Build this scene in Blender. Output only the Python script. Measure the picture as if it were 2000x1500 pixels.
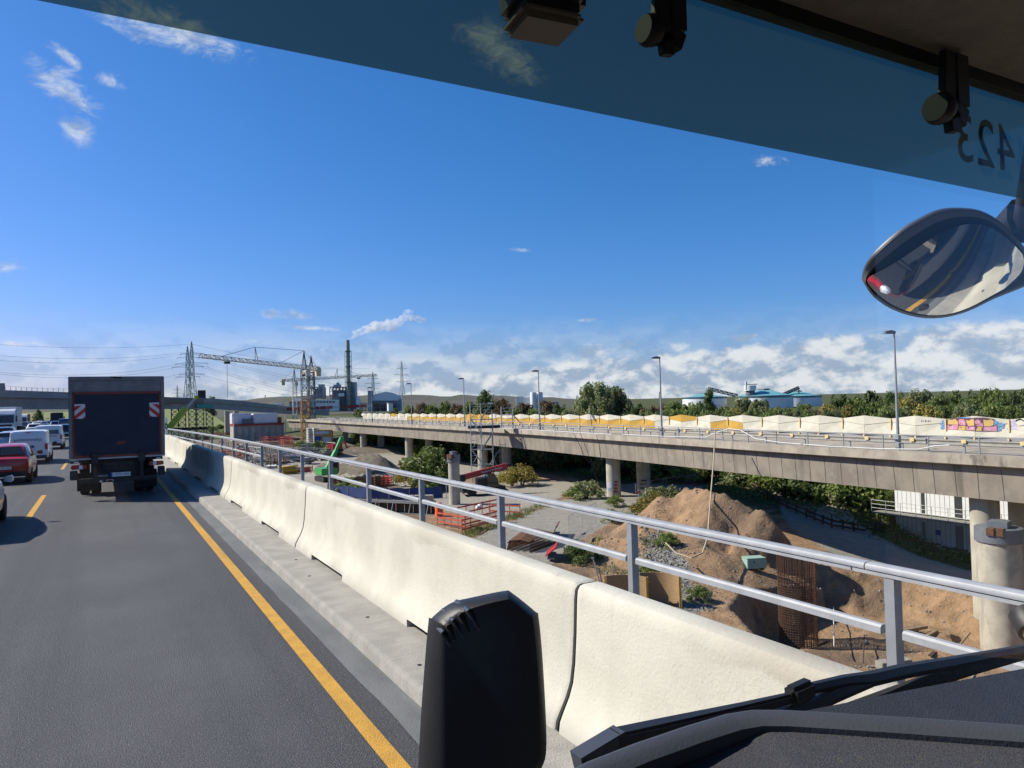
import bpy, bmesh, math, random
from mathutils import Vector as V, Matrix as M, noise as NZ
R = random.Random(7)
for o in list(bpy.data.objects): bpy.data.objects.remove(o)
SC = bpy.context.scene; COL = SC.collection
PI = math.pi

# ---------------------------------------------------------------- camera
CAMZ = 2.6; FPX = 1450.0
YAW = math.atan(802/1450.0); PIT = 34/1450.0; ROLL = 0.026
_F = V((math.sin(YAW)*math.cos(PIT), math.cos(YAW)*math.cos(PIT), math.sin(PIT)))
_R = V((math.cos(YAW), -math.sin(YAW), 0)); _U = _R.cross(_F)
_R2 = _R*math.cos(ROLL) - _U*math.sin(ROLL); _U2 = _R*math.sin(ROLL) + _U*math.cos(ROLL)
cam = bpy.data.cameras.new('camera'); camo = bpy.data.objects.new('camera', cam); COL.objects.link(camo)
cam.sensor_fit = 'HORIZONTAL'; cam.sensor_width = 36; cam.lens = FPX/2000*36
cam.clip_start = 0.02; cam.clip_end = 20000
rm = M((_R2, _U2, -_F)).transposed().to_4x4(); rm.translation = (0, 0, CAMZ); camo.matrix_world = rm
SC.camera = camo
cy = SC.cycles
cy.max_bounces = 6; cy.diffuse_bounces = 2; cy.glossy_bounces = 3; cy.transmission_bounces = 4; cy.transparent_max_bounces = 12; cy.volume_bounces = 3
cy.caustics_reflective = False; cy.caustics_refractive = False; cy.use_adaptive_sampling = True; cy.adaptive_threshold = 0.015; cy.use_denoising = True

# ---------------------------------------------------------------- light
SUNV = V((-0.93, 0.78, 1.0)).normalized()          # towards the sun
sun = bpy.data.lights.new('sun', 'SUN'); sun.energy = 4.2; sun.angle = math.radians(0.55); sun.color = (1.0, 0.925, 0.80)
suno = bpy.data.objects.new('sun', sun); COL.objects.link(suno)
suno.rotation_euler = SUNV.to_track_quat('Z', 'Y').to_euler(); suno.location = (-30, 20, 60)
SC.view_settings.view_transform = 'Standard'; SC.view_settings.look = 'None'
SC.view_settings.exposure = 0.72; SC.view_settings.gamma = 1.0

def ray(x, y): return _F + _R2*((x-1000)/FPX) + _U2*((750-y)/FPX)
def G(x, y, z):                                     # where the sight line meets the level z
    d = ray(x, y); p = d*((z-CAMZ)/d.z); return V((p.x, p.y, z))
def DP(x, y, dep): p = ray(x, y)*dep; return V((p.x, p.y, p.z+CAMZ))

# ---------------------------------------------------------------- sky
W = bpy.data.worlds.new('World'); SC.world = W; W.use_nodes = True
W.cycles.sampling_method = 'MANUAL'; W.cycles.sample_map_resolution = 256
nt = W.node_tree; N = nt.nodes; L = nt.links; N.clear()
def nn(t, **k):
    n = N.new(t)
    for a, b in k.items(): setattr(n, a, b)
    return n
def mth(op, a, b=None, c=None, clamp=False):
    n = nn('ShaderNodeMath', operation=op); n.use_clamp = clamp
    for i, v in enumerate((a, b, c)):
        if v is None: continue
        if isinstance(v, (int, float)): n.inputs[i].default_value = v
        else: L.new(v, n.inputs[i])
    return n.outputs[0]
def sst(v, a, b):                                   # smooth step a..b
    n = nn('ShaderNodeMapRange', interpolation_type='SMOOTHSTEP')
    L.new(v, n.inputs[0]); n.inputs[1].default_value = a; n.inputs[2].default_value = b
    return n.outputs[0]
out = nn('ShaderNodeOutputWorld'); bg = nn('ShaderNodeBackground'); L.new(bg.outputs[0], out.inputs[0])
sky = nn('ShaderNodeTexSky', sky_type='NISHITA'); sky.sun_disc = False
sky.sun_elevation = math.asin(SUNV.z); sky.sun_rotation = math.atan2(SUNV.x, SUNV.y)
sky.altitude = 50; sky.air_density = 1.0; sky.dust_density = 0.6; sky.ozone_density = 1.6
SKYS = 0.095
sc_ = nn('ShaderNodeVectorMath', operation='SCALE'); L.new(sky.outputs[0], sc_.inputs[0]); sc_.inputs[3].default_value = SKYS
ssp = nn('ShaderNodeSeparateColor'); L.new(sc_.outputs[0], ssp.inputs[0]); scb = nn('ShaderNodeCombineColor')
L.new(mth('MULTIPLY', mth('POWER', ssp.outputs[0], 1.6), 0.60), scb.inputs[0]); L.new(mth('MULTIPLY', ssp.outputs[1], 0.52), scb.inputs[1]); L.new(mth('MULTIPLY', ssp.outputs[2], 0.90), scb.inputs[2])
tc = nn('ShaderNodeTexCoord'); sp = nn('ShaderNodeSeparateXYZ'); L.new(tc.outputs['Generated'], sp.inputs[0])
az = mth('ARCTAN2', sp.outputs[0], sp.outputs[1]); el = mth('ARCSINE', sp.outputs[2])
cmb = nn('ShaderNodeCombineXYZ'); L.new(az, cmb.inputs[0]); L.new(el, cmb.inputs[1])
def cnoise(sx, sy, detail, rough, dy=0.0, seed=0.0, dist=0.0):
    mp = nn('ShaderNodeMapping'); L.new(cmb.outputs[0], mp.inputs[0])
    mp.inputs['Scale'].default_value = (sx, sy, 1); mp.inputs['Location'].default_value = (seed, seed*1.7+dy*sy, seed)
    n = nn('ShaderNodeTexNoise'); L.new(mp.outputs[0], n.inputs['Vector'])
    n.inputs['Scale'].default_value = 1; n.inputs['Detail'].default_value = detail; n.inputs['Roughness'].default_value = rough
    n.inputs['Distortion'].default_value = dist
    return n.outputs['Fac']
# low bank of cumulus, higher and denser to the right of the road
rise = sst(az, 0.12, 1.15)
topb = mth('MULTIPLY_ADD', rise, 0.050, 0.034)
relb = mth('SUBTRACT', topb, el)
mb = sst(relb, -0.022, 0.022)
n1 = cnoise(17, 27, 6, 0.60, seed=6.4, dist=0.15); n1b = cnoise(17, 27, 4, 0.60, dy=0.016, seed=6.4, dist=0.15)
dens_b = sst(mth('ADD', mth('MULTIPLY', mb, 0.62), mth('SUBTRACT', n1, 0.46)), 0.40, 0.68)
thin = mth('MULTIPLY', sst(mth('SUBTRACT', 0.125, el), 0.0, 0.085), mth('MULTIPLY_ADD', sst(cnoise(4, 30, 4, 0.6, seed=9.3), 0.35, 0.75), 0.55, 0.20))
shade_b = sst(mth('SUBTRACT', n1, n1b), -0.12, 0.10)
# single small clouds: (pixel x, y, half width, half height in pixels, tilt)
CL = [(330, 58, 215, 52, .16), (125, 170, 95, 40, .55), (150, 258, 40, 40, .3), (215, 160, 35, 18, .1), (125, 105, 40, 18, .5),
      (550, 616, 75, 14, .08), (605, 640, 75, 8, .06), (495, 668, 26, 10, 0), (15, 520, 34, 18, 0), (60, 672, 90, 11, 0), (1455, 660, 62, 18, 0),
      (1325, 678, 40, 16, 0), (1155, 690, 55, 26, 0), (1225, 674, 34, 14, 0), (1495, 315, 46, 15, .2), (950, 80, 110, 50, .5), (1010, 130, 70, 40, .4), (1140, 625, 40, 6, 0), 
      (1015, 488, 26, 6, .1), (1800, 650, 150, 24, -.1)]
acc = None
for x, y, rx, ry, tl in CL:
    d = ray(x, y).normalized(); a0, e0 = math.atan2(d.x, d.y), math.asin(d.z)
    k = 1/math.sqrt(((x-1000)/FPX)**2 + ((750-y)/FPX)**2 + 1)/FPX
    mp = nn('ShaderNodeMapping', vector_type='TEXTURE'); L.new(cmb.outputs[0], mp.inputs[0])
    mp.inputs['Location'].default_value = (a0, e0, 0); mp.inputs['Rotation'].default_value = (0, 0, -tl); mp.inputs['Scale'].default_value = (rx*k, ry*k, 1)
    ln = nn('ShaderNodeVectorMath', operation='LENGTH'); L.new(mp.outputs[0], ln.inputs[0])
    m = mth('SUBTRACT', 1.25, ln.outputs['Value'], clamp=True)
    acc = m if acc is None else mth('MAXIMUM', acc, m)
n2 = cnoise(26, 46, 7, 0.70, seed=5.7, dist=0.7)
dens_s = mth('MULTIPLY', sst(mth('ADD', mth('MULTIPLY', acc, 0.40), n2), 0.64, 1.08), sst(acc, 0.0, 0.25))
dens = mth('MAXIMUM', mth('MAXIMUM', dens_b, mth('MULTIPLY', dens_s, 0.85)), thin)
cr = nn('ShaderNodeMix', data_type='RGBA'); L.new(shade_b, cr.inputs[0])
cr.inputs[6].default_value = (0.225, 0.28, 0.37, 1); cr.inputs[7].default_value = (0.50, 0.515, 0.53, 1)
mx = nn('ShaderNodeMix', data_type='RGBA'); L.new(mth('MULTIPLY', dens, 0.93), mx.inputs[0]); L.new(scb.outputs[0], mx.inputs[6]); L.new(cr.outputs[2], mx.inputs[7])
L.new(mx.outputs[2], bg.inputs[0]); bg.inputs[1].default_value = 1.0

# ---------------------------------------------------------------- materials
MT = {}
def mat(name, c1, c2=None, sc=4.0, rough=0.8, metal=0.0, bump=0.0, bsc=None, spec=0.4, streak=None, stretch=(1, 1, 1), detail=4, coat=0.0, contrast=(0.35, 0.65), alpha=None, spots=None):
    """base colour between c1 and c2 by noise; bump; optional vertical streaks or spots of another colour"""
    m = bpy.data.materials.new(name); m.use_nodes = True; t = m.node_tree; b = t.nodes['Principled BSDF']
    b.inputs['Roughness'].default_value = rough; b.inputs['Metallic'].default_value = metal
    b.inputs['Specular IOR Level'].default_value = spec; b.inputs['Coat Weight'].default_value = coat
    b.inputs['Base Color'].default_value = (*c1, 1)
    co = t.nodes.new('ShaderNodeTexCoord'); last = None
    def mk(s, det=detail, vec=None, st=stretch):
        mp = t.nodes.new('ShaderNodeMapping'); t.links.new(co.outputs['Object'], mp.inputs[0]); mp.inputs['Scale'].default_value = st
        n = t.nodes.new('ShaderNodeTexNoise'); n.inputs['Scale'].default_value = s; n.inputs['Detail'].default_value = det; n.inputs['Roughness'].default_value = 0.6
        t.links.new(mp.outputs[0], n.inputs['Vector']); return n.outputs['Fac']
    def ramp(v, a, bb):
        r = t.nodes.new('ShaderNodeMapRange'); r.interpolation_type = 'SMOOTHSTEP'; t.links.new(v, r.inputs[0]); r.inputs[1].default_value = a; r.inputs[2].default_value = bb; return r.outputs[0]
    def mix(f, a, bcol):
        n = t.nodes.new('ShaderNodeMix'); n.data_type = 'RGBA'; t.links.new(f, n.inputs[0])
        if hasattr(a, 'is_output'): t.links.new(a, n.inputs[6])
        else: n.inputs[6].default_value = (*a, 1)
        n.inputs[7].default_value = (*bcol, 1); return n.outputs[2]
    last = c1
    if c2 is not None: last = mix(ramp(mk(sc), *contrast), c1, c2)
    if streak:
        c3, s3, lo, hi, st = streak
        last = mix(ramp(mk(s3, 4, st=st), lo, hi), last, c3)
    if spots:
        c4, s4, lo, hi = spots
        last = mix(ramp(mk(s4, 3), lo, hi), last, c4)
    if hasattr(last, 'is_output'): t.links.new(last, b.inputs['Base Color'])
    if bump:
        bn = t.nodes.new('ShaderNodeBump'); bn.inputs['Strength'].default_value = bump; bn.inputs['Distance'].default_value = 0.02
        t.links.new(mk(bsc or sc*4, 3), bn.inputs['Height']); t.links.new(bn.outputs[0], b.inputs['Normal'])
    MT[name] = m; return m
mat('asphalt', (0.056, 0.058, 0.061), (0.080, 0.082, 0.085), 0.35, 0.72, bump=1.0, bsc=75, spots=((0.17, 0.17, 0.175), 62, 0.53, 0.70), streak=((0.043, 0.045, 0.049), 0.9, 0.42, 0.66, (1, 0.02, 1)))
mat('yellow_paint', (0.60, 0.325, 0.04), (0.50, 0.265, 0.035), 5, 0.75, bump=0.7, bsc=90, spots=((0.20, 0.13, 0.05), 38, 0.60, 0.76), streak=((0.40, 0.225, 0.05), 3, 0.52, 0.78, (1, .12, 1)))
mat('mastic', (0.15, 0.155, 0.155), (0.115, 0.12, 0.12), 3, 0.8, bump=0.3, bsc=60, stretch=(1, .3, 1))
mat('walk_concrete', (0.33, 0.315, 0.275), (0.26, 0.25, 0.22), 2.5, 0.9, bump=0.6, bsc=60, streak=((0.24, 0.23, 0.205), 5, 0.5, 0.75, (0.15, 7, 1)))
mat('barrier_concrete', (0.56, 0.535, 0.445), (0.49, 0.465, 0.385), 1.3, 0.9, bump=0.25, bsc=40, streak=((0.50, 0.47, 0.39), 2.2, 0.55, 0.85, (1, 2.5, 0.25)), spots=((0.40, 0.38, 0.33), 6, 0.70, 0.84))
def barrier_mat():
    m = MT['barrier_concrete']; t = m.node_tree; b = t.nodes['Principled BSDF']; src = b.inputs['Base Color'].links[0].from_socket
    co = t.nodes.new('ShaderNodeTexCoord'); ge = t.nodes.new('ShaderNodeNewGeometry'); sp_ = t.nodes.new('ShaderNodeSeparateXYZ'); t.links.new(ge.outputs['Position'], sp_.inputs[0])
    def no(s_, st, d=4):
        mp = t.nodes.new('ShaderNodeMapping'); t.links.new(ge.outputs['Position'], mp.inputs[0]); mp.inputs['Scale'].default_value = st; n = t.nodes.new('ShaderNodeTexNoise'); n.inputs['Scale'].default_value = s_; n.inputs['Detail'].default_value = d; t.links.new(mp.outputs[0], n.inputs['Vector']); return n.outputs['Fac']
    def mp_r(v, a, c):
        r = t.nodes.new('ShaderNodeMapRange'); r.interpolation_type = 'SMOOTHSTEP'; t.links.new(v, r.inputs[0]); r.inputs[1].default_value = a; r.inputs[2].default_value = c; return r.outputs[0]
    def ma(op, a, c):
        n = t.nodes.new('ShaderNodeMath'); n.operation = op
        for i, v in enumerate((a, c)):
            if isinstance(v, (int, float)): n.inputs[i].default_value = v
            else: t.links.new(v, n.inputs[i])
        return n.outputs[0]
    def mx_(f, a, c):
        n = t.nodes.new('ShaderNodeMix'); n.data_type = 'RGBA'; t.links.new(f, n.inputs[0]); t.links.new(a, n.inputs[6]); n.inputs[7].default_value = (*c, 1); return n.outputs[2]
    drip = ma('ADD', ma('MULTIPLY', no(1.6, (1, 1, .0)), .34), ma('MULTIPLY', no(26, (1, 1, .0), 2), .05))
    edge = mp_r(ma('ADD', sp_.outputs[2], drip), 1.235, 1.29); wet = mp_r(no(.30, (1, 1, .2), 2), .47, .62)
    c = mx_(ma('MULTIPLY', ma('MULTIPLY', edge, wet), .55), src, (.30, .26, .20))
    c = mx_(mp_r(no(55, (1, 1, 1), 1), .76, .80), c, (.20, .185, .16))
    c = mx_(ma('MULTIPLY', mp_r(no(3.5, (1, .6, 1)), .58, .78), .35), c, (.36, .34, .29))
    c = mx_(ma('MULTIPLY', mp_r(ma('SUBTRACT', ma('MULTIPLY', no(2.4, (1, 1, 1)), .35), sp_.outputs[2]), -.17, .02), .5), c, (.33, .31, .27))
    t.links.new(c, b.inputs['Base Color'])
barrier_mat()
mat('barrier_stain', (0.36, 0.33, 0.27), (0.48, 0.45, 0.38), 5, 0.95)
mat('joint_rubber', (0.03, 0.03, 0.03), rough=0.9)
mat('galvanised', (0.40, 0.41, 0.42), (0.34, 0.35, 0.36), 6, 0.5, metal=0.1, bump=0.05, bsc=40)
mat('grey_steel', (0.33, 0.345, 0.36), (0.28, 0.295, 0.31), 5, 0.5, metal=0.2)
mat('old_concrete', (0.30, 0.262, 0.21), (0.225, 0.195, 0.16), 0.5, 0.95, bump=0.4, bsc=12, streak=((0.155, 0.135, 0.112), 0.55, 0.55, 0.75, (1.6, 1.6, 0.10)), spots=((0.30, 0.27, 0.23), 0.9, 0.56, 0.72))
mat('old_cap', (0.40, 0.355, 0.285), (0.29, 0.255, 0.21), 0.8, 0.95, bump=0.5, bsc=10, streak=((0.13, 0.115, 0.10), 0.9, 0.55, 0.75, (1.5, 1.5, 0.4)))
mat('pier_concrete', (0.46, 0.43, 0.35), (0.35, 0.325, 0.265), 1.2, 0.9, bump=0.25, bsc=14, streak=((0.28, 0.26, 0.215), 1.5, 0.52, 0.75, (2, 2, 0.15)))
mat('new_concrete', (0.30, 0.30, 0.30), (0.25, 0.25, 0.255), 0.3, 0.85)
mat('black_plastic', (0.012, 0.0125, 0.0145), (0.016, 0.0165, 0.0185), 30, 0.48, spec=0.4, bump=0.06, bsc=900)
mat('dash_plastic', (0.040, 0.044, 0.055), (0.034, 0.037, 0.046), 20, 0.62, bump=0.35, bsc=420)
mat('dash_rim', (0.058, 0.063, 0.076), rough=0.5, bump=0.1, bsc=300, c2=(0.05, 0.055, 0.066))
mat('lining', (0.24, 0.205, 0.175), (0.20, 0.17, 0.15), 30, 0.95, bump=0.3, bsc=300)
mat('black', (0.008, 0.008, 0.009), rough=0.6)
mat('rubber', (0.016, 0.016, 0.017), (0.024, 0.023, 0.022), 8, 0.85, bump=0.2, bsc=40)
mat('rim_metal', (0.30, 0.31, 0.33), rough=0.35, metal=0.8)
mat('glass_dark', (0.012, 0.015, 0.019), rough=0.06, spec=0.8, c2=(0.02, 0.024, 0.028), sc=2)
mat('chrome', (0.75, 0.76, 0.78), rough=0.12, metal=1.0)
mat('white_paint', (0.70, 0.71, 0.72), (0.65, 0.66, 0.67), 1.5, 0.4, coat=0.4)
mat('offwhite', (0.62, 0.62, 0.58), (0.54, 0.54, 0.50), 2, 0.7)
mat('red_paint', (0.46, 0.016, 0.018), (0.40, 0.015, 0.017), 2, 0.3, coat=0.6)
mat('dull_red', (0.36, 0.045, 0.03), (0.27, 0.04, 0.028), 3, 0.7)
mat('coral_red', (0.52, 0.11, 0.07), (0.42, 0.085, 0.06), 3, 0.7)
mat('silver_paint', (0.42, 0.44, 0.47), (0.38, 0.40, 0.43), 2, 0.3, metal=0.4, coat=0.5)
mat('navy_paint', (0.02, 0.028, 0.055), (0.016, 0.022, 0.045), 2, 0.35, coat=0.5)
mat('black_paint', (0.012, 0.013, 0.016), (0.016, 0.017, 0.02), 2, 0.3, coat=0.5)
mat('blue_paint', (0.03, 0.06, 0.20), (0.025, 0.05, 0.17), 2, 0.35, coat=0.5)
mat('tail_red', (0.35, 0.010, 0.010), rough=0.2, spec=0.6)
mat('lamp_orange', (0.65, 0.16, 0.02), rough=0.25)
mat('lamp_clear', (0.7, 0.72, 0.75), rough=0.15, spec=0.7)
mat('reflex_red', (0.50, 0.03, 0.02), (0.42, 0.028, 0.02), 8, 0.5)
mat('reflex_white', (0.62, 0.62, 0.62), (0.55, 0.55, 0.56), 8, 0.5)
mat('truck_navy', (0.020, 0.026, 0.044), (0.026, 0.032, 0.050), 1.5, 0.75, spec=0.25)
mat('truck_orange', (0.22, 0.040, 0.022), (0.18, 0.035, 0.02), 3, 0.6)
mat('truck_grey', (0.18, 0.18, 0.185), (0.135, 0.137, 0.145), 3, 0.55, metal=0.2, streak=((0.22, 0.22, 0.22), 4, 0.5, 0.8, (0.3, 1, 4)))
mat('plate_white', (0.75, 0.75, 0.72), rough=0.5)
mat('plate_blue', (0.01, 0.05, 0.35), rough=0.5)
mat('print_black', (0.012, 0.012, 0.014), rough=0.6)
mat('print_blue', (0.06, 0.09, 0.20), rough=0.6)
mat('wall_white', (0.60, 0.575, 0.47), (0.54, 0.515, 0.42), 1.2, 0.8, bump=0.1, bsc=20, streak=((0.55, 0.53, 0.45), 1.4, 0.60, 0.85, (1.5, 1.5, 0.3)))
mat('wall_yellow', (0.50, 0.30, 0.05), (0.45, 0.265, 0.045), 1.2, 0.8, bump=0.1, bsc=20)
mat('wall_cream', (0.72, 0.55, 0.27), (0.66, 0.50, 0.25), 2, 0.8)
mat('rust', (0.16, 0.075, 0.040), (0.10, 0.05, 0.03), 8, 0.9, bump=0.3)
mat('rust_dark', (0.085, 0.045, 0.030), (0.06, 0.035, 0.025), 8, 0.9)
mat('plywood', (0.36, 0.24, 0.12), (0.30, 0.195, 0.10), 3, 0.8, stretch=(1, 1, 5))
mat('timber', (0.28, 0.20, 0.12), (0.20, 0.145, 0.09), 5, 0.85)
mat('formwork_yellow', (0.62, 0.40, 0.06), (0.5, 0.32, 0.05), 4, 0.7)
mat('formwork_orange', (0.56, 0.30, 0.09), (0.48, 0.25, 0.08), 4, 0.7)
mat('crane_orange', (0.42, 0.21, 0.055), (0.34, 0.17, 0.05), 2, 0.7)
mat('crane_white', (0.62, 0.60, 0.52), (0.55, 0.53, 0.46), 2, 0.7)
mat('crane_cream', (0.62, 0.52, 0.38), (0.5, 0.42, 0.30), 2, 0.7)
mat('lattice_grey', (0.14, 0.165, 0.175), (0.12, 0.14, 0.15), 2, 0.7)
mat('pylon_green', (0.34, 0.41, 0.40), (0.28, 0.35, 0.34), 2, 0.7)
mat('lime', (0.42, 0.46, 0.04), (0.36, 0.40, 0.04), 2, 0.5)
mat('machine_green', (0.045, 0.36, 0.085), (0.04, 0.30, 0.07), 2, 0.45, coat=0.2)
mat('machine_red', (0.42, 0.018, 0.022), (0.36, 0.018, 0.022), 2, 0.4, coat=0.3)
mat('machine_dark', (0.022, 0.024, 0.028), (0.035, 0.035, 0.036), 4, 0.7)
mat('mint', (0.30, 0.44, 0.36), (0.25, 0.37, 0.30), 3, 0.7)
mat('tarp_blue', (0.025, 0.06, 0.20), (0.02, 0.045, 0.15), 1.5, 0.7, bump=0.6, bsc=4)
mat('tarp_white', (0.66, 0.68, 0.72), (0.58, 0.60, 0.65), 0.8, 0.6, bump=0.6, bsc=1.2)
mat('teal', (0.16, 0.40, 0.43), (0.13, 0.34, 0.38), 0.2, 0.5)
mat('teal_net', (0.05, 0.34, 0.28), (0.04, 0.27, 0.23), 1, 0.7)
mat('plant_grey', (0.36, 0.40, 0.45), (0.30, 0.34, 0.39), 0.05, 0.8)
mat('plant_dark', (0.13, 0.155, 0.20), (0.16, 0.185, 0.225), 0.1, 0.8)
mat('plant_light', (0.74, 0.76, 0.78), (0.68, 0.70, 0.73), 0.1, 0.7)
mat('stack_green', (0.24, 0.28, 0.25), (0.28, 0.31, 0.28), 0.1, 0.7)
mat('container_white', (0.72, 0.73, 0.72), (0.66, 0.67, 0.66), 1, 0.55)
mat('hose_white', (0.68, 0.68, 0.66), rough=0.6)
mat('rope', (0.42, 0.35, 0.24), rough=0.9)
mat('green_net', (0.07, 0.12, 0.08), (0.05, 0.10, 0.07), 4, 0.9)
mat('stone', (0.25, 0.235, 0.205), (0.17, 0.16, 0.14), 3, 0.95)
mat('bark', (0.085, 0.065, 0.05), (0.055, 0.042, 0.034), 6, 0.95, bump=0.6)
mat('hi_vis', (0.80, 0.14, 0.03), (0.70, 0.12, 0.03), 6, 0.8)
mat('skin', (0.45, 0.27, 0.19), rough=0.7)
mat('denim', (0.03, 0.035, 0.05), rough=0.9)
mat('pink', (0.55, 0.24, 0.34), (0.50, 0.21, 0.30), 3, 0.7)
mat('ochre', (0.58, 0.40, 0.13), (0.52, 0.35, 0.11), 3, 0.7)
mat('sky_blue', (0.13, 0.27, 0.46), (0.16, 0.32, 0.52), 3, 0.7)
mat('plum', (0.10, 0.045, 0.075), rough=0.7)
mat('lilac', (0.40, 0.35, 0.48), (0.5, 0.45, 0.55), 3, 0.7)
def leafmat(name, c1, c2, c3, tr=0.45):
    m = bpy.data.materials.new(name); m.use_nodes = True; t = m.node_tree; b = t.nodes['Principled BSDF']
    b.inputs['Roughness'].default_value = 0.55; b.inputs['Specular IOR Level'].default_value = 0.35
    g = t.nodes.new('ShaderNodeNewGeometry'); r = t.nodes.new('ShaderNodeValToRGB'); oi = t.nodes.new('ShaderNodeObjectInfo')
    e = r.color_ramp.elements; e[0].color = (*c1, 1); e[1].color = (*c3, 1); x = e.new(0.55); x.color = (*c2, 1)
    t.links.new(g.outputs['Random Per Island'], r.inputs[0])
    hs = t.nodes.new('ShaderNodeHueSaturation'); t.links.new(r.outputs[0], hs.inputs['Color'])
    mr = t.nodes.new('ShaderNodeMapRange'); t.links.new(oi.outputs['Random'], mr.inputs[0]); mr.inputs[3].default_value = 0.72; mr.inputs[4].default_value = 1.25
    t.links.new(mr.outputs[0], hs.inputs['Value'])
    t.links.new(hs.outputs[0], b.inputs['Base Color'])
    tl = t.nodes.new('ShaderNodeBsdfTranslucent'); t.links.new(hs.outputs[0], tl.inputs[0])
    mx = t.nodes.new('ShaderNodeMixShader'); mx.inputs[0].default_value = tr
    t.links.new(b.outputs[0], mx.inputs[1]); t.links.new(tl.outputs[0], mx.inputs[2]); t.links.new(mx.outputs[0], t.nodes['Material Output'].inputs[0])
    MT[name] = m
leafmat('leaf_mid', (0.095, 0.14, 0.034), (0.18, 0.245, 0.06), (0.3, 0.34, 0.1))
leafmat('leaf_dark', (0.052, 0.085, 0.026), (0.1, 0.15, 0.042), (0.18, 0.22, 0.07))
leafmat('leaf_pale', (0.16, 0.19, 0.08), (0.25, 0.285, 0.125), (0.35, 0.37, 0.18))
leafmat('leaf_yellow', (0.18, 0.17, 0.04), (0.29, 0.25, 0.055), (0.4, 0.31, 0.075))
leafmat('leaf_rust', (0.12, 0.09, 0.05), (0.19, 0.14, 0.07), (0.27, 0.19, 0.09))
leafmat('grass_blade', (0.09, 0.13, 0.03), (0.15, 0.19, 0.05), (0.25, 0.26, 0.09))

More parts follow.
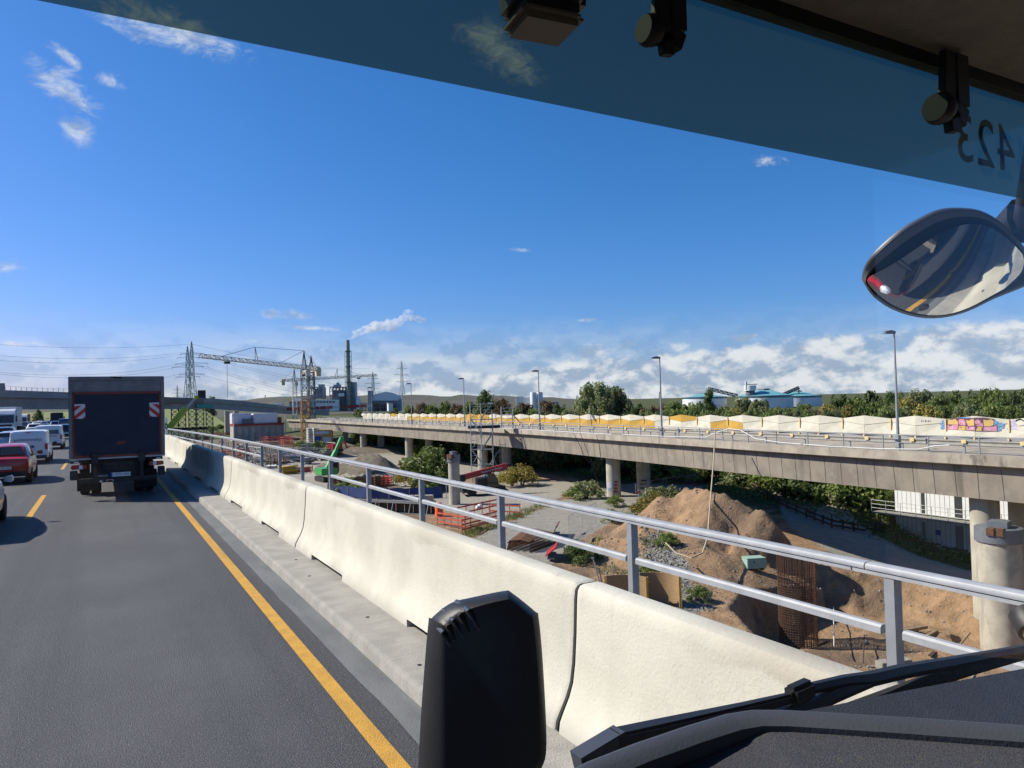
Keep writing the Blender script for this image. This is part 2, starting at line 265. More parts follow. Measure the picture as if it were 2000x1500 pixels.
# ---------------------------------------------------------------- mesh helpers
class B:
    """collects polygons; build() makes one mesh object"""
    def __init__(s): s.v = []; s.f = []; s.mi = []; s.m = 0
    def add(s, vs, fs):
        o = len(s.v); s.v += [tuple(p) for p in vs]; s.f += [tuple(i+o for i in f) for f in fs]; s.mi += [s.m]*len(fs); return s
    def box(s, c, d, rz=0.0, mtx=None):
        x, y, z = d[0]/2, d[1]/2, d[2]/2
        vs = [V((a*x, b*y, e*z)) for a in (-1, 1) for b in (-1, 1) for e in (-1, 1)]
        m = mtx if mtx else M.Rotation(rz, 3, 'Z')
        vs = [m @ p + V(c) for p in vs]
        return s.add(vs, [(0, 1, 3, 2), (4, 6, 7, 5), (0, 4, 5, 1), (2, 3, 7, 6), (0, 2, 6, 4), (1, 5, 7, 3)])
    def bb(s, x0, x1, y0, y1, z0, z1): return s.box(((x0+x1)/2, (y0+y1)/2, (z0+z1)/2), (x1-x0, y1-y0, z1-z0))
    def beam(s, p, q, w, h=None, up=(0, 0, 1)):
        p, q = V(p), V(q); h = h or w; d = (q-p).normalized(); u = V(up)
        if abs(d.dot(u)) > 0.99: u = V((0, 1, 0))
        a = d.cross(u).normalized(); b = a.cross(d)
        vs = [e + a*(i*w/2) + b*(j*h/2) for e in (p, q) for i, j in ((-1, -1), (1, -1), (1, 1), (-1, 1))]
        return s.add(vs, [(3, 2, 1, 0), (4, 5, 6, 7), (0, 1, 5, 4), (1, 2, 6, 5), (2, 3, 7, 6), (3, 0, 4, 7)])
    def tube(s, p, q, r, n=6, r2=None, cap=True):
        p, q = V(p), V(q); d = (q-p).normalized(); u = V((0, 0, 1)) if abs(d.z) < 0.95 else V((0, 1, 0))
        a = d.cross(u).normalized(); b = a.cross(d); r2 = r if r2 is None else r2
        vs = [e + (a*math.cos(2*PI*i/n) + b*math.sin(2*PI*i/n))*rr for e, rr in ((p, r), (q, r2)) for i in range(n)]
        fs = [(i, (i+1) % n, n+(i+1) % n, n+i) for i in range(n)]
        if cap: fs += [tuple(range(n-1, -1, -1)), tuple(range(n, 2*n))]
        return s.add(vs, fs)
    def path(s, pts, r, n=6):
        pts = [V(p) for p in pts]; o = len(s.v); vs = []
        for i, p in enumerate(pts):
            d = (pts[min(i+1, len(pts)-1)] - pts[max(i-1, 0)]).normalized(); u = V((0, 0, 1)) if abs(d.z) < 0.95 else V((0, 1, 0))
            a = d.cross(u).normalized(); b = a.cross(d); rr = r[i] if isinstance(r, (list, tuple)) else r
            vs += [p + (a*math.cos(2*PI*k/n) + b*math.sin(2*PI*k/n))*rr for k in range(n)]
        fs = [(i*n+k, i*n+(k+1) % n, (i+1)*n+(k+1) % n, (i+1)*n+k) for i in range(len(pts)-1) for k in range(n)]
        fs += [tuple(range(n-1, -1, -1)), tuple(range((len(pts)-1)*n, len(pts)*n))]
        return s.add(vs, fs)
    def lathe(s, prof, n=20, c=(0, 0, 0), mtx=None):
        c = V(c); vs = []
        for r, z in prof:
            for k in range(n):
                p = V((r*math.cos(2*PI*k/n), r*math.sin(2*PI*k/n), z)); vs.append((mtx @ p if mtx else p) + c)
        fs = [(i*n+k, i*n+(k+1) % n, (i+1)*n+(k+1) % n, (i+1)*n+k) for i in range(len(prof)-1) for k in range(n)]
        fs += [tuple(range(n-1, -1, -1)), tuple(range((len(prof)-1)*n, len(prof)*n))]
        return s.add(vs, fs)
    def loft(s, rings, closed=True, caps=True):
        n = len(rings[0]); vs = [p for r in rings for p in r]
        fs = [(i*n+k, i*n+(k+1) % n, (i+1)*n+(k+1) % n, (i+1)*n+k) for i in range(len(rings)-1) for k in range(n if closed else n-1)]
        if caps and closed: fs += [tuple(range(n-1, -1, -1)), tuple(range((len(rings)-1)*n, len(rings)*n))]
        return s.add(vs, fs)
    def prism(s, poly, d, o=(0, 0, 0), ax=(1, 0, 0), ay=(0, 0, 1), az=(0, 1, 0)):
        """2D outline in the plane (ax, ay), thickness d along az"""
        o, ax, ay, az = V(o), V(ax), V(ay), V(az); n = len(poly)
        vs = [o + ax*x + ay*y for x, y in poly] + [o + ax*x + ay*y + az*d for x, y in poly]
        return s.add(vs, [tuple(range(n-1, -1, -1)), tuple(range(n, 2*n))] + [(i, (i+1) % n, n+(i+1) % n, n+i) for i in range(n)])
    def mesh(s, name, mats, smooth=None, bevel=None):
        me = bpy.data.meshes.new(name); me.from_pydata(s.v, [], s.f)
        for m in (mats if isinstance(mats, (list, tuple)) else [mats]): me.materials.append(MT[m] if isinstance(m, str) else m)
        if any(s.mi): me.polygons.foreach_set('material_index', s.mi)
        b = bmesh.new(); b.from_mesh(me); bmesh.ops.recalc_face_normals(b, faces=b.faces)
        if bevel: bmesh.ops.bevel(b, geom=[e for e in b.edges if len(e.link_faces) == 2 and e.calc_face_angle(0) > 0.5], offset=bevel, segments=2, affect='EDGES', clamp_overlap=True)
        b.to_mesh(me); b.free()
        if smooth:
            me.polygons.foreach_set('use_smooth', [True]*len(me.polygons)); me.set_sharp_from_angle(angle=math.radians(smooth))
        me.update(); return me
    def build(s, name, mats, parent=None, smooth=None, bevel=None, loc=None):
        o = bpy.data.objects.new(name, s.mesh(name, mats, smooth, bevel)); COL.objects.link(o)
        if parent: o.parent = parent
        if loc is not None: o.location = loc
        return o
def tag(o, label=None, cat=None, group=None, kind=None):
    if label: o['label'] = label
    if cat: o['category'] = cat
    if group: o['group'] = group
    if kind: o['kind'] = kind
    return o
def thing(name, label, cat, loc=(0, 0, 0), rz=0.0, group=None):
    o = bpy.data.objects.new(name, None); COL.objects.link(o); o.location = loc; o.rotation_euler = (0, 0, rz); o.empty_display_size = 0.2
    return tag(o, label, cat, group)
def dup(o, parent=None, loc=None, rz=None, label=None, sc=None):
    c = o.copy(); COL.objects.link(c); c.parent = parent
    if loc is not None: c.location = loc
    if rz is not None: c.rotation_euler = (0, 0, rz)
    if sc is not None: c.scale = sc if isinstance(sc, tuple) else (sc, sc, sc)
    if label: c['label'] = label
    for ch in list(o.children): dup(ch, c)
    return c
def link_mesh(name, me, parent, loc=(0, 0, 0), rot=(0, 0, 0), sc=(1, 1, 1)):
    o = bpy.data.objects.new(name, me); COL.objects.link(o); o.parent = parent; o.location = loc; o.rotation_euler = rot; o.scale = sc; return o
def text(name, body, size, mtx, material, parent, ext=0.002, spacing=1.0, sx=1.0):
    cu = bpy.data.curves.new(name, 'FONT'); cu.body = body; cu.size = size; cu.extrude = ext; cu.align_x = 'CENTER'; cu.align_y = 'CENTER'; cu.space_character = spacing
    o = bpy.data.objects.new(name, cu); COL.objects.link(o)
    dg = bpy.context.evaluated_depsgraph_get(); me = bpy.data.meshes.new_from_object(o.evaluated_get(dg)); bpy.data.objects.remove(o)
    me.name = name; me.materials.clear(); me.materials.append(MT[material])
    o = bpy.data.objects.new(name, me); COL.objects.link(o); o.parent = parent; o.matrix_local = mtx @ M.Diagonal((sx, 1, 1, 1)); return o
def frame(o, x, y):                                  # placement: origin, x axis, y axis
    x, y = V(x).normalized(), V(y).normalized(); z = x.cross(y)
    m = M((x, y, z)).transposed().to_4x4(); m.translation = V(o); return m
def fbm(x, y, s, oct=4): return NZ.fractal((x*s, y*s, 3.3), 1.0, 2.0, oct, noise_basis='PERLIN_ORIGINAL')
def lerp(a, b, t): return a+(b-a)*t
def interp(tab, x):
    if x <= tab[0][0]: return tab[0][1]
    for (a, u), (b, w) in zip(tab, tab[1:]):
        if x <= b: return lerp(u, w, (x-a)/(b-a))
    return tab[-1][1]
def inpoly(x, y, P):
    c = False; j = len(P)-1
    for i in range(len(P)):
        if (P[i][1] > y) != (P[j][1] > y) and x < (P[j][0]-P[i][0])*(y-P[i][1])/(P[j][1]-P[i][1])+P[i][0]: c = not c
        j = i
    return c
def dseg(x, y, a, b):
    dx, dy = b[0]-a[0], b[1]-a[1]; t = max(0, min(1, ((x-a[0])*dx+(y-a[1])*dy)/max(1e-9, dx*dx+dy*dy)))
    return math.hypot(x-a[0]-t*dx, y-a[1]-t*dy)
def dpoly(x, y, P):
    d = min(dseg(x, y, P[i], P[(i+1) % len(P)]) for i in range(len(P)))
    return -d if inpoly(x, y, P) else d
# ================================================================ SETTING
def rz_(Y): return 0.0 if Y < 70 else -3.2e-5*(Y-70)**2 if Y < 260 else -1.155-0.0122*(Y-260) if Y < 300 else -1.643
YS = [-40, -20, 0, 10, 20, 30, 40, 50, 60, 70]+list(range(80, 320, 10))+[360, 420, 500, 600]
def strip(b, x0, x1, y0, y1, dz, zf=rz_):
    ys = [y0]+[y for y in YS if y0 < y < y1]+[y1]; vs = []; fs = []
    for i, y in enumerate(ys):
        vs += [(x0, y, zf(y)+dz), (x1, y, zf(y)+dz)]
        if i: fs.append((2*i-2, 2*i-1, 2*i+1, 2*i))
    return b.add(vs, fs)
b = B()
for xa, xb in ((-30, -14), (-14, -5), (-5, 2.36)): strip(b, xa, xb, -40, 600, 0)
road = tag(b.build('road', 'asphalt'), 'dark asphalt motorway carriageway', kind='structure')
strip(B(), 0, 0, 0, 1, 0)
b = B(); strip(b, 1.765, 1.905, -40, 4.93, 0.004); b.build('edge_line', 'yellow_paint', road)
b = B(); strip(b, 1.765, 1.905, 4.95, 120, 0.004); b.build('edge_line', 'yellow_paint', road)
DM = None
for y in (4.0, 22.0, 40.2, 58.4, 76.6, 94.8):
    b = B(); strip(b, -1.71, -1.57, y, y+6, 0.004); b.build('lane_dash', 'yellow_paint', road)
    b = B(); strip(b, -5.25, -5.11, y-6, y, 0.004); b.build('lane_dash', 'yellow_paint', road)
b = B(); vs = []; fs = []; ys = [-40+0.4*i for i in range(400)]
for i, y in enumerate(ys):
    w = 0.022*NZ.noise((y*0.9, 4, 0))+0.012*NZ.noise((y*4, 9, 0))
    vs += [(2.09+w, y, 0.005+rz_(y)), (2.372, y, 0.005+rz_(y))]
    if i: fs.append((2*i-2, 2*i-1, 2*i+1, 2*i))
tag(b.add(vs, fs).build('gutter_strip', 'mastic'), 'grey mastic gutter strip along the kerb', kind='structure')
# raised walkway of the bridge, with a kerb edge that is a little ragged
b = B(); rings = []
for i in range(0, 420):
    y = -40+0.5*i if i < 300 else 110+2.0*(i-300); w = 0.006*NZ.noise((y*3, 1, 0)); z = rz_(y)
    rings.append([(2.36+w, y, z-0.6), (2.362+w, y, z+0.11), (2.385+w, y, z+0.143), (2.42, y, z+0.15), (4.95, y, z+0.155), (5.2, y, z+0.155), (5.2, y, z-0.5), (4.6, y, z-0.6)])
b.loft(rings); walk = tag(b.build('walkway', 'walk_concrete', smooth=50), 'raised concrete walkway at the bridge edge', kind='structure')
b = B()
for x, y in ((2.72, 5.9), (2.58, 6.6), (2.66, 8.4), (2.6, 10.9), (2.7, 12.2)):
    b.lathe([(0.022, 0.1535), (0.02, 0.1565)], 10, (x, y, 0))
b.build('drain_plug', 'black', walk)
b = B(); b.bb(-29, 4.4, -40, 105, -1.9, -0.65); b.bb(-26, 3.6, 105, 330, -7.7, -3.4)
tag(b.build('bridge_girder', 'new_concrete'), 'concrete girder carrying the motorway', kind='structure')

# ---- concrete barrier segments
PF = [(0, 0), (.012, .07), (.05, .14), (.105, .235), (.145, .335), (.170, .48), (.190, .70), (.204, .95), (.214, 1.02), (.236, 1.052), (.262, 1.06)]
PF = PF + [(.645-x, z) for x, z in reversed(PF)]
def barrier_ring(y, inset, notch):
    r = []
    for x, z in PF:
        xx = 0.3225+(x-0.3225)*(1-inset*0.06); zz = z*(1-inset*0.012)
        if notch and z < 0.071: zz = max(z, 0.075)
        r.append((xx, y, zz))
    return r
LB = 8.47
st = [(0.0, 1, 0), (0.02, .3, 0), (0.05, 0, 0), (1.35, 0, 0), (1.352, 0, 1), (3.05, 0, 1), (3.052, 0, 0), (4.3, 0, 0), (5.6, 0, 0), (5.602, 0, 1), (7.3, 0, 1), (7.302, 0, 0), (LB-.05, 0, 0), (LB-.02, .3, 0), (LB, 1, 0)]
bmesh_bar = B(); bmesh_bar.loft([barrier_ring(*s) for s in st]); ME_BAR = bmesh_bar.mesh('concrete_barrier', 'barrier_concrete', smooth=35)
ords = ['nearest', 'second', 'third', 'fourth', 'fifth', 'sixth', 'seventh', 'eighth', 'ninth']
yb = 4.73-8.5
for i, w in enumerate(ords):
    o = bpy.data.objects.new('concrete_barrier', ME_BAR); COL.objects.link(o); o.location = (2.91, yb+0.015, 0.152); 
    tag(o, ['cream concrete barrier segment nearest the coach, behind the wiper', 'cream concrete barrier segment whose near end shows behind the black box', 'third cream concrete barrier segment ahead of the coach', 'concrete barrier segment partly in the shadow of the box truck', 'concrete barrier segment beside the box truck, fifth from the coach',
            'sixth concrete barrier segment, just past the box truck', 'seventh concrete barrier segment from the coach', 'eighth concrete barrier segment from the coach', 'farthest concrete barrier segment ahead'][i], 'barrier', 'concrete barrier segments along the walkway')
    if i < 4:
        b = B(); b.loft([[(x*0.985+0.005, y, max(z*0.985, .01)) for x, _, z in barrier_ring(0, 0, 0)] for y in (-0.024, 0.004)]); b.build('joint_seal', 'joint_rubber', o)
    yb += 8.5

# ---- steel railing behind the barrier
RX, RZ = 4.75, 1.40
rail = thing('bridge_railing', 'grey steel railing with two rails behind the concrete barrier', 'railing', (RX, 0, 0.155))
bp = B(); bp.box((0, 0, 0.58), (.084, .074, 1.16)); bp.box((0, 0, .008), (.22, .2, .016)); MEP = bp.mesh('post', 'grey_steel')
def rail_x(Y): return 0 if Y < 22 else -0.00085*(Y-22)**2
py = [3.25+2.87*i for i in range(-1, 20)]
for y in py: link_mesh('post', MEP, rail, (rail_x(y), y, 0))
H0 = RZ-0.155
def railpiece(y0, y1, prof, name):
    b = B(); n = max(2, int((y1-y0)/3)+1); rings = []
    for i in range(n):
        y = lerp(y0, y1, i/(n-1)); rings.append([(x+rail_x(y), y, z) for x, z in prof])
    b.loft(rings); b.build(name, 'galvanised', rail, smooth=40)
top = [(-.052, H0-.046), (-.056, H0-.028), (-.047, H0-.008), (-.026, H0), (.026, H0), (.047, H0-.008), (.056, H0-.028), (.052, H0-.046)]
low = [(-.044, H0-.078), (-.044, H0-.053), (.044, H0-.053), (.044, H0-.078)]
for y0, y1 in ((-2, 3.42), (3.43, 11.9), (11.91, 20.4), (20.41, 29.0), (29.01, 37.6), (37.61, 48.5), (48.51, 58)):
    railpiece(y0, y1, top, 'top_rail'); railpiece(y0+.1, y1+.12, low, 'rail_underside')
midp = [(-.036, .765), (-.036, .81), (-.02, .825), (.02, .825), (.036, .81), (.036, .765)]
for y0, y1 in [(a+.08, a+2.87-.08) for a in py[:-1] if not 17.0 < a < 25.5]: railpiece(y0, y1, midp, 'mid_rail')
# delineator post clamped on the barrier
d = thing('delineator_post', 'white delineator post with black band on the barrier by the truck', 'delineator', (3.2, 46.5, 1.2))
b = B(); b.prism([(-.06, 0), (.06, 0), (.06, .95), (-.06, 1.05)], .10, (0, -.05, 0)); b.build('post', 'white_paint', d)
b = B(); b.prism([(-.063, .35), (.063, .35), (.063, .62), (-.063, .70)], .106, (0, -.053, 0)); b.build('band', 'print_black', d)
b = B(); b.bb(-.02, .02, -.056, -.052, .42, .58); b.build('reflector', 'lamp_clear', d)

# ---- terrain
ZG = -7.9
PIT = [(30, 29), (33, 31.0), (37, 32.2), (41, 32.6), (43.4, 30), (43.8, 22), (40, 15), (26, 14), (27.5, 24)]
def zmain(X, Y):
    a = interp([(20, -9.2), (34, -8.7), (44, -8.0), (55, ZG)], Y); c = interp([(33, -9.7), (44, -8.9), (58, ZG)], Y)
    c -= max(0, min(16, X-46))*.115*max(0, min(1, (46-Y)/9))
    return lerp(a, c, max(0, min(1, (X-40)/5)))
def tent(x, y, a, b2, zt, sl): return zt - sl*dseg(x, y, a, b2)
def hgt(X, Y):
    z = zmain(X, Y)
    if X < 18 or X > 95 or Y > 260 or Y < 4: return z
    n = fbm(X, Y, 0.22); n2 = fbm(X+9, Y, 0.9, 6)
    amp = 1.0 if (Y < 60 and X < 46) else 0.35
    z += 0.16*n*amp + 0.07*n2*amp
    if X < 46 and Y < 45: z += 0.05*fbm(X, Y+30, 2.6, 4)+.05*abs(fbm(X+4, Y, 1.1, 4))
    # heap of sand with a dug-out right side
    if 24 < X < 52 and 28 < Y < 56:
        s = max(tent(X, Y, (39.0, 43.4), (38.6, 38.2), -4.25, .80), tent(X, Y, (37.0, 44), (39, 42), -4.9, .72), tent(X, Y, (38.6, 37.6), (39.4, 35.2), -4.9, 1.05), tent(X, Y, (35.5, 40), (37, 42), -6.6, .6)) + 0.28*n + 0.24*n2 - .12*abs(fbm(X, Y, 1.7, 4))
        s -= max(0, 36.2-Y)*1.3 + max(0, X-41.5)*.8
        c = dseg(X, Y, (36.2, 36.6), (38.0, 37.6))
        if c < 1.7: s -= 1.5*(1-c/1.7)
        z = max(z, s)
    if X < 48:
        dp = dpoly(X, Y, PIT)
        if dp < 3.4:
            zb = -11.5 + 0.18*n + 0.10*n2 + 0.03*fbm(X, Y, 2.2)
            t = max(0, min(1, (dp+0.2)/(3.0 if X > 40 or Y > 32.5 else 1.1))); t = t + 0.16*n2*(t*(1-t)*4)
            z = min(z, lerp(zb, z, max(0, min(1, t))))
    # low stony bank left of the heap
    if 22 < X < 40 and 32 < Y < 52: z = max(z, tent(X, Y, (31, 42.5), (34, 37), -7.0, .38)+.22*n+.12*n2)
    # grey spoil heap by the green machine
    if 18 < X < 60 and 80 < Y < 140:
        z = max(z, max(tent(X, Y, (33.5, 107), (35.5, 104), -4.6, .72), tent(X, Y, (29.5, 112), (32.5, 108), -5.9, .6)) + .5*n+.3*n2)
    if Y > 150 and X < 60: z = max(z, -7.0+0.4*n)
    # planted bank behind the old viaduct
    if X > 60: z += min(2.4, (X-60)*0.16)*max(0, min(1, (Y-43)/5))
    return z
XL = [-6000, -1500, -400, -150, -60, -20, 0, 12, 18]+[20+.5*i for i in range(0, 15)]+[27.4+.21*i for i in range(0, 97)]+[48+1.0*i for i in range(0, 24)]+[74, 78, 84, 92, 100, 140, 220, 400, 800, 2000, 7000]
YL = [-3000, -400, -80, -20, 0, 8, 12]+[14, 15, 16]+[16.8+.21*i for i in range(0, 144)]+[47.2+.45*i for i in range(0, 25)]+[58.5+1.0*i for i in range(0, 72)]+[132+3.5*i for i in range(0, 38)]+[290, 340, 420, 560, 800, 1200, 2000, 4000, 9000]
PATHA = [G(x, y, ZG).xy[:] for x, y in ((840, 1085), (925, 1050), (1075, 985), (1180, 952), (1240, 943), (1340, 932), (1450, 925), (1470, 938), (1370, 955), (1290, 990), (1200, 1018), (1130, 1055), (1045, 1120), (990, 1160))]
ROADB = [G(x, y, -9.3).xy[:] for x, y in ((1500, 975), (1540, 1040), (1620, 1072), (1760, 1112), (1960, 1160), (1960, 1085), (1700, 1030), (1600, 990), (1530, 960))]
GRAV = [G(x, y, ZG).xy[:] for x, y in ((880, 1000), (1000, 1010), (1120, 960), (1180, 945), (1000, 935), (900, 955), (760, 905), (730, 925), (800, 960))]
STONY = [G(x, y, -7.5).xy[:] for x, y in ((1258, 1045), (1285, 1052), (1330, 1082), (1380, 1118), (1385, 1145), (1330, 1150), (1285, 1118), (1262, 1080))]
vs, zone = [], []
for Y in YL:
    for X in XL:
        z = hgt(X, Y); w = 0.35*fbm(X, Y, .8)+.15*fbm(X, Y, 2.5)
        if 20 < X < 78 and 12 < Y < 95:
            a = max(0, min(1, .5-dpoly(X, Y, PATHA)*1.5+w*.2)) if Y > 36 else 0
            a2 = max(0, min(1, .5-dpoly(X, Y, ROADB)+w*.6)) if X > 41 else 0
            g = max(0, min(1, .5-dpoly(X, Y, GRAV)*.5+w)); s = max(0, min(1, .5-dpoly(X, Y, STONY)*.6+w))
            if a > .5: z = lerp(z, zmain(X, Y)+.03, .9)
            gr = 1.0 if X > 58 else max(0, min(1, (X-53)/5+w))
            if a > .5: gr = 0
            a = max(a, a2*.8)
            near = 0
        else:
            a = s = 0; g = (0.75 if z < -7.2 else 0.0) if (Y > 90 and 18 < X < 60) else 0; gr = 0.0 if (18 < X < 56 and Y < 250) else 1.0
        vs.append((X, Y, z)); zone.append((a, g, gr, s if 20 < X < 78 and 12 < Y < 95 else 0))
nx = len(XL)
fs = [(j*nx+i, j*nx+i+1, (j+1)*nx+i+1, (j+1)*nx+i) for j in range(len(YL)-1) for i in range(nx-1)]
me = bpy.data.meshes.new('ground'); me.from_pydata(vs, [], fs)
at = me.color_attributes.new('zone', 'FLOAT_COLOR', 'POINT'); at.data.foreach_set('color', [c for q in zone for c in q])
me.polygons.foreach_set('use_smooth', [True]*len(fs))
gm = bpy.data.materials.new('site_ground'); gm.use_nodes = True; t = gm.node_tree; bs = t.nodes['Principled BSDF']; bs.inputs['Roughness'].default_value = .95; bs.inputs['Specular IOR Level'].default_value = .15
at = t.nodes.new('ShaderNodeAttribute'); at.attribute_name = 'zone'; sep = t.nodes.new('ShaderNodeSeparateColor'); t.links.new(at.outputs['Color'], sep.inputs[0])
co = t.nodes.new('ShaderNodeTexCoord')
def gno(s, d=6):
    n = t.nodes.new('ShaderNodeTexNoise'); n.inputs['Scale'].default_value = s; n.inputs['Detail'].default_value = d; n.inputs['Roughness'].default_value = .65; t.links.new(co.outputs['Object'], n.inputs['Vector']); return n.outputs['Fac']
def grm(v, a, c):
    r = t.nodes.new('ShaderNodeMapRange'); r.interpolation_type = 'SMOOTHSTEP'; t.links.new(v, r.inputs[0]); r.inputs[1].default_value = a; r.inputs[2].default_value = c; return r.outputs[0]
def gmx(f, a, c):
    n = t.nodes.new('ShaderNodeMix'); n.data_type = 'RGBA'; t.links.new(f, n.inputs[0])
    for i, v in ((6, a), (7, c)):
        if isinstance(v, tuple): n.inputs[i].default_value = (*v, 1)
        else: t.links.new(v, n.inputs[i])
    return n.outputs[2]
pos = t.nodes.new('ShaderNodeSeparateXYZ'); t.links.new(co.outputs['Object'], pos.inputs[0])
fine, midn, big = gno(7, 5), gno(1.3, 4), gno(.25, 3)
sand = gmx(grm(midn, .35, .65), (.335, .218, .125), (.25, .162, .096)); sand = gmx(grm(fine, .58, .72), sand, (.40, .315, .215)); sand = gmx(grm(big, .48, .66), sand, (.175, .122, .082))
grv = gmx(grm(fine, .38, .62), (.36, .33, .27), (.26, .24, .205)); asp = gmx(grm(midn, .35, .65), (.30, .28, .235), (.25, .235, .20))
grs = gmx(grm(midn, .4, .6), (.055, .075, .025), (.10, .10, .045)); stn = gmx(grm(gno(9, 3), .42, .58), (.30, .295, .28), (.13, .125, .115))
def thr(ch):
    n = t.nodes.new('ShaderNodeMath'); n.operation = 'MULTIPLY_ADD'; t.links.new(fine, n.inputs[0]); n.inputs[1].default_value = .5; t.links.new(ch, n.inputs[2]); return grm(n.outputs[0], .62, .9)
far_ = grm(pos.outputs[1], 88, 96); sand = gmx(far_, sand, gmx(grm(midn, .35, .65), (.185, .155, .115), (.125, .11, .09))); c = gmx(thr(sep.outputs[1]), sand, grv); c = gmx(thr(at.outputs['Alpha']), c, stn); c = gmx(thr(sep.outputs[2]), c, grs); c = gmx(thr(sep.outputs[0]), c, asp)
t.links.new(c, bs.inputs['Base Color'])
bn = t.nodes.new('ShaderNodeBump'); bn.inputs['Strength'].default_value = .9; bn.inputs['Distance'].default_value = .12; t.links.new(gno(4.5, 5), bn.inputs['Height']); t.links.new(bn.outputs[0], bs.inputs['Normal'])
me.materials.append(gm); MT['site_ground'] = gm
ground = bpy.data.objects.new('ground', me); COL.objects.link(ground); tag(ground, 'sandy construction site ground', kind='structure')
def gz(X, Y): return hgt(X, Y)
def GT(x, y, it=5):                                   # sight line meets the terrain
    z = ZG
    for _ in range(it): p = G(x, y, z); z = gz(p.x, p.y)
    return V((p.x, p.y, z))

# ---- loose stones and clods
b = B()
def stone(p, r):
    m = M.Rotation(R.random()*6, 3, 'Z') @ M.Rotation(R.random()*6, 3, 'X')
    vs = [m @ V(q)*r*R.uniform(.7, 1.25) for q in ((1, 0, 0), (-1, 0, 0), (0, .8, 0), (0, -.8, 0), (0, 0, .65), (0, 0, -.65))]
    b.add([q+p for q in vs], [(0, 2, 4), (2, 1, 4), (1, 3, 4), (3, 0, 4), (2, 0, 5), (1, 2, 5), (3, 1, 5), (0, 3, 5)])
k = 0
while k < 1900:
    X, Y = R.uniform(24, 42), R.uniform(30, 50)
    if dpoly(X, Y, STONY) > .8*R.random()**2: continue
    stone(V((X, Y, gz(X, Y)+.01)), R.uniform(.03, .11) if R.random() < .93 else R.uniform(.12, .22)); k += 1
tag(b.build('rubble', 'stone'), 'grey rubble strewn on the bank left of the sand heap', 'rubble', kind='stuff')
b = B()
for _ in range(6500):
    X, Y = R.uniform(24, 46), R.uniform(17, 48)
    stone(V((X, Y, gz(X, Y))), R.uniform(.02, .06) if R.random() < .9 else R.uniform(.07, .14))
tag(b.build('soil_clods', 'site_ground'), 'brown soil clods and pebbles over the pit and heap', 'soil', kind='stuff')

# ================================================================ OLD VIADUCT
EDGE = [(-20, 42.6), (18, 42.9), (30, 43.15), (36, 43.4), (44, 44.1), (53, 45.1), (62, 45.7), (75, 47.0), (90, 48.0), (105, 48.5), (125, 49.0), (150, 49.6), (175, 49.9), (210, 51), (250, 49)]
def ex(Y):                                            # smoothed edge line
    return (interp(EDGE, Y-6)+2*interp(EDGE, Y)+interp(EDGE, Y+6))/4
ZD = -1.1
via = thing('old_viaduct', 'old grey brown concrete viaduct on round piers beyond the pit', 'viaduct', (ex(60), 60, ZG))
vy = [-15+3.0*i for i in range(0, 84)]
OV = V((-ex(60), -60, -ZG))
def vloft(name, prof, m, par, smooth=None, ys=vy):
    b = B(); b.loft([[V((ex(y)+x, y, z))+OV for x, z in prof] for y in ys]); return b.build(name, m, par, smooth)
vloft('girder', [(.42, -1.70), (.60, -3.63), (8.4, -3.63), (9.2, -1.70)], 'old_concrete', via)
cap = vloft('edge_beam', [(0, ZD), (-.02, -1.66), (.10, -1.73), (9.7, -1.73), (9.7, ZD+.02), (9.5, ZD+.02), (9.5, ZD-.12), (.62, ZD-.12), (.60, ZD+.01)], 'old_cap', via)
b = B(); y = -10.0
while y < 200:
    x = ex(y); w = .012; lean = R.uniform(-.05, .05)
    b.add([V((x+.409, y-w, -1.74))+OV, V((x+.409, y+w, -1.74))+OV, V((x+.589, y+w+lean, -3.6))+OV, V((x+.589, y-w+lean, -3.6))+OV], [(0, 1, 2, 3)]); y += 1.32+R.uniform(-.05, .05)
b.build('formwork_joint', 'joint_rubber', via)['kind'] = 'stuff'
bp = B(); bp.lathe([(.76, 0), (.76, 4.3)], 24); MPI = bp.mesh('pier', 'pier_concrete', smooth=40)
for y in (24.9, 65, 101, 134, 164, 195):
    for dx in (2.1, 6.2):
        X = ex(y)+dx; z0 = gz(X, y)-.3
        link_mesh('pier', MPI, via, V((X, y, z0))+OV, sc=(1, 1, (-3.6-z0)/4.3))
# railing, crash rail and hoses on the viaduct
vr = thing('viaduct_railing', 'thin grey post railing along the near edge of the old viaduct', 'railing', (0, 0, ZD))
bp = B(); bp.box((0, 0, .5), (.07, .055, 1.0)); MVP = bp.mesh('post', 'grey_steel')
py2 = [12+3.0*i for i in range(0, 62)]
for y in py2: link_mesh('post', MVP, vr, (ex(y)+.25, y, .0))
for nm, z, w in (('top_rail', 1.0, .05), ('mid_rail', .52, .022)):
    b = B(); b.loft([[(ex(y)+.25+dx, y, z+dz) for dx, dz in ((-w, -w*.6), (w, -w*.6), (w, w*.6), (-w, w*.6))] for y in py2]); b.build(nm, 'grey_steel', vr)
cr_ = thing('crash_barrier', 'weathered beige steel crash barrier on the old viaduct deck', 'crash barrier', (0, 0, ZD-.12))
for nm, z0, z1 in (('beam', .45, .80),):
    b = B(); b.loft([[(ex(y)+2.1+dx, y, dz) for dx, dz in ((0, z0), (-.06, z0+.06), (0, z0+.15), (0, z0+.2), (-.06, z0+.29), (0, z1), (.05, z1), (.05, z0))] for y in vy[8:72]]); b.build('beam', 'walk_concrete', cr_)
bp = B(); bp.box((0, 0, .35), (.1, .12, .7)); MCP = bp.mesh('post', 'grey_steel')
for i in range(50): link_mesh('post', MCP, cr_, (ex(14+4*i)+2.2, 14+4.0*i, 0))
bp = B(); bp.box((0, 0, 0), (.03, .28, .22)); MRF = bp.mesh('reflector', 'wall_cream')
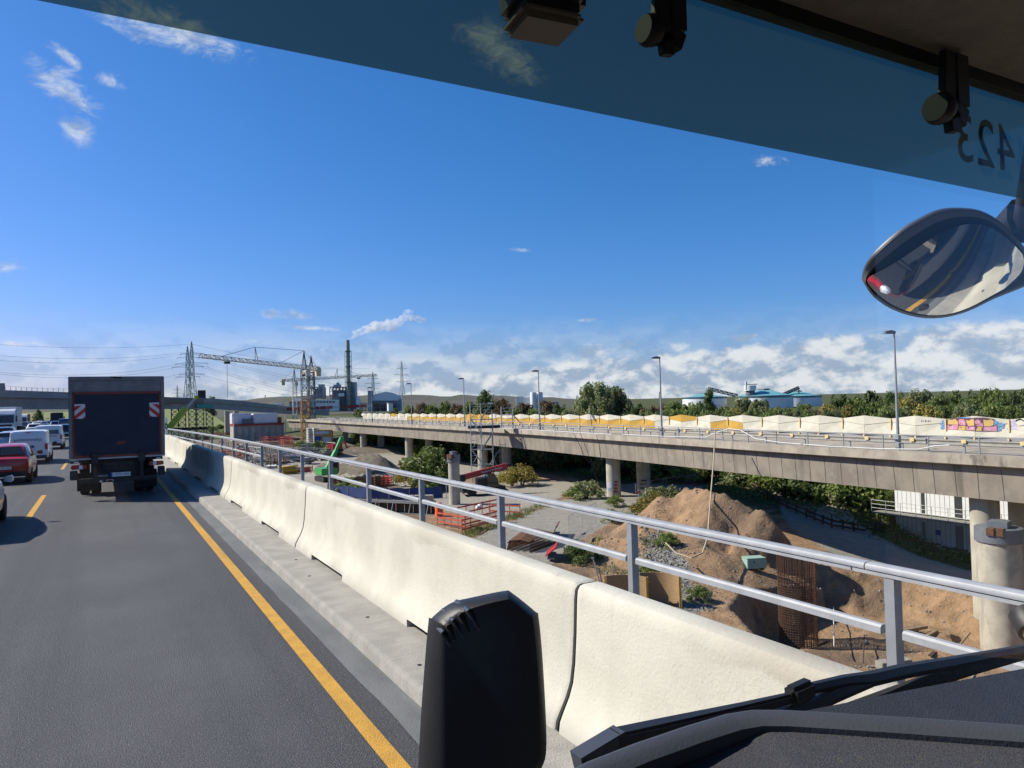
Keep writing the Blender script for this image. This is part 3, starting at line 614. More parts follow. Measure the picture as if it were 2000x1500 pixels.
for i in range(40): link_mesh('reflector', MRF, cr_, (ex(16+3.3*i)+2.0, 16+3.3*i, .72))
HS = [('white hose hung over the viaduct railing in a peak above the sand heap', [(36.5, .12), (38.5, .15), (41, .35), (42.6, .95), (44, 1.05), (45.5, .7), (47, .25), (51, .15), (60, .10)]),
      ('white hose lying along the right end of the viaduct edge', [(25.6, .5), (26.4, .42), (27.6, .16), (30, .08), (34, .07), (36.3, .11)]),
      ('white hose lying along the far stretch of the viaduct edge', [(62, .06), (70, .05), (80, .06), (88, .05), (97, .08)])]
for lab, pp in HS:
    b = B(); b.path([(ex(y)+.12-(.05 if z > .3 else 0), y, ZD+z) for y, z in pp], .036, 6); tag(b.build('hose', 'hose_white', smooth=60), lab, 'hose')

# ================================================================ NOISE WALL
WX = lambda Y: 53.2 if Y < 100 else 53.2+(Y-100)*.012
WY0, BAY = 27.5, 4.26
nw = thing('noise_wall', 'long white and yellow noise wall of folded diamond panels along the viaduct', 'noise wall', (53.2, 60, ZD))
OW = V((-53.2, -60, -ZD))
ZV, ZP, SLO, SHI, ZB0 = .52, .76, .02, .26, -.72
PRO = .28
def wpt(Y, prow, z): return V((WX(Y)-prow, Y, z))+OW
yel_low = lambda Y: 63.5 < Y < 140 or 52 < Y < 55
yel_top = lambda Y: 59 < Y < 62 or 105 < Y < 113 or 146 < Y < 150
def panel(pts, m, name='panel'):
    b = B(); back = [p+V((.10, 0, 0)) for p in pts]; n = len(pts)
    b.add(pts+back, [])
    if n == 6: f = [(0, 1, 4, 5), (1, 2, 3, 4), (6, 11, 10, 7), (7, 10, 9, 8)]
    b.f += f+[(i, (i+1) % 6, 6+(i+1) % 6, 6+i) for i in range(6)]; b.mi += [0]*10
    b.build(name, m, nw)
for i in range(-3, 34):
    y0, y1 = WY0+BAY*i, WY0+BAY*(i+1); ym = (y0+y1)/2; g = .012
    panel([wpt(y0+g, 0, ZV), wpt(ym, PRO, ZP), wpt(y1-g, 0, ZV), wpt(y1-g, 0, SHI+.008), wpt(ym, PRO, SLO+.008), wpt(y0+g, 0, SHI+.008)], 'wall_yellow' if yel_top(ym) else 'wall_white')
    ya = y0-BAY/2
    panel([wpt(ya+g, PRO-.03, SLO-.008), wpt(y0, -.03, SHI-.008), wpt(ym-g, PRO-.03, SLO-.008), wpt(ym-g, PRO-.06, ZB0), wpt(y0, .06, ZB0), wpt(ya+g, PRO-.06, ZB0)], 'wall_yellow' if yel_low(y0) else 'wall_white')
bp = B(); bp.box((0, 0, .84), (.16, .09, .82)); MWP = bp.mesh('joint_post', 'wall_cream')
bp = B(); bp.box((0, 0, 0), (.10, .10, .16)); MWC = bp.mesh('foot_clip', 'wall_cream')
for i in range(-2, 34):
    y0 = WY0+BAY*i
    link_mesh('joint_post', MWP, nw, wpt(y0, .02, ZD+.36)); link_mesh('foot_clip', MWC, nw, wpt(y0, .16, ZB0-.1)); link_mesh('foot_clip', MWC, nw, wpt(y0+BAY/2, .34, ZB0-.1))
b = B(); b.loft([[wpt(y, p, z) for p, z in ((.08, ZD-.15), (.08, ZB0+.02), (-.12, ZB0+.02), (-.12, ZD-.15))] for y in vy[8:62]]); b.build('plinth', 'new_concrete', nw)
# ---- painted letters on the last bays (flat paint on the panels)
gy0, gy1 = WY0, WY0+BAY
def gpt(u, z, off):                                   # u: metres to the right (towards smaller Y)
    Y = gy1+.55-u; k = (Y-WY0)/BAY; f = k-math.floor(k); pr = PRO*(1-abs(2*f-1))
    seam = lerp(SHI, SLO, 1-abs(2*f-1))
    if z < seam:
        g2 = PRO*abs(2*f-1); g2 = lerp(-.03+PRO*(1-abs(2*f-1)), PRO-.06-0*PRO, 0) if False else (-.03+PRO*(1-abs(2*f-1)))
        pr = max(pr, g2)
    return wpt(Y, pr+off, z)
def paint(poly, m, off):
    bm = bmesh.new(); f = bm.faces.new([bm.verts.new((u, z, 0)) for u, z in poly]); bmesh.ops.triangulate(bm, faces=[f])
    for u in (gy1+.55-WY0-BAY/2, gy1+.55-WY0-BAY, gy1+.55-WY0): bmesh.ops.bisect_plane(bm, geom=bm.verts[:]+bm.edges[:]+bm.faces[:], plane_co=(u, 0, 0), plane_no=(1, 0, 0))
    for zc in (.06, .14, .22): bmesh.ops.bisect_plane(bm, geom=bm.verts[:]+bm.edges[:]+bm.faces[:], plane_co=(0, zc, 0), plane_no=(0, 1, 0))
    for v in bm.verts: v.co = gpt(v.co.x, v.co.y, off)
    me = bpy.data.meshes.new('graffiti_paint'); bm.to_mesh(me); bm.free(); me.materials.append(MT[m])
    o = bpy.data.objects.new('graffiti_paint', me); COL.objects.link(o); o.parent = nw
def blob(cx, cz, rx, rz, n=14, j=.12, ph=0): return [(cx+rx*math.cos(2*PI*i/n)*(1+j*math.sin(3*i+ph)), cz+rz*math.sin(2*PI*i/n)*(1+j*math.cos(2*i+ph))) for i in range(n)]
for cx, cz, rx, rz in ((.45, .32, .22, .14), (.3, .12, .16, .10), (.35, -.12, .2, .12), (1.6, .55, .5, .09), (2.0, .60, .35, .08), (2.8, .55, .45, .09), (3.9, .30, .28, .2), (4.25, .18, .26, .14), (4.1, -.14, .22, .16), (4.4, .0, .1, .08), (1.0, .5, .14, .06), (2.35, .62, .1, .05)):
    paint(blob(cx, cz, rx, rz), 'sky_blue', .012)
paint([(.60, -.25), (.62, .50), (1.3, .62), (2.2, .60), (3.3, .66), (3.95, .55), (3.9, .1), (4.1, .12), (4.12, -.27)], 'plum', .016)
LTR = [('ochre', [(.70, .14), (.72, .50), (1.0, .46), (1.28, .54), (1.46, .36), (1.50, .14)]), ('pink', [(.56, -.24), (.58, .12), (.9, .02), (1.02, .12), (1.50, .12), (1.42, -.24)]),
       ('pink', [(1.52, .42), (1.6, .52), (1.9, .54), (2.05, .36), (2.04, .08), (1.66, .10), (1.54, .2)]), ('ochre', [(1.46, -.24), (1.56, .04), (2.04, .04), (2.02, -.24)]),
       ('ochre', [(2.10, .48), (2.3, .42), (2.5, .54), (2.66, .54), (2.68, .10), (2.24, .06), (2.12, .3)]), ('pink', [(2.08, -.24), (2.1, .02), (2.7, .02), (2.72, -.24)]),
       ('pink', blob(2.9, .34, .2, .17)), ('pink', [(2.76, .06), (3.2, .3), (3.26, .06)]), ('ochre', [(2.78, -.26), (2.9, .02), (3.2, .02), (3.12, -.26)]),
       ('ochre', [(3.26, .5), (3.5, .46), (3.75, .54), (3.9, .42), (3.86, .14), (3.7, .06), (3.3, .06)]), ('pink', [(3.2, -.26), (3.3, .02), (3.75, .02), (4.05, .10), (4.07, -.26)])]
for m, p in LTR: paint(p, m, .020)
for u, z in ((.9, -.1), (1.05, -.04), (1.0, -.14), (1.85, .36), (1.9, .26), (2.5, -.12), (2.6, -.05), (3.5, -.1), (3.6, -.18), (2.95, .36)): paint(blob(u, z, .045, .035, 8, 0), 'reflex_white', .024)
for p in ([(.95, .02), (1.02, .12), (.96, .14)], [(1.62, .2), (1.7, .16), (1.66, .24)], [(1.64, -.02), (1.78, -.06), (1.66, -.12)], [(2.2, .0), (2.34, -.02), (2.24, -.14)], [(3.1, .0), (3.3, -.24), (3.18, -.24)]): paint(p, 'plum', .025)
for cx, cz, rx, rz, m in ((5.1, .30, .3, .2, 'lilac'), (5.5, .42, .3, .16, 'print_black'), (5.55, .30, .28, .18, 'wall_white'), (5.3, -.02, .32, .16, 'lilac'), (5.6, -.08, .3, .14, 'wall_white'), (4.85, -.1, .2, .1, 'lilac')): paint(blob(cx, cz, rx, rz), m, .012+.004*(m == 'wall_white'))
for i, (u0, w) in enumerate(((-1.15, .05), (-1.02, .02), (-.9, .06), (-.78, .02), (-.68, .05), (-.55, .03))): paint([(u0, .30), (u0+w, .30), (u0+w+.02, .42), (u0+.02, .43)], 'print_black', .012)

# ================================================================ STREET LAMPS
def lamp(y, lab):
    X = ex(y)+.75; o = thing('street_lamp', lab, 'street lamp', (X, y, ZD-.1), group='street lamps along the old viaduct')
    b = B(); b.path([(0, 0, 0), (0, 0, .9), (0, 0, 7.4), (-.05, 0, 7.5)], [.11, .10, .05, .05], 10); b.build('pole', 'grey_steel', o, smooth=50)
    b = B(); b.box((0, 0, .5), (.26, .26, 1.0)); b.build('base', 'grey_steel', o, bevel=.02)
    b = B(); b.loft([[(-.95+a*.0, w, z) for a, w, z in ((0, -.10, 7.46), (0, .10, 7.46), (0, .07, 7.56), (0, -.07, 7.56))], [(-.5, w, z) for w, z in ((-.19, 7.44), (.19, 7.44), (.15, 7.66), (-.15, 7.66))], [(.02, w, z) for w, z in ((-.12, 7.45), (.12, 7.45), (.09, 7.62), (-.09, 7.62))]])
    b.build('lamp_head', 'lattice_grey', o, smooth=40)
for y, lab in ((29.3, 'tall street lamp on the viaduct below the coach mirror'), (54.2, 'street lamp on the viaduct near the single yellow upper wall panel'), (80.0, 'street lamp on the viaduct just left of the big willow'), (104.5, 'street lamp on the viaduct rising behind the scaffold tower'), (128.5, 'slim far street lamp left of the scaffold tower'), (153, 'farthest street lamp, in front of the power plant')): lamp(y, lab)

# ================================================================ NEW OVERPASS AND RAMP
OP = [(-120, 759, 800, 200), (0, 761.5, 800, 208), (135, 766, 799.5, 222), (240, 771, 799.5, 234), (330, 776, 799, 245), (400, 777.5, 798, 262), (470, 783, 803, 290), (560, 794, 809, 335), (640, 799, 812, 385)]
ov = thing('overpass', 'grey new overpass crossing the motorway and ramping down to the right', 'overpass', DP(0, 800, 208))
OO = -DP(0, 800, 208)
nrm = V((.35, .94, 0)).normalized()
def oploft(name, prof, m, rows):
    b = B(); rings = []
    for x, yt, yb_, d in rows:
        T, Bq = DP(x, yt, d), DP(x, yb_, d); hh = T.z-Bq.z
        rings.append([T+nrm*a - V((0, 0, hh*(1-k)))+OO for a, k in prof])
    b.loft(rings); return b.build(name, m, ov)
oploft('girder', [(1.6, .62), (1.9, 0), (8.5, 0), (8.8, .62)], 'new_concrete', OP)
oploft('parapet', [(0, 1.0), (0, .62), (.5, .60), (10.5, .60), (10.5, 1.0), (10.2, 1.0), (10.2, .72), (.3, .72), (.3, 1.0)], 'new_concrete', OP)
oploft('string_course', [(1.5, .30), (1.5, .34), (2, .34), (2, .30)], 'walk_concrete', OP[:4])
oploft('formwork', [(-.25, .95), (-.25, .50), (.2, .5), (.2, .95)], 'navy_paint', [(300, 774.5, 799, 240)]+OP[4:6])
oploft('safety_net', [(-.4, .42), (-.4, .10), (-.2, .1), (-.2, .42)], 'teal_net', [(385, 777.5, 798, 258), (418, 778.5, 799, 268)])
b = B()
for i in range(40):
    t_ = i/39*3; k = min(int(t_), 2); f = t_-k; x = lerp(OP[k][0], OP[k+1][0], f); y_ = lerp(OP[k][1], OP[k+1][1], f); d_ = lerp(OP[k][3], OP[k+1][3], f)
    p = DP(x, y_, d_)+OO; b.beam(p, p+V((0, 0, 1.0)), .12)
b.build('parapet_post', 'grey_steel', ov)
b = B(); b.box(DP(-6, 757, 209)+OO, (3.6, 2, 2.4)); b.build('sign_back', 'new_concrete', ov)
for x, y1, d in ((440, 842, 300), (458, 838, 310), (300, 850, 246)):
    p = DP(x, 803, d); b = B(); b.lathe([(1.1, 0), (1.1, p.z-ZG+1)], 14, V((p.x, p.y, ZG-1))+OO+nrm*3); b.build('pier', 'pier_concrete', ov, smooth=40)
def shoring(x, d, lab):
    p = DP(x, 799, d)+nrm*2; o = thing('shoring_tower', lab, 'scaffold', (p.x, p.y, ZG), group='shoring towers under the new overpass'); h = p.z-ZG; w = 1.1; b = B()
    for sx in (-w, w):
        for sy in (-w, w): b.beam((sx, sy, 0), (sx, sy, h), .16)
    b.build('standard', 'machine_dark', o); b = B()
    for k in range(6):
        z0, z1 = h*k/6, h*(k+1)/6
        for s_ in (-w, w): b.beam((-w, s_, z0), (w, s_, z1), .1); b.beam((w, s_, z0), (-w, s_, z1), .1); b.beam((-w, s_, z1), (w, s_, z1), .12)
    b.build('brace', 'machine_dark', o)
for x, d, lab in ((338, 246, 'dark shoring tower under the overpass, nearest the truck'), (352, 249, 'dark shoring tower under the overpass, second from the truck'), (372, 254, 'dark shoring tower beside the lime crane boom tip'), (388, 258, 'dark shoring tower second from the green net end'), (406, 263, 'dark shoring tower under the green net end')): shoring(x, d, lab)
b = B(); b.box(DP(394, 771, 262), (2.6, .6, 3.2)); tag(b.build('sign_board', 'machine_dark'), 'dark sign board standing on the ramp deck', 'sign')

# ================================================================ LANDFILL HILL, MEADOW
prof = [(-400, 800), (60, 797), (330, 784), (420, 780), (500, 778), (560, 774), (620, 770), (700, 773), (800, 771), (900, 772), (1000, 774), (1100, 779), (1250, 790), (1400, 802), (1600, 806), (2400, 806)]
cols = []; xs = list(range(-400, 2000, 20))
for x in xs:
    y = interp(prof, x)+.7*math.sin(x*.11)+.5*math.sin(x*.031+1); hz = 805-.026*(x-198)
    col = []
    for d, k in ((900, -.1), (1050, .30), (1180, .36), (1300, .85), (1380, 1.0), (1800, 1.0), (2300, .2)):
        p = DP(x, hz, d); zt = DP(x, y, 1380).z; col.append(V((p.x, p.y, lerp(ZG-3, zt, k)+4*NZ.noise((x*.02, d*.01, 0)))))
    cols.append(col)
b = B(); b.loft(cols, closed=False)
mat('hill_grass', (0.065, 0.08, 0.045), (0.085, 0.075, 0.06), .012, 1.0, streak=((0.11, 0.092, 0.082), .03, .5, .62, (1, 1, 8)), spots=((0.055, 0.07, 0.035), .03, .56, .66))
tag(b.build('hill', 'hill_grass', smooth=60), 'flat topped grassed landfill hill on the horizon', kind='structure')
mat('meadow_grass', (0.15, 0.19, 0.055), (0.19, 0.20, 0.07), .05, 1.0)
b = B(); rings = []
for X in range(-260, 61, 20): rings.append([V((X, 420, -6.5)), V((X, 450, -4.6)), V((X, 520, 1.2+.6*math.sin(X*.05))), V((X, 640, 3.5)), V((X, 800, 3.0))])
b.loft(rings, closed=False); tag(b.build('meadow', 'meadow_grass', smooth=60), 'bright green meadow seen under the overpass', kind='structure')

# ---- sprayed marks on the viaduct piers
def pier_mark(X, Y, r, a0, a1, z0, z1, m, wav=0.0):
    b = B(); n = 8; vs = []
    for i in range(n+1):
        a = lerp(a0, a1, i/n); k = wav*math.sin(i*2.1); vs += [V((X+r*math.cos(a), Y+r*math.sin(a), z0+k))+OV, V((X+r*math.cos(a), Y+r*math.sin(a), z1+k))+OV]
    b.add(vs, [(2*i, 2*i+2, 2*i+3, 2*i+1) for i in range(n)]); b.build('sprayed_mark', m, via)
PX = ex(65)+2.1
for k in range(4): pier_mark(PX, 65, .765, PI+.95+.04*k, PI+1.5, -7.4+.34*k, -7.18+.34*k, 'dull_red', .03)
pier_mark(PX, 65, .764, PI-.1, PI+.7, -6.9, -6.3, 'lilac', .02); pier_mark(PX, 65, .766, PI-.1, PI+.5, -7.2, -7.0, 'sky_blue', .03)
PX2 = ex(65)+6.2
for k in range(3): pier_mark(PX2, 65, .765, PI+.3+.1*k, PI+1.3, -7.3+.4*k, -7.16+.4*k, 'print_black', .06)
pier_mark(ex(24.9)+2.1, 24.9, .765, PI+.2, PI+.75, -9.6, -8.9, 'mint', .0)
# ================================================================ VEHICLES
# stations: (y, z_bottom, z_belt, z_top, half width, half width at roof); y = 0 is the middle, rear negative
KIND = {
 'hatch': [(-1.98, .42, .78, .80, .70, .62), (-1.93, .30, .92, .94, .80, .66), (-1.72, .26, .98, 1.02, .85, .66), (-1.35, .24, .96, 1.40, .86, .60), (-.9, .22, .95, 1.46, .86, .60), (.1, .22, .93, 1.47, .86, .60), (.55, .22, .92, 1.40, .86, .61), (1.15, .22, .90, .96, .86, .66), (1.75, .24, .76, .82, .80, .62), (1.98, .34, .62, .66, .66, .5)],
 'estate': [(-2.2, .42, .80, .82, .72, .64), (-2.15, .30, .92, .96, .82, .68), (-2.02, .26, .98, 1.10, .88, .66), (-1.80, .24, .98, 1.44, .89, .64), (-1.2, .22, .97, 1.50, .89, .64), (.1, .22, .95, 1.52, .89, .64), (.6, .22, .94, 1.45, .89, .64), (1.25, .22, .92, .99, .89, .68), (1.95, .24, .78, .84, .84, .64), (2.2, .34, .62, .66, .70, .5)],
 'sedan': [(-2.25, .42, .78, .80, .72, .64), (-2.18, .30, .92, .95, .82, .68), (-1.75, .24, .95, 1.00, .88, .68), (-1.05, .22, .95, 1.36, .88, .60), (-.5, .22, .94, 1.43, .88, .60), (.1, .22, .93, 1.43, .88, .60), (.55, .22, .92, 1.36, .88, .61), (1.25, .22, .90, .96, .88, .66), (1.95, .24, .76, .82, .82, .62), (2.25, .34, .62, .66, .68, .5)],
 'van': [(-2.1, .40, .95, 1.20, .78, .72), (-2.08, .28, 1.05, 1.70, .86, .74), (-1.98, .26, 1.08, 1.84, .90, .76), (-1.5, .24, 1.08, 1.88, .91, .77), (.1, .24, 1.06, 1.88, .91, .77), (.55, .24, 1.04, 1.80, .91, .76), (1.15, .24, 1.02, 1.10, .90, .74), (1.75, .26, .86, .92, .84, .66), (2.08, .36, .68, .72, .70, .5)],
}
WHL = None
def wheel_meshes():
    b = B(); b.lathe([(.18, -.09), (.28, -.105), (.315, -.085), (.32, 0), (.315, .085), (.28, .105), (.18, .09)], 20, mtx=M.Rotation(PI/2, 3, 'Y')); ty = b.mesh('tyre', 'rubber', smooth=35)
    b = B(); b.lathe([(.02, -.07), (.06, -.085), (.18, -.06), (.19, -.092), (.205, -.092), (.205, .092), (.19, .092), (.18, .06), (.06, .085), (.02, .07)], 20, mtx=M.Rotation(PI/2, 3, 'Y')); rm_ = b.mesh('rim', 'rim_metal', smooth=30)
    return ty, rm_
TYRE, RIM = wheel_meshes()
def add_wheel(par, x, y, r=.32, wid=1.0):
    b = B(); b.lathe([(.03, -.10), (.03, .10)], 8, mtx=M.Rotation(PI/2, 3, 'Y')); w = b.build('wheel', 'machine_dark', par, loc=(x, y, r)); k = r/.32; w.scale = (wid, k, k)
    link_mesh('tyre', TYRE, w); link_mesh('rim', RIM, w); return w
def car(name, label, cat, kind, paint, loc, rz=0.0, group='cars in the traffic jam', plate=None, glassrear=True, brake=False):
    S = KIND[kind]; o = thing(name, label, cat, loc, rz, group)
    def ring(s):
        y, zb, zt_, zr, w, wr = s; hood = zr < zt_+.2
        h = [(0, zb), (.80*w, zb), (w*.97, zb+.10), (w, lerp(zb, zt_, .5)), (w*.985, lerp(zb, zt_, .8)), (w*.955, zt_)]
        h += [(lerp(w*.95, wr, .55), lerp(zt_, zr, .55)), (wr+.03, zr-.07), (wr*.82, zr-.015), (0, zr)] if not hood else [(w*.93, lerp(zt_, zr, .4)), (w*.86, zr-.01), (w*.6, zr), (0, zr+.01)]
        return [(x, y, z) for x, z in h]+[(-x, y, z) for x, z in reversed(h[1:-1])]
    # interpolate stations for a rounder shape
    fine_ = []
    for a, c in zip(S, S[1:]):
        for k in (0, .5): fine_.append(tuple(lerp(u, v, k) for u, v in zip(a, c)))
    fine_.append(S[-1])
    b = B(); b.loft([ring(s) for s in fine_]); body = b.build('body', paint, o, smooth=38)
    g = [s for s in S if s[3] > s[2]+.3]; tail = S[S.index(g[0])-1]; nose = S[S.index(g[-1])+1]
    def quad(name, P, m, off=.014, inset=.0):
        P = [V(p) for p in P]; n = (P[1]-P[0]).cross(P[3]-P[0]).normalized(); c = sum(P, V())/4
        if n.dot(c-V((0, 0, .7))) < 0: n = -n
        Q = [c+(p-c)*(1-inset)+n*off for p in P]; bb_ = B(); bb_.add(Q+[q-n*.012 for q in Q], [(0, 1, 2, 3), (7, 6, 5, 4), (0, 4, 5, 1), (1, 5, 6, 2), (2, 6, 7, 3), (3, 7, 4, 0)]); return bb_.build(name, m, o)
    for sx in (-1, 1):
        for a, c in zip(g[:-1], g[1:]):
            if kind == 'van' and a[0] < 0: continue
            P = [(sx*a[4]*.955, a[0]+.05, a[2]+.03), (sx*c[4]*.955, c[0]-.05, c[2]+.03), (sx*(c[5]+.045), c[0]-.05, c[3]-.11), (sx*(a[5]+.045), a[0]+.05, a[3]-.11)]
            quad('side_window', P, 'glass_dark', .012)
        a, c = g[-1], nose
        quad('front_side_window', [(sx*a[4]*.953, a[0], a[2]+.03), (sx*lerp(a[4], c[4], .75)*.953, lerp(a[0], c[0], .75), lerp(a[2], c[2], .75)+.03), (sx*lerp(a[5]+.05, c[4]*.94, .72), lerp(a[0], c[0], .72), lerp(a[3], c[3]+.0, .72)-.05), (sx*(a[5]+.05), a[0], a[3]-.12)], 'glass_dark', .012)
    a, c = nose, g[-1]
    quad('windscreen', [(-a[4]*.84, lerp(a[0], c[0], .1), lerp(a[3], c[3], .1)+.01), (a[4]*.84, lerp(a[0], c[0], .1), lerp(a[3], c[3], .1)+.01), (c[5]*.9, lerp(a[0], c[0], .92), lerp(a[3], c[3], .92)), (-c[5]*.9, lerp(a[0], c[0], .92), lerp(a[3], c[3], .92))], 'glass_dark', .02)
    ry = S[0][0]
    if glassrear:
        a, c = tail, g[0]
        if kind == 'van': quad('rear_window', [(-.66, ry+.02, 1.18), (.66, ry+.02, 1.18), (.62, ry+.05, 1.62), (-.62, ry+.05, 1.62)], 'glass_dark', .03)
        else: quad('rear_window', [(-a[4]*.78, lerp(a[0], c[0], .12), lerp(a[3], c[3], .14)+.01), (a[4]*.78, lerp(a[0], c[0], .12), lerp(a[3], c[3], .14)+.01), (c[5]*.86, lerp(a[0], c[0], .9), lerp(a[3], c[3], .9)), (-c[5]*.86, lerp(a[0], c[0], .9), lerp(a[3], c[3], .9))], 'glass_dark', .022)
    w = S[1][4]; zl = S[1][2]
    for sx in (-1, 1):
        b = B()
        if kind == 'van': b.bb(sx*.80-.06, sx*.80+.06, ry-.03, ry+.16, .78, 1.12)
        else: b.add([(sx*(w-.26), ry+.0, zl-.20), (sx*(w+.0), ry+.07, zl-.24), (sx*(w+.035), ry+.34, zl-.02), (sx*(w-.12), ry+.03, zl-.02), (sx*(w-.26), ry+.1, zl-.2), (sx*(w-.1), ry+.3, zl-.24), (sx*(w-.1), ry+.4, zl-.02), (sx*(w-.12), ry+.2, zl-.02)], [(0, 1, 2, 3), (7, 6, 5, 4), (0, 4, 5, 1), (1, 5, 6, 2), (2, 6, 7, 3), (3, 7, 4, 0)])
        b.build('tail_light', 'tail_red', o)
        fy = S[-1][0]; b = B(); b.add([(sx*.42, fy-.10, .62), (sx*.68, fy-.22, .66), (sx*.76, fy-.42, .78), (sx*.46, fy-.16, .76), (sx*.42, fy-.3, .62), (sx*.66, fy-.4, .66), (sx*.7, fy-.5, .78), (sx*.46, fy-.4, .76)], [(0, 1, 2, 3), (7, 6, 5, 4), (0, 4, 5, 1), (1, 5, 6, 2), (2, 6, 7, 3), (3, 7, 4, 0)]); b.build('headlight', 'lamp_clear', o)
        my = g[-1][0]+.35; b = B(); b.loft([[(sx*(S[4][4]+.02), my+.0, .98), (sx*(S[4][4]+.02), my+.06, .98), (sx*(S[4][4]+.02), my+.06, 1.08), (sx*(S[4][4]+.02), my, 1.08)], [(sx*(S[4][4]+.17), my-.02, .95), (sx*(S[4][4]+.17), my+.10, .95), (sx*(S[4][4]+.17), my+.10, 1.12), (sx*(S[4][4]+.17), my-.02, 1.12)], [(sx*(S[4][4]+.22), my+.0, 1.0), (sx*(S[4][4]+.22), my+.06, 1.0), (sx*(S[4][4]+.22), my+.06, 1.08), (sx*(S[4][4]+.22), my, 1.08)]]); b.build('wing_mirror', 'machine_dark' if kind == 'van' else paint, o, smooth=40)
        for wy in (S[0][0]+.72, S[-1][0]-.82): add_wheel(o, sx*(S[4][4]-.10), wy)
    b = B(); b.loft([[(-w*.92, ry+.02, .28), (w*.92, ry+.02, .28), (w*.92, ry+.02, .48), (-w*.92, ry+.02, .48)], [(-w*.95, ry-.045, .30), (w*.95, ry-.045, .30), (w*.95, ry-.045, .46), (-w*.95, ry-.045, .46)]]); b.build('rear_bumper', 'machine_dark', o, bevel=.01)
    b = B(); b.bb(-.26, .26, ry-.058, ry-.047 if kind != 'van' else ry-.047, .62-.055 if kind != 'van' else .52, .62+.055 if kind != 'van' else .63); b.bb(-.26, .26, ry-.047, ry+.12, .60, .61)
    pl = b.build('number_plate', 'plate_white', o)
    if plate: text('plate_text', plate, .10, frame((0, ry-.060, .62 if kind != 'van' else .575), (1, 0, 0), (0, 0, 1)), 'print_black', pl, .001)
    return o
c1 = car('hatchback_car', 'red hatchback in the next lane beside the box truck', 'car', 'hatch', 'red_paint', (-3.22, 35.2, 0), plate='SU PZ 210', group=None)
v1 = car('delivery_van', 'white small panel van with blue lettering ahead of the red hatchback', 'van', 'van', 'white_paint', (-3.36, 48.0, 0), group=None, glassrear=False)
v1.scale = (1, 1, .93)
text('lettering', 'goldschmidtz', .235, frame((-.02, -2.122, 1.36), (1, 0, 0), (0, .02, 1)), 'print_blue', v1, .002)
b = B(); b.lathe([(.09, 0), (.09, .006)], 12, (.18, -2.115, .96), M.Rotation(PI/2, 3, 'X')); b.bb(.08, .28, -2.125, -2.11, .80, .82); b.build('emblem', 'print_blue', v1)
b = B(); b.bb(-.10, .10, -2.11, -2.06, 1.74, 1.78); b.build('brake_light', 'tail_red', v1)
v2 = car('delivery_van', 'white van with wide dark rear window ahead of the lettered van', 'van', 'van', 'white_paint', (-3.4, 65.2, 0), group=None)
v2.scale = (1, 1, .93)
b = B(); b.lathe([(.20, 0), (.20, .05), (.12, .06)], 16, (-.42, -2.12, .92), M.Rotation(PI/2, 3, 'X')); b.build('spare_cover', 'print_black', v2)
b = B(); b.bb(-.55, .55, -2.13, -2.09, 1.02, 1.07); b.build('handle_strip', 'machine_dark', v2)
car('sedan_car', 'silver car at the left photo edge, only its right flank showing', 'car', 'sedan', 'silver_paint', (-3.0, 20.9, 0), group=None)
JAM = [('estate_car', 'dark grey estate at the left edge ahead of the red hatchback', 'estate', 'black_paint', 6, 868, 0), ('hatchback_car', 'white hatchback right of the oncoming white car', 'hatch', 'white_paint', 72, 841, 0), ('sedan_car', 'blue sedan left of the deep blue people carrier', 'sedan', 'blue_paint', 96, 834, 0), ('sedan_car', 'grey sedan behind the white lorry', 'sedan', 'silver_paint', 34, 836, 1), ('estate_car', 'white estate among the far oncoming cars', 'estate', 'white_paint', 50, 830, 1),
       ('suv_car', 'pale blue grey estate left of the lettered van', 'estate', 'silver_paint', 20, 889, 0), ('hatchback_car', 'small white car with red light beyond the vans', 'hatch', 'white_paint', 66, 851, 0), ('estate_car', 'dark blue estate between the vans and the truck', 'estate', 'navy_paint', 129, 858, 0),
       ('estate_car', 'blue car in the queue above the white vans', 'estate', 'blue_paint', 109, 840, 0), ('people_carrier', 'deep blue people carrier just left of the truck edge', 'van', 'blue_paint', 127, 842, 0), ('hatchback_car', 'white car roof showing above the blue cars', 'van', 'white_paint', 112, 829, 0), ('sedan_car', 'white oncoming car in front of the white lorry', 'sedan', 'white_paint', 24, 845, 1),
       ('estate_car', 'black oncoming car with one bright headlight', 'estate', 'black_paint', 47, 841, 1), ('sedan_car', 'silver oncoming car in the middle of the jam', 'sedan', 'silver_paint', 60, 834, 1), ('estate_car', 'dark oncoming car behind the silver one', 'estate', 'black_paint', 56, 827, 1), ('estate_car', 'grey oncoming car left of the dark one', 'estate', 'silver_paint', 40, 831, 1),
       ('sedan_car', 'pale car in the second lane far ahead', 'sedan', 'silver_paint', 84, 837, 0), ('hatchback_car', 'dark small car far ahead in the second lane', 'hatch', 'navy_paint', 90, 829, 0), ('estate_car', 'white car far ahead in the second lane', 'estate', 'white_paint', 78, 828, 0),
       ('sedan_car', 'silver car deep in the queue before the overpass', 'sedan', 'silver_paint', 100, 826, 0), ('estate_car', 'black car deep in the queue before the overpass', 'estate', 'black_paint', 93, 822, 0), ('hatchback_car', 'white small oncoming car by the median far ahead', 'hatch', 'white_paint', 70, 824, 1), ('estate_car', 'far dark car right beside the red white lorry', 'estate', 'navy_paint', 105, 820, 0)]
def on_road(x, y):
    z = 0.0
    for _ in range(30):
        p = G(x, y, z); z = .6*z+.4*rz_(min(p.y, 330))
    return V((p.x, p.y, rz_(p.y)))
for nm, lab, kind, paint, x, y, opp in JAM: car(nm, lab, 'car', kind, paint, on_road(x, y)+V((0, -2.1 if opp else 2.1, 0)), PI if opp else 0)

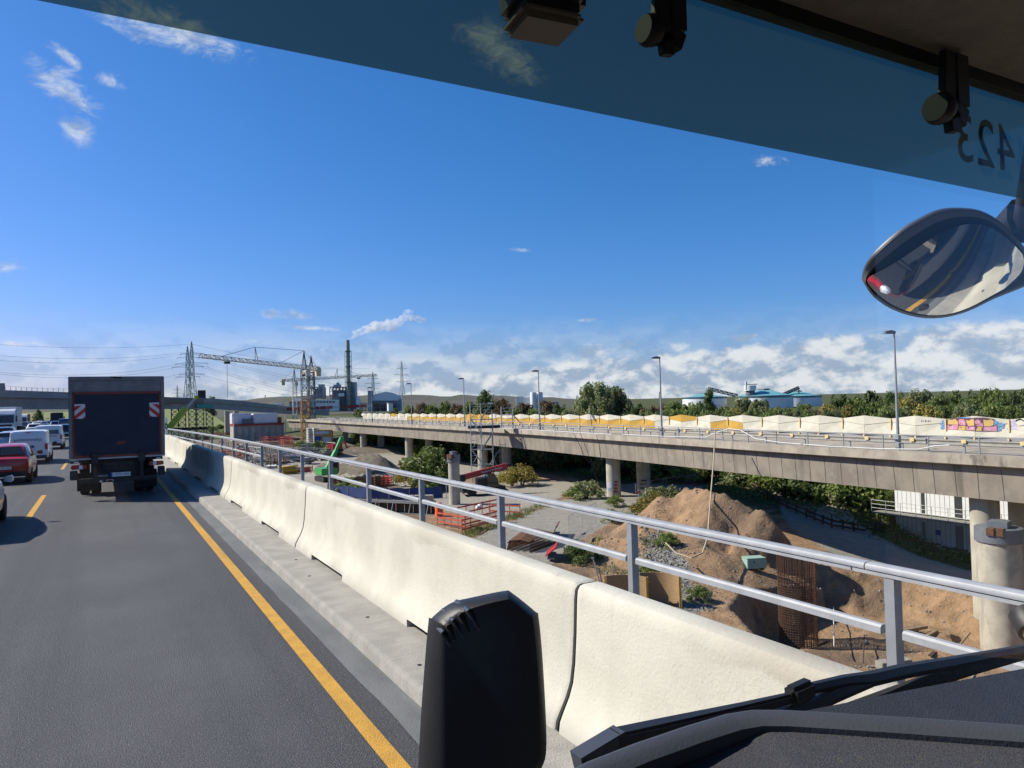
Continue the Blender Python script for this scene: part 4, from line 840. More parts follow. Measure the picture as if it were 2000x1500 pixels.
# ---- lorries in the jam
def lorry(label, loc, rz, cabm, boxm, bw=2.5, bl=7.5, bh=2.7, band=None):
    o = thing('lorry', label, 'lorry', loc, rz, 'lorries in the traffic jam'); h0 = 1.05
    b = B(); b.bb(-bw/2, bw/2, -bl, 0, h0, h0+bh); box_ = b.build('cargo_box', boxm, o, bevel=.03)
    if band: b = B(); b.bb(-bw/2-.01, bw/2+.01, -bl-.01, .01, h0+.05, h0+bh*.4); b.build('colour_band', band, box_)
    b = B(); b.loft([[(-1.2, .25, .6), (1.2, .25, .6), (1.2, .25, 3.1), (-1.2, .25, 3.1)], [(-1.22, 1.9, .5), (1.22, 1.9, .5), (1.2, 1.8, 2.0), (-1.2, 1.8, 2.0)], [(-1.22, 2.3, .45), (1.22, 2.3, .45), (1.2, 2.3, 1.6), (-1.2, 2.3, 1.6)]]) if False else b
    b = B(); b.prism([(.25, .55), (2.35, .45), (2.40, 1.45), (2.15, 2.75), (1.7, 3.2), (.25, 3.45)], 2.4, (-1.2, 0, 0), ax=(0, 1, 0), ay=(0, 0, 1), az=(1, 0, 0)); cab = b.build('cab', cabm, o, bevel=.05)
    b = B(); b.prism([(2.41, 1.55), (2.20, 2.62), (2.17, 2.62), (2.38, 1.55)], 2.15, (-1.075, .022, 0), ax=(0, 1, 0), ay=(0, 0, 1), az=(1, 0, 0)); b.build('windscreen', 'glass_dark', cab)
    b = B(); b.bb(-.85, .85, 2.36, 2.42, .75, 1.35); b.build('grille', 'machine_dark', cab)
    for sx in (-1, 1):
        b = B(); b.bb(sx*.95-.16, sx*.95+.16, 2.34, 2.41, .62, .82); b.build('headlight', 'lamp_clear', cab)
        b = B(); b.bb(sx*1.34-.10, sx*1.34+.10, 1.9, 2.05, 1.7, 2.5); b.build('wing_mirror', 'machine_dark', cab)
        for wy in (1.5, -bl+1.6, -bl+2.9): add_wheel(o, sx*1.02, wy, .5, 1.5)
    b = B(); b.bb(-.9, .9, -bl+.2, .3, .7, 1.02); b.build('chassis', 'machine_dark', o)
    b = B(); b.bb(-1.2, 1.2, -bl-.02, -bl+.1, .55, .95); b.build('rear_bumper', 'machine_dark', o); return o
lorry('white oncoming lorry at the left edge under the overpass', (-11.6, 124, rz_(124)), PI, 'white_paint', 'white_paint')
lorry('far lorry with rust red and white box right under the overpass', (-2.2, 232, rz_(232)), 0, 'white_paint', 'offwhite', band='coral_red')
lorry('far oncoming lorry with coral red box at left', (-18.5, 236, rz_(236)), PI, 'white_paint', 'coral_red', bh=2.4)
lorry('small dark lorry in the middle distance of the jam', (-9.6, 215, rz_(215)), 0, 'black_paint', 'machine_dark', bh=2.3, bl=5)

# ---- the box truck ahead
T = thing('box_truck', 'dark box truck with folded tail lift and red white warning plates', 'truck', (.42, 25.3, 0))
hw = 1.275; zb, zt = 1.24, 3.66
b = B(); b.bb(-hw, hw, .06, 8.2, zb, zt); b.build('cargo_box', 'truck_grey', T, bevel=.03)
b = B(); b.bb(-hw+.0, hw-.0, -.02, .06, zt-.12, zt+.002); b.build('top_rail', 'truck_grey', T, bevel=.015)
b = B(); b.bb(-hw+.10, hw-.10, -.01, .058, zt-.46, zt-.125); b.build('upper_panel', 'truck_grey', T, bevel=.008)
b = B(); b.bb(-.12, .12, -.045, -.018, zt-.06, zt-.015); b.build('marker_lamp', 'black', T)
for sx in (-1, 1):
    b = B(); b.bb(sx*(hw-.05)-.05, sx*(hw-.05)+.05, -.03, .058, zb-.02, zt-.122); b.build('corner_post', 'truck_grey', T, bevel=.01)
    b = B(); b.bb(sx*(hw-.125)-.024, sx*(hw-.125)+.024, -.058, .0, zb+.06, zt-.50); b.build('side_strip', 'truck_orange', T)
b = B(); b.bb(-hw+.105, hw-.105, -.058, .0, zt-.53, zt-.465); b.build('top_strip', 'truck_orange', T)
b = B(); b.bb(-hw+.15, hw-.15, -.085, -.002, zb+.10, zt-.535); lift = b.build('tail_lift', 'truck_navy', T, bevel=.01)
for x0, x1 in ((-hw+.12, -.75), (-.55, .55), (.75, hw-.12)):
    b = B(); b.bb(x0, x1, -.075, -.01, zb+.02, zb+.085); b.build('lower_strip', 'truck_orange', T)
b = B(); b.bb(-hw+.02, hw-.02, -.07, .05, zb-.035, zb+.012); b.build('sill', 'galvanised', T)
for sx in (-1, 1):
    x0 = sx*(hw-.29); wp = B(); wp.bb(x0-.135, x0+.135, -.096, -.086, 2.42, 2.85); wpo = wp.build('warning_plate', 'reflex_white', T)
    for k in range(-1, 3):
        # diagonal red bars clipped to the plate
        p = [(-.135, 2.38+k*.26), (.135, 2.38+k*.26+.24), (.135, 2.38+k*.26+.37), (-.135, 2.38+k*.26+.13)]
        if sx > 0: p = [(-x, z) for x, z in p]
        bm = bmesh.new(); bm.faces.new([bm.verts.new((x, 0, z)) for x, z in p])
        bmesh.ops.bisect_plane(bm, geom=bm.verts[:]+bm.edges[:]+bm.faces[:], plane_co=(0, 0, 2.805), plane_no=(0, 0, 1), clear_outer=True); bmesh.ops.bisect_plane(bm, geom=bm.verts[:]+bm.edges[:]+bm.faces[:], plane_co=(0, 0, 2.42), plane_no=(0, 0, -1), clear_outer=True)
        me = bpy.data.meshes.new('stripe'); bm.to_mesh(me); bm.free(); me.materials.append(MT['reflex_red'])
        if len(me.polygons): q = bpy.data.objects.new('stripe', me); COL.objects.link(q); q.parent = wpo; q.location = (x0, -.099, 0)
    # lamps, flap, wheels, lift arm
    b = B(); b.bb(sx*1.03-.20, sx*1.03+.20, -.02, .10, .93, 1.06); tl_ = b.build('tail_light', 'tail_red', T, bevel=.02)
    b = B(); b.bb(sx*.98-.045, sx*.98+.045, -.026, .0, .94, 1.05); b.build('reverse_lamp', 'lamp_clear', tl_)
    b = B(); b.bb(sx*1.09-.06, sx*1.09+.06, -.02, .02, 1.12, 1.16); b.build('lift_foot', 'lamp_clear', T)
    b = B(); b.bb(sx*1.16-.10, sx*1.16+.10, -.03, .12, .62, .90); b.build('bumper_end', 'machine_dark', T, bevel=.02)
    b = B(); b.bb(sx*.82-.30, sx*.82+.30, 1.45, 1.47, .16, .72); b.build('mud_flap', 'rubber', T)
    b = B(); b.beam((sx*.62, -.11, zb+.16), (sx*.62, .05, .62), .10, .12); b.bb(sx*.62-.09, sx*.62+.09, -.14, .10, zb-.16, zb+.13); b.build('lift_arm', 'machine_dark', T)
    for x in (.92, .60): add_wheel(T, sx*x, 2.1, .5, 1.35)
    add_wheel(T, sx*1.02, 7.9, .5, 1.35)
    b = B(); b.bb(sx*1.0-.30, sx*1.0+.30, 1.5, 2.7, 1.02, 1.10); b.build('mud_guard', 'machine_dark', T)
b = B(); b.bb(-1.05, 1.05, .02, .16, .50, .64); b.build('underrun_bar', 'machine_dark', T, bevel=.02)
b = B(); b.bb(-.42, .46, .12, .30, .84, 1.10); cb = b.build('coupling_plate', 'machine_dark', T, bevel=.015)
b = B()
for x in (-.34, -.2, .02, .24, .38): b.lathe([(.038, -.012), (.038, .012)], 10, (x, .112, .97), M.Rotation(PI/2, 3, 'X'))
b.build('bolt', 'black', cb)
b = B(); b.bb(-.55, .55, .2, 9.2, .62, 1.2); b.build('chassis', 'machine_dark', T)
b = B(); b.bb(-.22, .32, -.005, .016, .66, .78); pl = b.build('number_plate', 'plate_white', T)
b = B(); b.bb(-.22, -.17, -.008, -.0055, .662, .778); b.build('country_strip', 'plate_blue', pl)
text('plate_text', 'K STN 3414', .105, frame((.075, -.007, .72), (1, 0, 0), (0, 0, 1)), 'print_black', pl, .0008)
text('maker_lettering', 'VOLVO', .085, frame((-.42, .015, .70), (1, 0, 0), (0, 0, 1)), 'reflex_white', T, .001)
b = B(); b.bb(-.50, -.43, .0, .016, .515, .57); b.bb(-.32, -.30, .0, .016, .53, .57); b.bb(-.16, -.14, .0, .016, .53, .57); b.bb(-.32, -.14, .0, .014, .572, .58); b.build('hook', 'lamp_clear', T)
bm_ = B(); bm_.prism([(-.10, -.05), (.14, -.03), (.16, .03), (.10, .04), (-.06, .035), (-.10, -.01)], .004, (.05, -.0895, zb+.44)); bm_.prism([(-.12, -.07), (.10, -.06), (.08, -.052), (-.12, -.055)], .004, (.05, -.0895, zb+.44)); bm_.build('emblem', 'truck_orange', T)
b = B(); b.prism([(8.5, .55), (10.3, .45), (10.35, 1.5), (10.1, 2.6), (8.5, 2.9)], 2.3, (-1.15, 0, 0), ax=(0, 1, 0), ay=(0, 0, 1), az=(1, 0, 0)); b.build('cab', 'navy_paint', T, bevel=.05)
for sx in (-1, 1):
    b = B(); b.bb(sx*1.34-.08, sx*1.34+.08, 9.9, 10.05, 1.7, 2.4); b.build('wing_mirror', 'machine_dark', T)
# ================================================================ CONSTRUCTION SITE
def put(x, y): return GT(x, y)
# ---- new round piers
mat('collar_steel', (0.19, 0.205, 0.23), (0.16, 0.175, 0.20), 4, .5, metal=.2)
def new_pier(label, p, r, h, capm, zc=None):
    o = thing('bridge_pier', label, 'pier', p)
    b = B(); b.lathe([(r, -.6), (r, h)], 28); b.build('shaft', 'pier_concrete', o, smooth=40)
    b = B(); b.lathe([(r+.05, h-.35), (r+.09, h-.33), (r+.09, h+.42), (r+.02, h+.45)], 28); c_ = b.build('steel_collar', 'collar_steel', o, smooth=40)
    b = B(); b.box((-.1, -.1, h+.62), (r*1.0, r*.9, .34), .3); b.build('bearing_block', 'collar_steel', c_, bevel=.02)
    for k, (dx, dy) in enumerate(((-r*.95, -.15), (-r*.8, -.55), (r*.55, .2))):
        b = B(); b.box((dx, dy, h+.30+.25*(k == 2)), (.42, .36, .40), .2); b.build('packing_timber', 'rust', c_)
    return o
new_pier('stout new concrete pier with grey steel collar in the pit at right', V((42.8, 22.9, gz(42.8, 22.9))), 1.07, 6.2, 'grey_steel')
new_pier('slim unfinished concrete pier standing in front of the scaffold stair tower', V((31.9, 70.6, ZG)), .58, 4.7, 'grey_steel')
# ---- reinforcement cage
cg = V((34.6, 29.6, gz(34.6, 29.6))); o = thing('rebar_cage', 'tall rusty cylindrical rebar cage standing in the pit', 'rebar cage', cg)
rb = B(); rb.tube((0, 0, -.4), (0, 0, 5.3), .016, 5); MEB = rb.mesh('bar', 'rust')
for k in range(44):
    a = 2*PI*k/44; link_mesh('bar', MEB, o, (1.02*math.cos(a), 1.02*math.sin(a), R.uniform(-.25, .05)))
for k in range(22):
    a = 2*PI*k/22+.1; link_mesh('bar', MEB, o, (.88*math.cos(a), .88*math.sin(a), R.uniform(-.5, -.2)))
rb = B(); rb.path([(1.04*math.cos(2*PI*i/20), 1.04*math.sin(2*PI*i/20), 0) for i in range(21)], .017, 4); MER = rb.mesh('hoop', 'rust_dark')
z = .05
while z < 3.9: link_mesh('hoop', MER, o, (0, 0, z), (R.uniform(-.015, .015), R.uniform(-.015, .015), R.random()*6)); z += .13 if z < 3.2 else .2
# ---- mint box, concrete block, planks, poles
p = V((35.9, 34.0, gz(35.9, 34.0))); o = thing('tool_chest', 'mint green steel tool chest at the foot of the sand heap', 'tool chest', p, -.35); o.scale = (.72, .72, .72)
b = B(); b.bb(-.85, .85, -.55, .55, .12, .95); b.build('chest', 'mint', o, bevel=.03)
b = B(); b.bb(-.88, .88, -.58, .58, .955, 1.03); b.build('lid', 'mint', o, bevel=.02)
b = B(); b.bb(-.7, -.5, -.5, .5, -.05, .118); b.bb(.5, .7, -.5, .5, -.05, .118); b.build('skid', 'machine_dark', o)
b = B(); b.bb(-.30, -.18, -.57, -.552, .62, .74); b.build('latch', 'machine_dark', o)
p = put(1635, 1290); p = V((35.2, 24.2, gz(35.2, 24.2))); o = thing('concrete_block', 'small raw concrete block with red pins behind the near railing post', 'concrete block', p, -.25)
b = B(); b.bb(-.9, .9, -.28, .28, -.1, .50); b.build('block', 'walk_concrete', o, bevel=.02)
for k in range(4): b = B(); b.tube((-.4+.28*k, 0, .48), (-.4+.28*k, 0, .66), .035, 6); b.build('pin', 'machine_red', o)
for (x0, y0, x1, y1, zz, lab, m, r) in ((1418, 1175, 1450, 1235, -10.2, 'pale pole leaning out of the dark pit wall', 'galvanised', .045), (1628, 1185, 1629, 1262, -10.8, 'thin upright survey pole beside the rebar cage', 'offwhite', .03), (1688, 1240, 1686, 1295, -11.0, 'short bent rusty bar left of the near railing post', 'rust_dark', .03), (1870, 1265, 1895, 1235, -11.2, 'wooden pole lying at the foot of the round piers', 'timber', .05)):
    d0 = G(x0, y0, zz).length*.99; q0 = DP(x0, y0, (G(x0, y0, zz)-V((0, 0, CAMZ))).dot(_F)); q1 = DP(x1, y1, (G(x1, y1, zz)-V((0, 0, CAMZ))).dot(_F) if y1 > y0 else (G(x0, y0, zz)-V((0, 0, CAMZ))).dot(_F))
    b = B(); b.tube(q0, q1, r, 7); tag(b.build('pole', m, smooth=60), lab, 'pole')
for k, lab in enumerate(('weathered timber beam lowest in the heap by the pit bank', 'weathered timber beam crossing the heap by the pit bank', 'short dark timber offcut on the heap by the pit bank', 'long grey plank at the right of the heap by the pit bank')):
    c = V((40.6+.5*k, 27.6-.7*k, 0)); c.z = gz(c.x, c.y)+.14+.1*(k % 2)
    b = B(); b.box(c, (2.4-.4*k, .22, .16), -.5+.35*k, None); tag(b.build('timber_beam', 'timber', bevel=.01), lab, 'timber')
# yellow formwork panels at the lower right, behind the wiper
p = V((33.0, 17.6, gz(33, 17.6))); o = thing('slotted_formwork', 'ochre formwork panel with square openings lying above the wiper', 'formwork', p+V((0, 0, .6)), -.5)
b = B(); b.box((0, 0, .3), (2.6, .12, 1.3), 0, M.Rotation(-.75, 3, 'X')); b.build('board', 'formwork_orange', o)
for k in range(4): b = B(); b.box((-.95+.6*k, -.28, .05), (.42, .10, .3), 0, M.Rotation(-.75, 3, 'X')); b.build('opening', 'rust_dark', o)
b = B(); b.box((.3, .5, .75), (1.6, .5, .12), 0, M.Rotation(.35, 3, 'Y')); b.build('brace', 'formwork_yellow', o)
# curved plywood formwork shells by the railing post
def shell(label, x, y, zz, rz, w=2.6, h=3.3):
    q = G(x, y, zz); o = thing('formwork_shell', label, 'formwork', (q.x, q.y, zz-h*.6), rz, 'curved formwork shells'); n = 10; rings = []
    arc = lambda t_, off: ((math.sin((t_-.5)*1.5)*(1.6+off)), -(math.cos((t_-.5)*1.5)*(1.6+off))+1.6)
    b = B(); outl = [arc(i/n, 0) for i in range(n+1)]+[arc(i/n, .05) for i in range(n, -1, -1)]
    b.loft([[(u, v, z_) for u, v in outl] for z_ in (0, h)]); b.build('plywood_skin', 'plywood', o, smooth=30)
    for t_ in (.0, .25, .5, .75, 1.0):
        u, v = arc(t_, .10); b = B(); b.bb(u-.04, u+.04, v-.05, v+.05, .0, h); b.build('rib', 'formwork_yellow', o)
    for zz_ in (.5, 1.6, 2.7):
        b = B(); b.path([(*arc(i/n, .2), zz_) for i in range(n+1)], .06, 4); b.build('waler', 'formwork_yellow', o)
    return o
shell('curved plywood formwork shell right of the second railing post', 1292, 1165, -8.4, 2.2)
shell('curved plywood formwork shell hidden behind the second railing post', 1225, 1165, -8.4, 2.4, h=3.0)
SB = [(1158, 1090, 1172, 1140), (1170, 1110, 1178, 1150), (1195, 1098, 1200, 1145), (1186, 1118, 1192, 1148), (1206, 1118, 1208, 1158)]
for (x0, y0, x1, y1), lab in zip(SB, ('steel strut leaning at the left of the formwork props', 'thin green prop second from left by the formwork', 'tall steel prop beside the yellow struts', 'short green prop between the steel struts', 'yellow prop nearest the formwork shells')):
    dd_ = (G(1200, 1150, -8.4)-V((0, 0, CAMZ))).dot(_F); b = B(); q0, q1 = DP(x0, y0, dd_), DP(x1, y1, dd_); q1 = q1+(q1-q0)*1.2; b.tube(q0, q1, .045, 6); b.tube(q0-V((.08, 0, 0)), q0+V((.08, 0, 0)), .04, 6)
    tag(b.build('steel_prop', 'formwork_yellow' if 'yellow' in lab and 'beside' not in lab else 'galvanised' if 'steel' in lab else 'pylon_green'), lab, 'prop', 'props by the formwork')
# ---- heap of rusty mesh, red barrier boards
p = put(1040, 1070); o = thing('rebar_bundle', 'heap of rusty rebar hoops beside the path', 'rebar', p, .5)
for k in range(34):
    b = B(); h = 1.35*(1-.35*abs(k/17-1)); x = -1.9+k*.11; b.path([(x, -1.0, 0), (x+.15, -.85, h*.9), (x+.2, 0, h), (x+.15, .85, h*.85), (x, 1.0, 0)], .034, 4); b.build('hoop', 'rust' if k % 3 else 'rust_dark', o)
for k in range(8): b = B(); b.tube((-2.0, -.9+.25*k, .15+.5*(k % 2)), (1.9, -.9+.25*k, .2+.5*(k % 2)), .035, 5); b.build('bar', 'rust_dark', o)
for (x, y, lab, rz, tl) in ((1085, 1050, 'white board with red edge tilted on the rebar heap', .9, .5), (1078, 1092, 'red plastic barrier board leaning below the rebar heap', .95, .9)):
    q = put(x, y); o = thing('barrier_board', lab, 'barrier board', q+V((0, 0, .25)), rz); mm = M.Rotation(tl, 3, 'X')
    b = B(); b.box((0, 0, .4), (2.1, .06, .9), 0, mm); bd = b.build('board', 'reflex_white' if 'white' in lab else 'machine_red', o, bevel=.015)
    b = B(); b.box(mm @ V((0, 0, .42))+V((0, 0, .4)), (2.14, .09, .14), 0, mm); b.build('edge', 'machine_red', o)
    b = B(); b.box((0, .0, -.02), (2.1, .5, .10), 0, None); b.build('foot', 'walk_concrete', o)
    for k in range(9): b = B(); b.box(mm @ V((-.8+.2*k, -.035, .24))+V((0, 0, .4)), (.07, .02, .18), 0, mm); b.build('rib', 'machine_red' if 'white' in lab else 'dull_red', o)
b = B(); q = put(1150, 1058); b.box(q+V((0, 0, .1)), (2.4, .5, .07), .9, M.Rotation(.9, 3, 'Z') @ M.Rotation(-.1, 3, 'Y')); tag(b.build('plank', 'timber'), 'loose wooden plank on the sandy bank below the railing', 'plank')
# ---- red guard frames
def guard(label, x, y, L, rz, m='coral_red', n=3, h=1.1, p=None, group='red edge protection frames'):
    q = p if p is not None else put(x, y); o = thing('guard_frame', label, 'guard frame', q, rz, group)
    for k in range(n): b = B(); b.beam((-L/2, 0, h*(k+1)/n-.06), (L/2, 0, h*(k+1)/n-.06), .05, .13); b.build('rail', m, o)
    k = int(L/1.3)+1
    for i in range(k+1): b = B(); b.beam((-L/2+L*i/k, .05, -.1), (-L/2+L*i/k, .05, h+.05), .05, .06, up=(0, 1, 0)); b.build('post', m, o)
    return o
guard('coral red guard frame at the left of the small shaft', 880, 1030, 3.9, -1.35); guard('coral red guard frame along the front of the small shaft', 945, 1030, 6.0, .5)
guard('coral red guard frame at the back of the small shaft', 935, 1005, 6.0, .45, n=2); guard('coral red guard frame at the right of the small shaft', 985, 1010, 3.2, -1.0, n=2)
b = B(); q = put(920, 1018); b.box(q+V((0, 0, .05)), (5.4, 3.0, .12), .48); tag(b.build('shaft_cover', 'timber'), 'timber cover inside the coral red guard frames', 'cover')
b = B(); q = put(858, 1008); b.lathe([(.10, 0), (.42, .1), (.36, .5), (.40, .8), (.26, 1.2), (.05, 1.3)], 9, q); tag(b.build('worker_stand_in', 'hi_vis', smooth=70), 'bright orange bundle standing in for a worker by the coral red frames', 'tarpaulin')  # plain bundle shape added in place of a bending worker in orange
b = B(); q = put(830, 1035); b.lathe([(.30, 0), (.75, .1), (.6, .4), (.1, .62)], 9, q); tag(b.build('tarpaulin_heap', 'hi_vis', smooth=70), 'orange red sheet heaped left of the coral red frames', 'tarpaulin')
b = B(); q = put(938, 992); b.lathe([(.1, 0), (.30, .08), (.26, .34), (.06, .46)], 8, q); b.lathe([(.1, 0), (.22, .05), (.18, .22), (.05, .3)], 8, q+V((-.4, -.2, 0))); o = b.build('white_bag', 'hose_white', smooth=70); tag(o, 'white sack lying at the edge of the asphalt path', 'sack')
# ---- red telescopic handler
p = put(946, 966); o = thing('telehandler', 'red telescopic handler parked behind the slim pier', 'telehandler', p, -.30)
b = B(); b.bb(-2.2, 2.3, -1.0, 1.0, .55, .95); b.build('chassis', 'machine_dark', o, bevel=.05)
b = B(); b.bb(-.6, 1.0, -1.08, -.6, .45, .92); b.build('side_panel', 'machine_red', o, bevel=.05)
b = B(); b.prism([(-.9, .96), (.9, .96), (.8, 1.5), (.4, 2.0), (-.9, 1.9)], 1.7, (0, -.85, 0)); b.build('turret', 'machine_dark', o, bevel=.05)
b = B(); b.prism([(.0, .97), (1.3, .97), (1.2, 1.8), (.8, 2.45), (.0, 2.45)], .85, (.2, -1.25, 0)); cb_ = b.build('cab', 'glass_dark', o, bevel=.04)
for sx in (-1.55, 1.65):
    for sy in (-.95, .95): w = add_wheel(o, 0, 0, .55, 1.6); w.location = (sx, sy, .55); w.rotation_euler = (0, 0, PI/2)
b = B(); A, Z = V((-2.5, .1, 2.05)), V((2.7, .1, 3.15)); b.beam(A, Z, .42, .62); bo = b.build('boom', 'machine_red', o, bevel=.03)
b = B(); b.beam(A+V((-.25, 0, -.1)), A+V((.35, 0, .0)), .5, .75); b.build('boom_root', 'machine_dark', o)
b = B(); b.beam(Z-V((.1, 0, .05)), Z+V((.35, 0, .12)), .3, .3); b.beam(Z+V((.3, 0, .1)), Z+V((1.2, 0, -.1)), .12, .2); b.tube(Z+V((.7, 0, 0)), Z+V((1.3, 0, -.8)), .05, 5); b.build('boom_head', 'machine_dark', o)
b = B(); b.tube((-.4, .1, 1.7), (.9, .1, 2.5), .09, 6); b.build('lift_ram', 'lamp_clear', o)
dv = (Z-A).normalized(); text('lettering', 'Notemann Becker', .34, frame(A+(Z-A)*.66+V((0, -.222, 0)), dv, V((0, 0, 1))-dv*dv.z), 'plate_white', bo, .003)
b = B(); b.bb(-2.6, -2.0, -.8, .8, .4, 1.35); b.build('counterweight', 'machine_dark', o, bevel=.06)
for sx in (-2.5, 2.5): b = B(); b.bb(sx-.1, sx+.1, -1.2, 1.2, .35, .55); b.build('stabiliser', 'machine_dark', o)
# ---- green material handler
p = put(640, 940); o = thing('material_handler', 'bright green crawler crane with raised boom by the grey heap', 'crawler crane', p, .1)
for sx in (-.95, .95): b = B(); b.prism([(-1.9, .35), (-1.6, .05), (1.6, .05), (1.9, .35), (1.75, .75), (-1.75, .75)], .6, (sx-.3, 0, 0), ax=(0, 1, 0), ay=(0, 0, 1), az=(1, 0, 0)); b.build('track', 'machine_dark', o, bevel=.05)
b = B(); b.bb(-1.3, 1.1, -1.3, 1.4, .95, 1.9); b.build('engine_house', 'machine_green', o, bevel=.08)
b = B(); b.bb(.5, 1.3, -1.1, .3, 1.2, 2.7); cbx = b.build('cab', 'glass_dark', o, bevel=.06)
b = B(); b.beam((.0, .2, 1.8), (1.5, .4, 4.2), .55, .55); b.build('lower_boom', 'machine_green', o, bevel=.04)
b = B(); b.beam((1.35, .38, 4.0), (2.3, .5, 5.9), .40, .42); b.build('upper_boom', 'machine_green', o, bevel=.03)
b = B(); b.beam((.5, .2, 1.8), (1.2, .35, 3.4), .16, .16); b.build('lift_ram', 'machine_dark', o)
b = B(); b.bb(2.1, 2.6, .2, .7, 5.6, 6.1); b.tube((2.5, .45, 5.7), (2.5, .45, 4.6), .04, 5); b.build('boom_head', 'machine_green', o)
# ---- scaffold stair tower at the viaduct
p = V((44.3, 88.5, gz(44.3, 88.5))); o = thing('scaffold_tower', 'silver scaffold stair tower rising beside the viaduct', 'scaffold', p, -.42); H = 10.4
for sx in (-1.6, -.2, 1.3):
    for sy in (-.9, .5): b = B(); b.tube((sx, sy, 0), (sx, sy, H-(1.0 if sx > 1 else 0)), .045, 6); b.build('standard', 'galvanised', o)
for lv in range(5):
    z0 = .3+2.0*lv
    for sy in (-.9, .5): b = B(); b.tube((-1.6, sy, z0+1.95), (1.3, sy, z0+1.95), .035, 5); b.build('ledger', 'galvanised', o)
    b = B(); b.bb(-.2, 1.3, -.85, .45, z0+1.86, z0+1.93); b.build('platform', 'green_net', o)
    d_ = 1 if lv % 2 == 0 else -1
    for sy in (-.55, -.05): b = B(); b.beam((-.1*d_-.1, sy, z0), (1.2*d_ if d_ > 0 else -1.5, sy, z0+1.9), .05, .14); b.build('stair_string', 'galvanised', o)
    b = B()
    for k in range(8):
        t_ = k/8; b.box((lerp(-.2, 1.2 if d_ > 0 else -1.5, t_), -.3, z0+1.9*t_), (.26, .5, .03))
    b.build('stair_treads', 'galvanised', o)
    b = B(); b.tube((-1.6, -.92, z0), (-.2, -.92, z0+1.9), .03, 5); b.build('brace', 'galvanised', o)
    for k in range(4):
        b = B(); b.tube((-1.6, -.95, z0+.4*k), (-.8, -.95, z0+.4*k), .028, 5); b.build('rung', 'galvanised', o)
for z0 in (H-.9, H-.45): 
    for x0, x1 in ((-1.6, -.2), (.2, 1.3)): b = B(); b.tube((x0, -.9, z0), (x1, -.9, z0), .035, 5); b.build('guard_rail', 'galvanised', o)
b = B(); b.box((1.1, -.6, H-.1), (.6, .4, .25)); b.build('lamp_box', 'lamp_clear', o)
b = B(); b.bb(-1.9, 2.4, .2, 2.2, 7.0, 7.35); b.build('landing', 'machine_dark', o)
for sx in (2.2, 3.0):
    b = B(); b.tube((sx, -.6, 0), (sx, -.6, 5.5), .04, 5); b.build('standard', 'galvanised', o)
for k in range(6): b = B(); b.tube((2.2, -.6, .8+.8*k), (3.0, -.6, .8+.8*k), .03, 5); b.build('rung', 'galvanised', o)
for (a, c) in (((-.6, -.95, .3), (2.2, -.95, 4.3)), ((2.3, -.95, .3), (1.0, -.95, 4.2))): b = B(); b.tube(a, c, .04, 5); b.build('brace', 'galvanised', o)
# second upper stair on the deck
o = thing('scaffold_tower', 'smaller scaffold stair standing on the viaduct deck behind the tall tower', 'scaffold', (49.9, 91.5, ZD), -.42)
for sx in (-1.0, .6):
    for sy in (-.6, .6): b = B(); b.tube((sx, sy, -.2), (sx, sy, 3.0), .045, 6); b.build('standard', 'galvanised', o)
for k in range(6): b = B(); b.tube((-1.0, -.62, .3+.5*k), (.6, -.62, .3+.5*k), .03, 5); b.build('rung', 'galvanised', o)
b = B(); b.beam((.6, -.3, 1.9), (2.1, -.3, .1), .06, .16); b.build('stair_string', 'galvanised', o); b = B(); b.bb(-1, .6, -.6, .6, 1.85, 1.93); b.build('platform', 'galvanised', o)
# ---- blue screen fence and sheet pile trough
def fence_screen(label, pts, h, m, top=None, grp=None, seg=2.4):
    P = [put(x, y) for x, y in pts]; o = thing('screen_fence', label, 'fence', P[0], group=grp); b = B(); rings = []
    for a, c in zip(P, P[1:]):
        n = max(2, int((c-a).length/.4))
        for i in range(n):
            q = a.lerp(c, i/n)-P[0]; rings.append([q+V((0, 0, .03)), q+V((0, 0, h+.05*math.sin(i*.9)))])
    vs = [p for r in rings for p in r]; b.add(vs, [(2*i, 2*i+2, 2*i+3, 2*i+1) for i in range(len(rings)-1)]); b.build('screen', m, o)
    tot = 0
    for a, c in zip(P, P[1:]):
        n = max(1, int((c-a).length/seg))
        for i in range(n+1): q = a.lerp(c, i/n)-P[0]; b = B(); b.tube(q+V((0, -.04, -.2)), q+V((0, -.04, h+.1)), .035, 5); b.build('post', 'galvanised', o)
    return o
fence_screen('blue tarpaulin screen fence running behind the railing to the slim pier', [(640, 968), (720, 975), (800, 976), (872, 972)], 1.25, 'tarp_blue')
q = put(740, 1000); o = thing('sheet_pile_trough', 'dark steel sheet pile trough below the blue screen', 'sheet piling', (q.x, q.y, ZG), -.95)
for k in range(26): b = B(); b.bb(-6.5+.5*k, -6.5+.5*k+.46, -.06+.12*(k % 2), .06+.12*(k % 2), -2, 1.3); b.build('sheet_pile', 'machine_dark', o)
b = B(); b.bb(-6.6, 6.6, -.35, -.08, .95, 1.2); b.build('waler', 'grey_steel', o); b = B(); b.bb(-6.6, 6.6, -.5, -.1, -.2, .02); b.build('waler', 'lattice_grey', o)
for k in range(7): b = B(); b.tube((-6+2*k, -.3, 1.3), (-6.3+2*k, -.35, 0), .04, 5); b.build('tie', 'galvanised', o)
o = thing('concrete_block', 'cream concrete retaining blocks right of the sheet pile trough', 'concrete block', put(818, 985), -.6)
for k in range(3): b = B(); b.bb(-1.5+1.02*k, -.52+1.02*k, -.3, .3, -.2, .95); b.build('block', 'pier_concrete', o, bevel=.03)
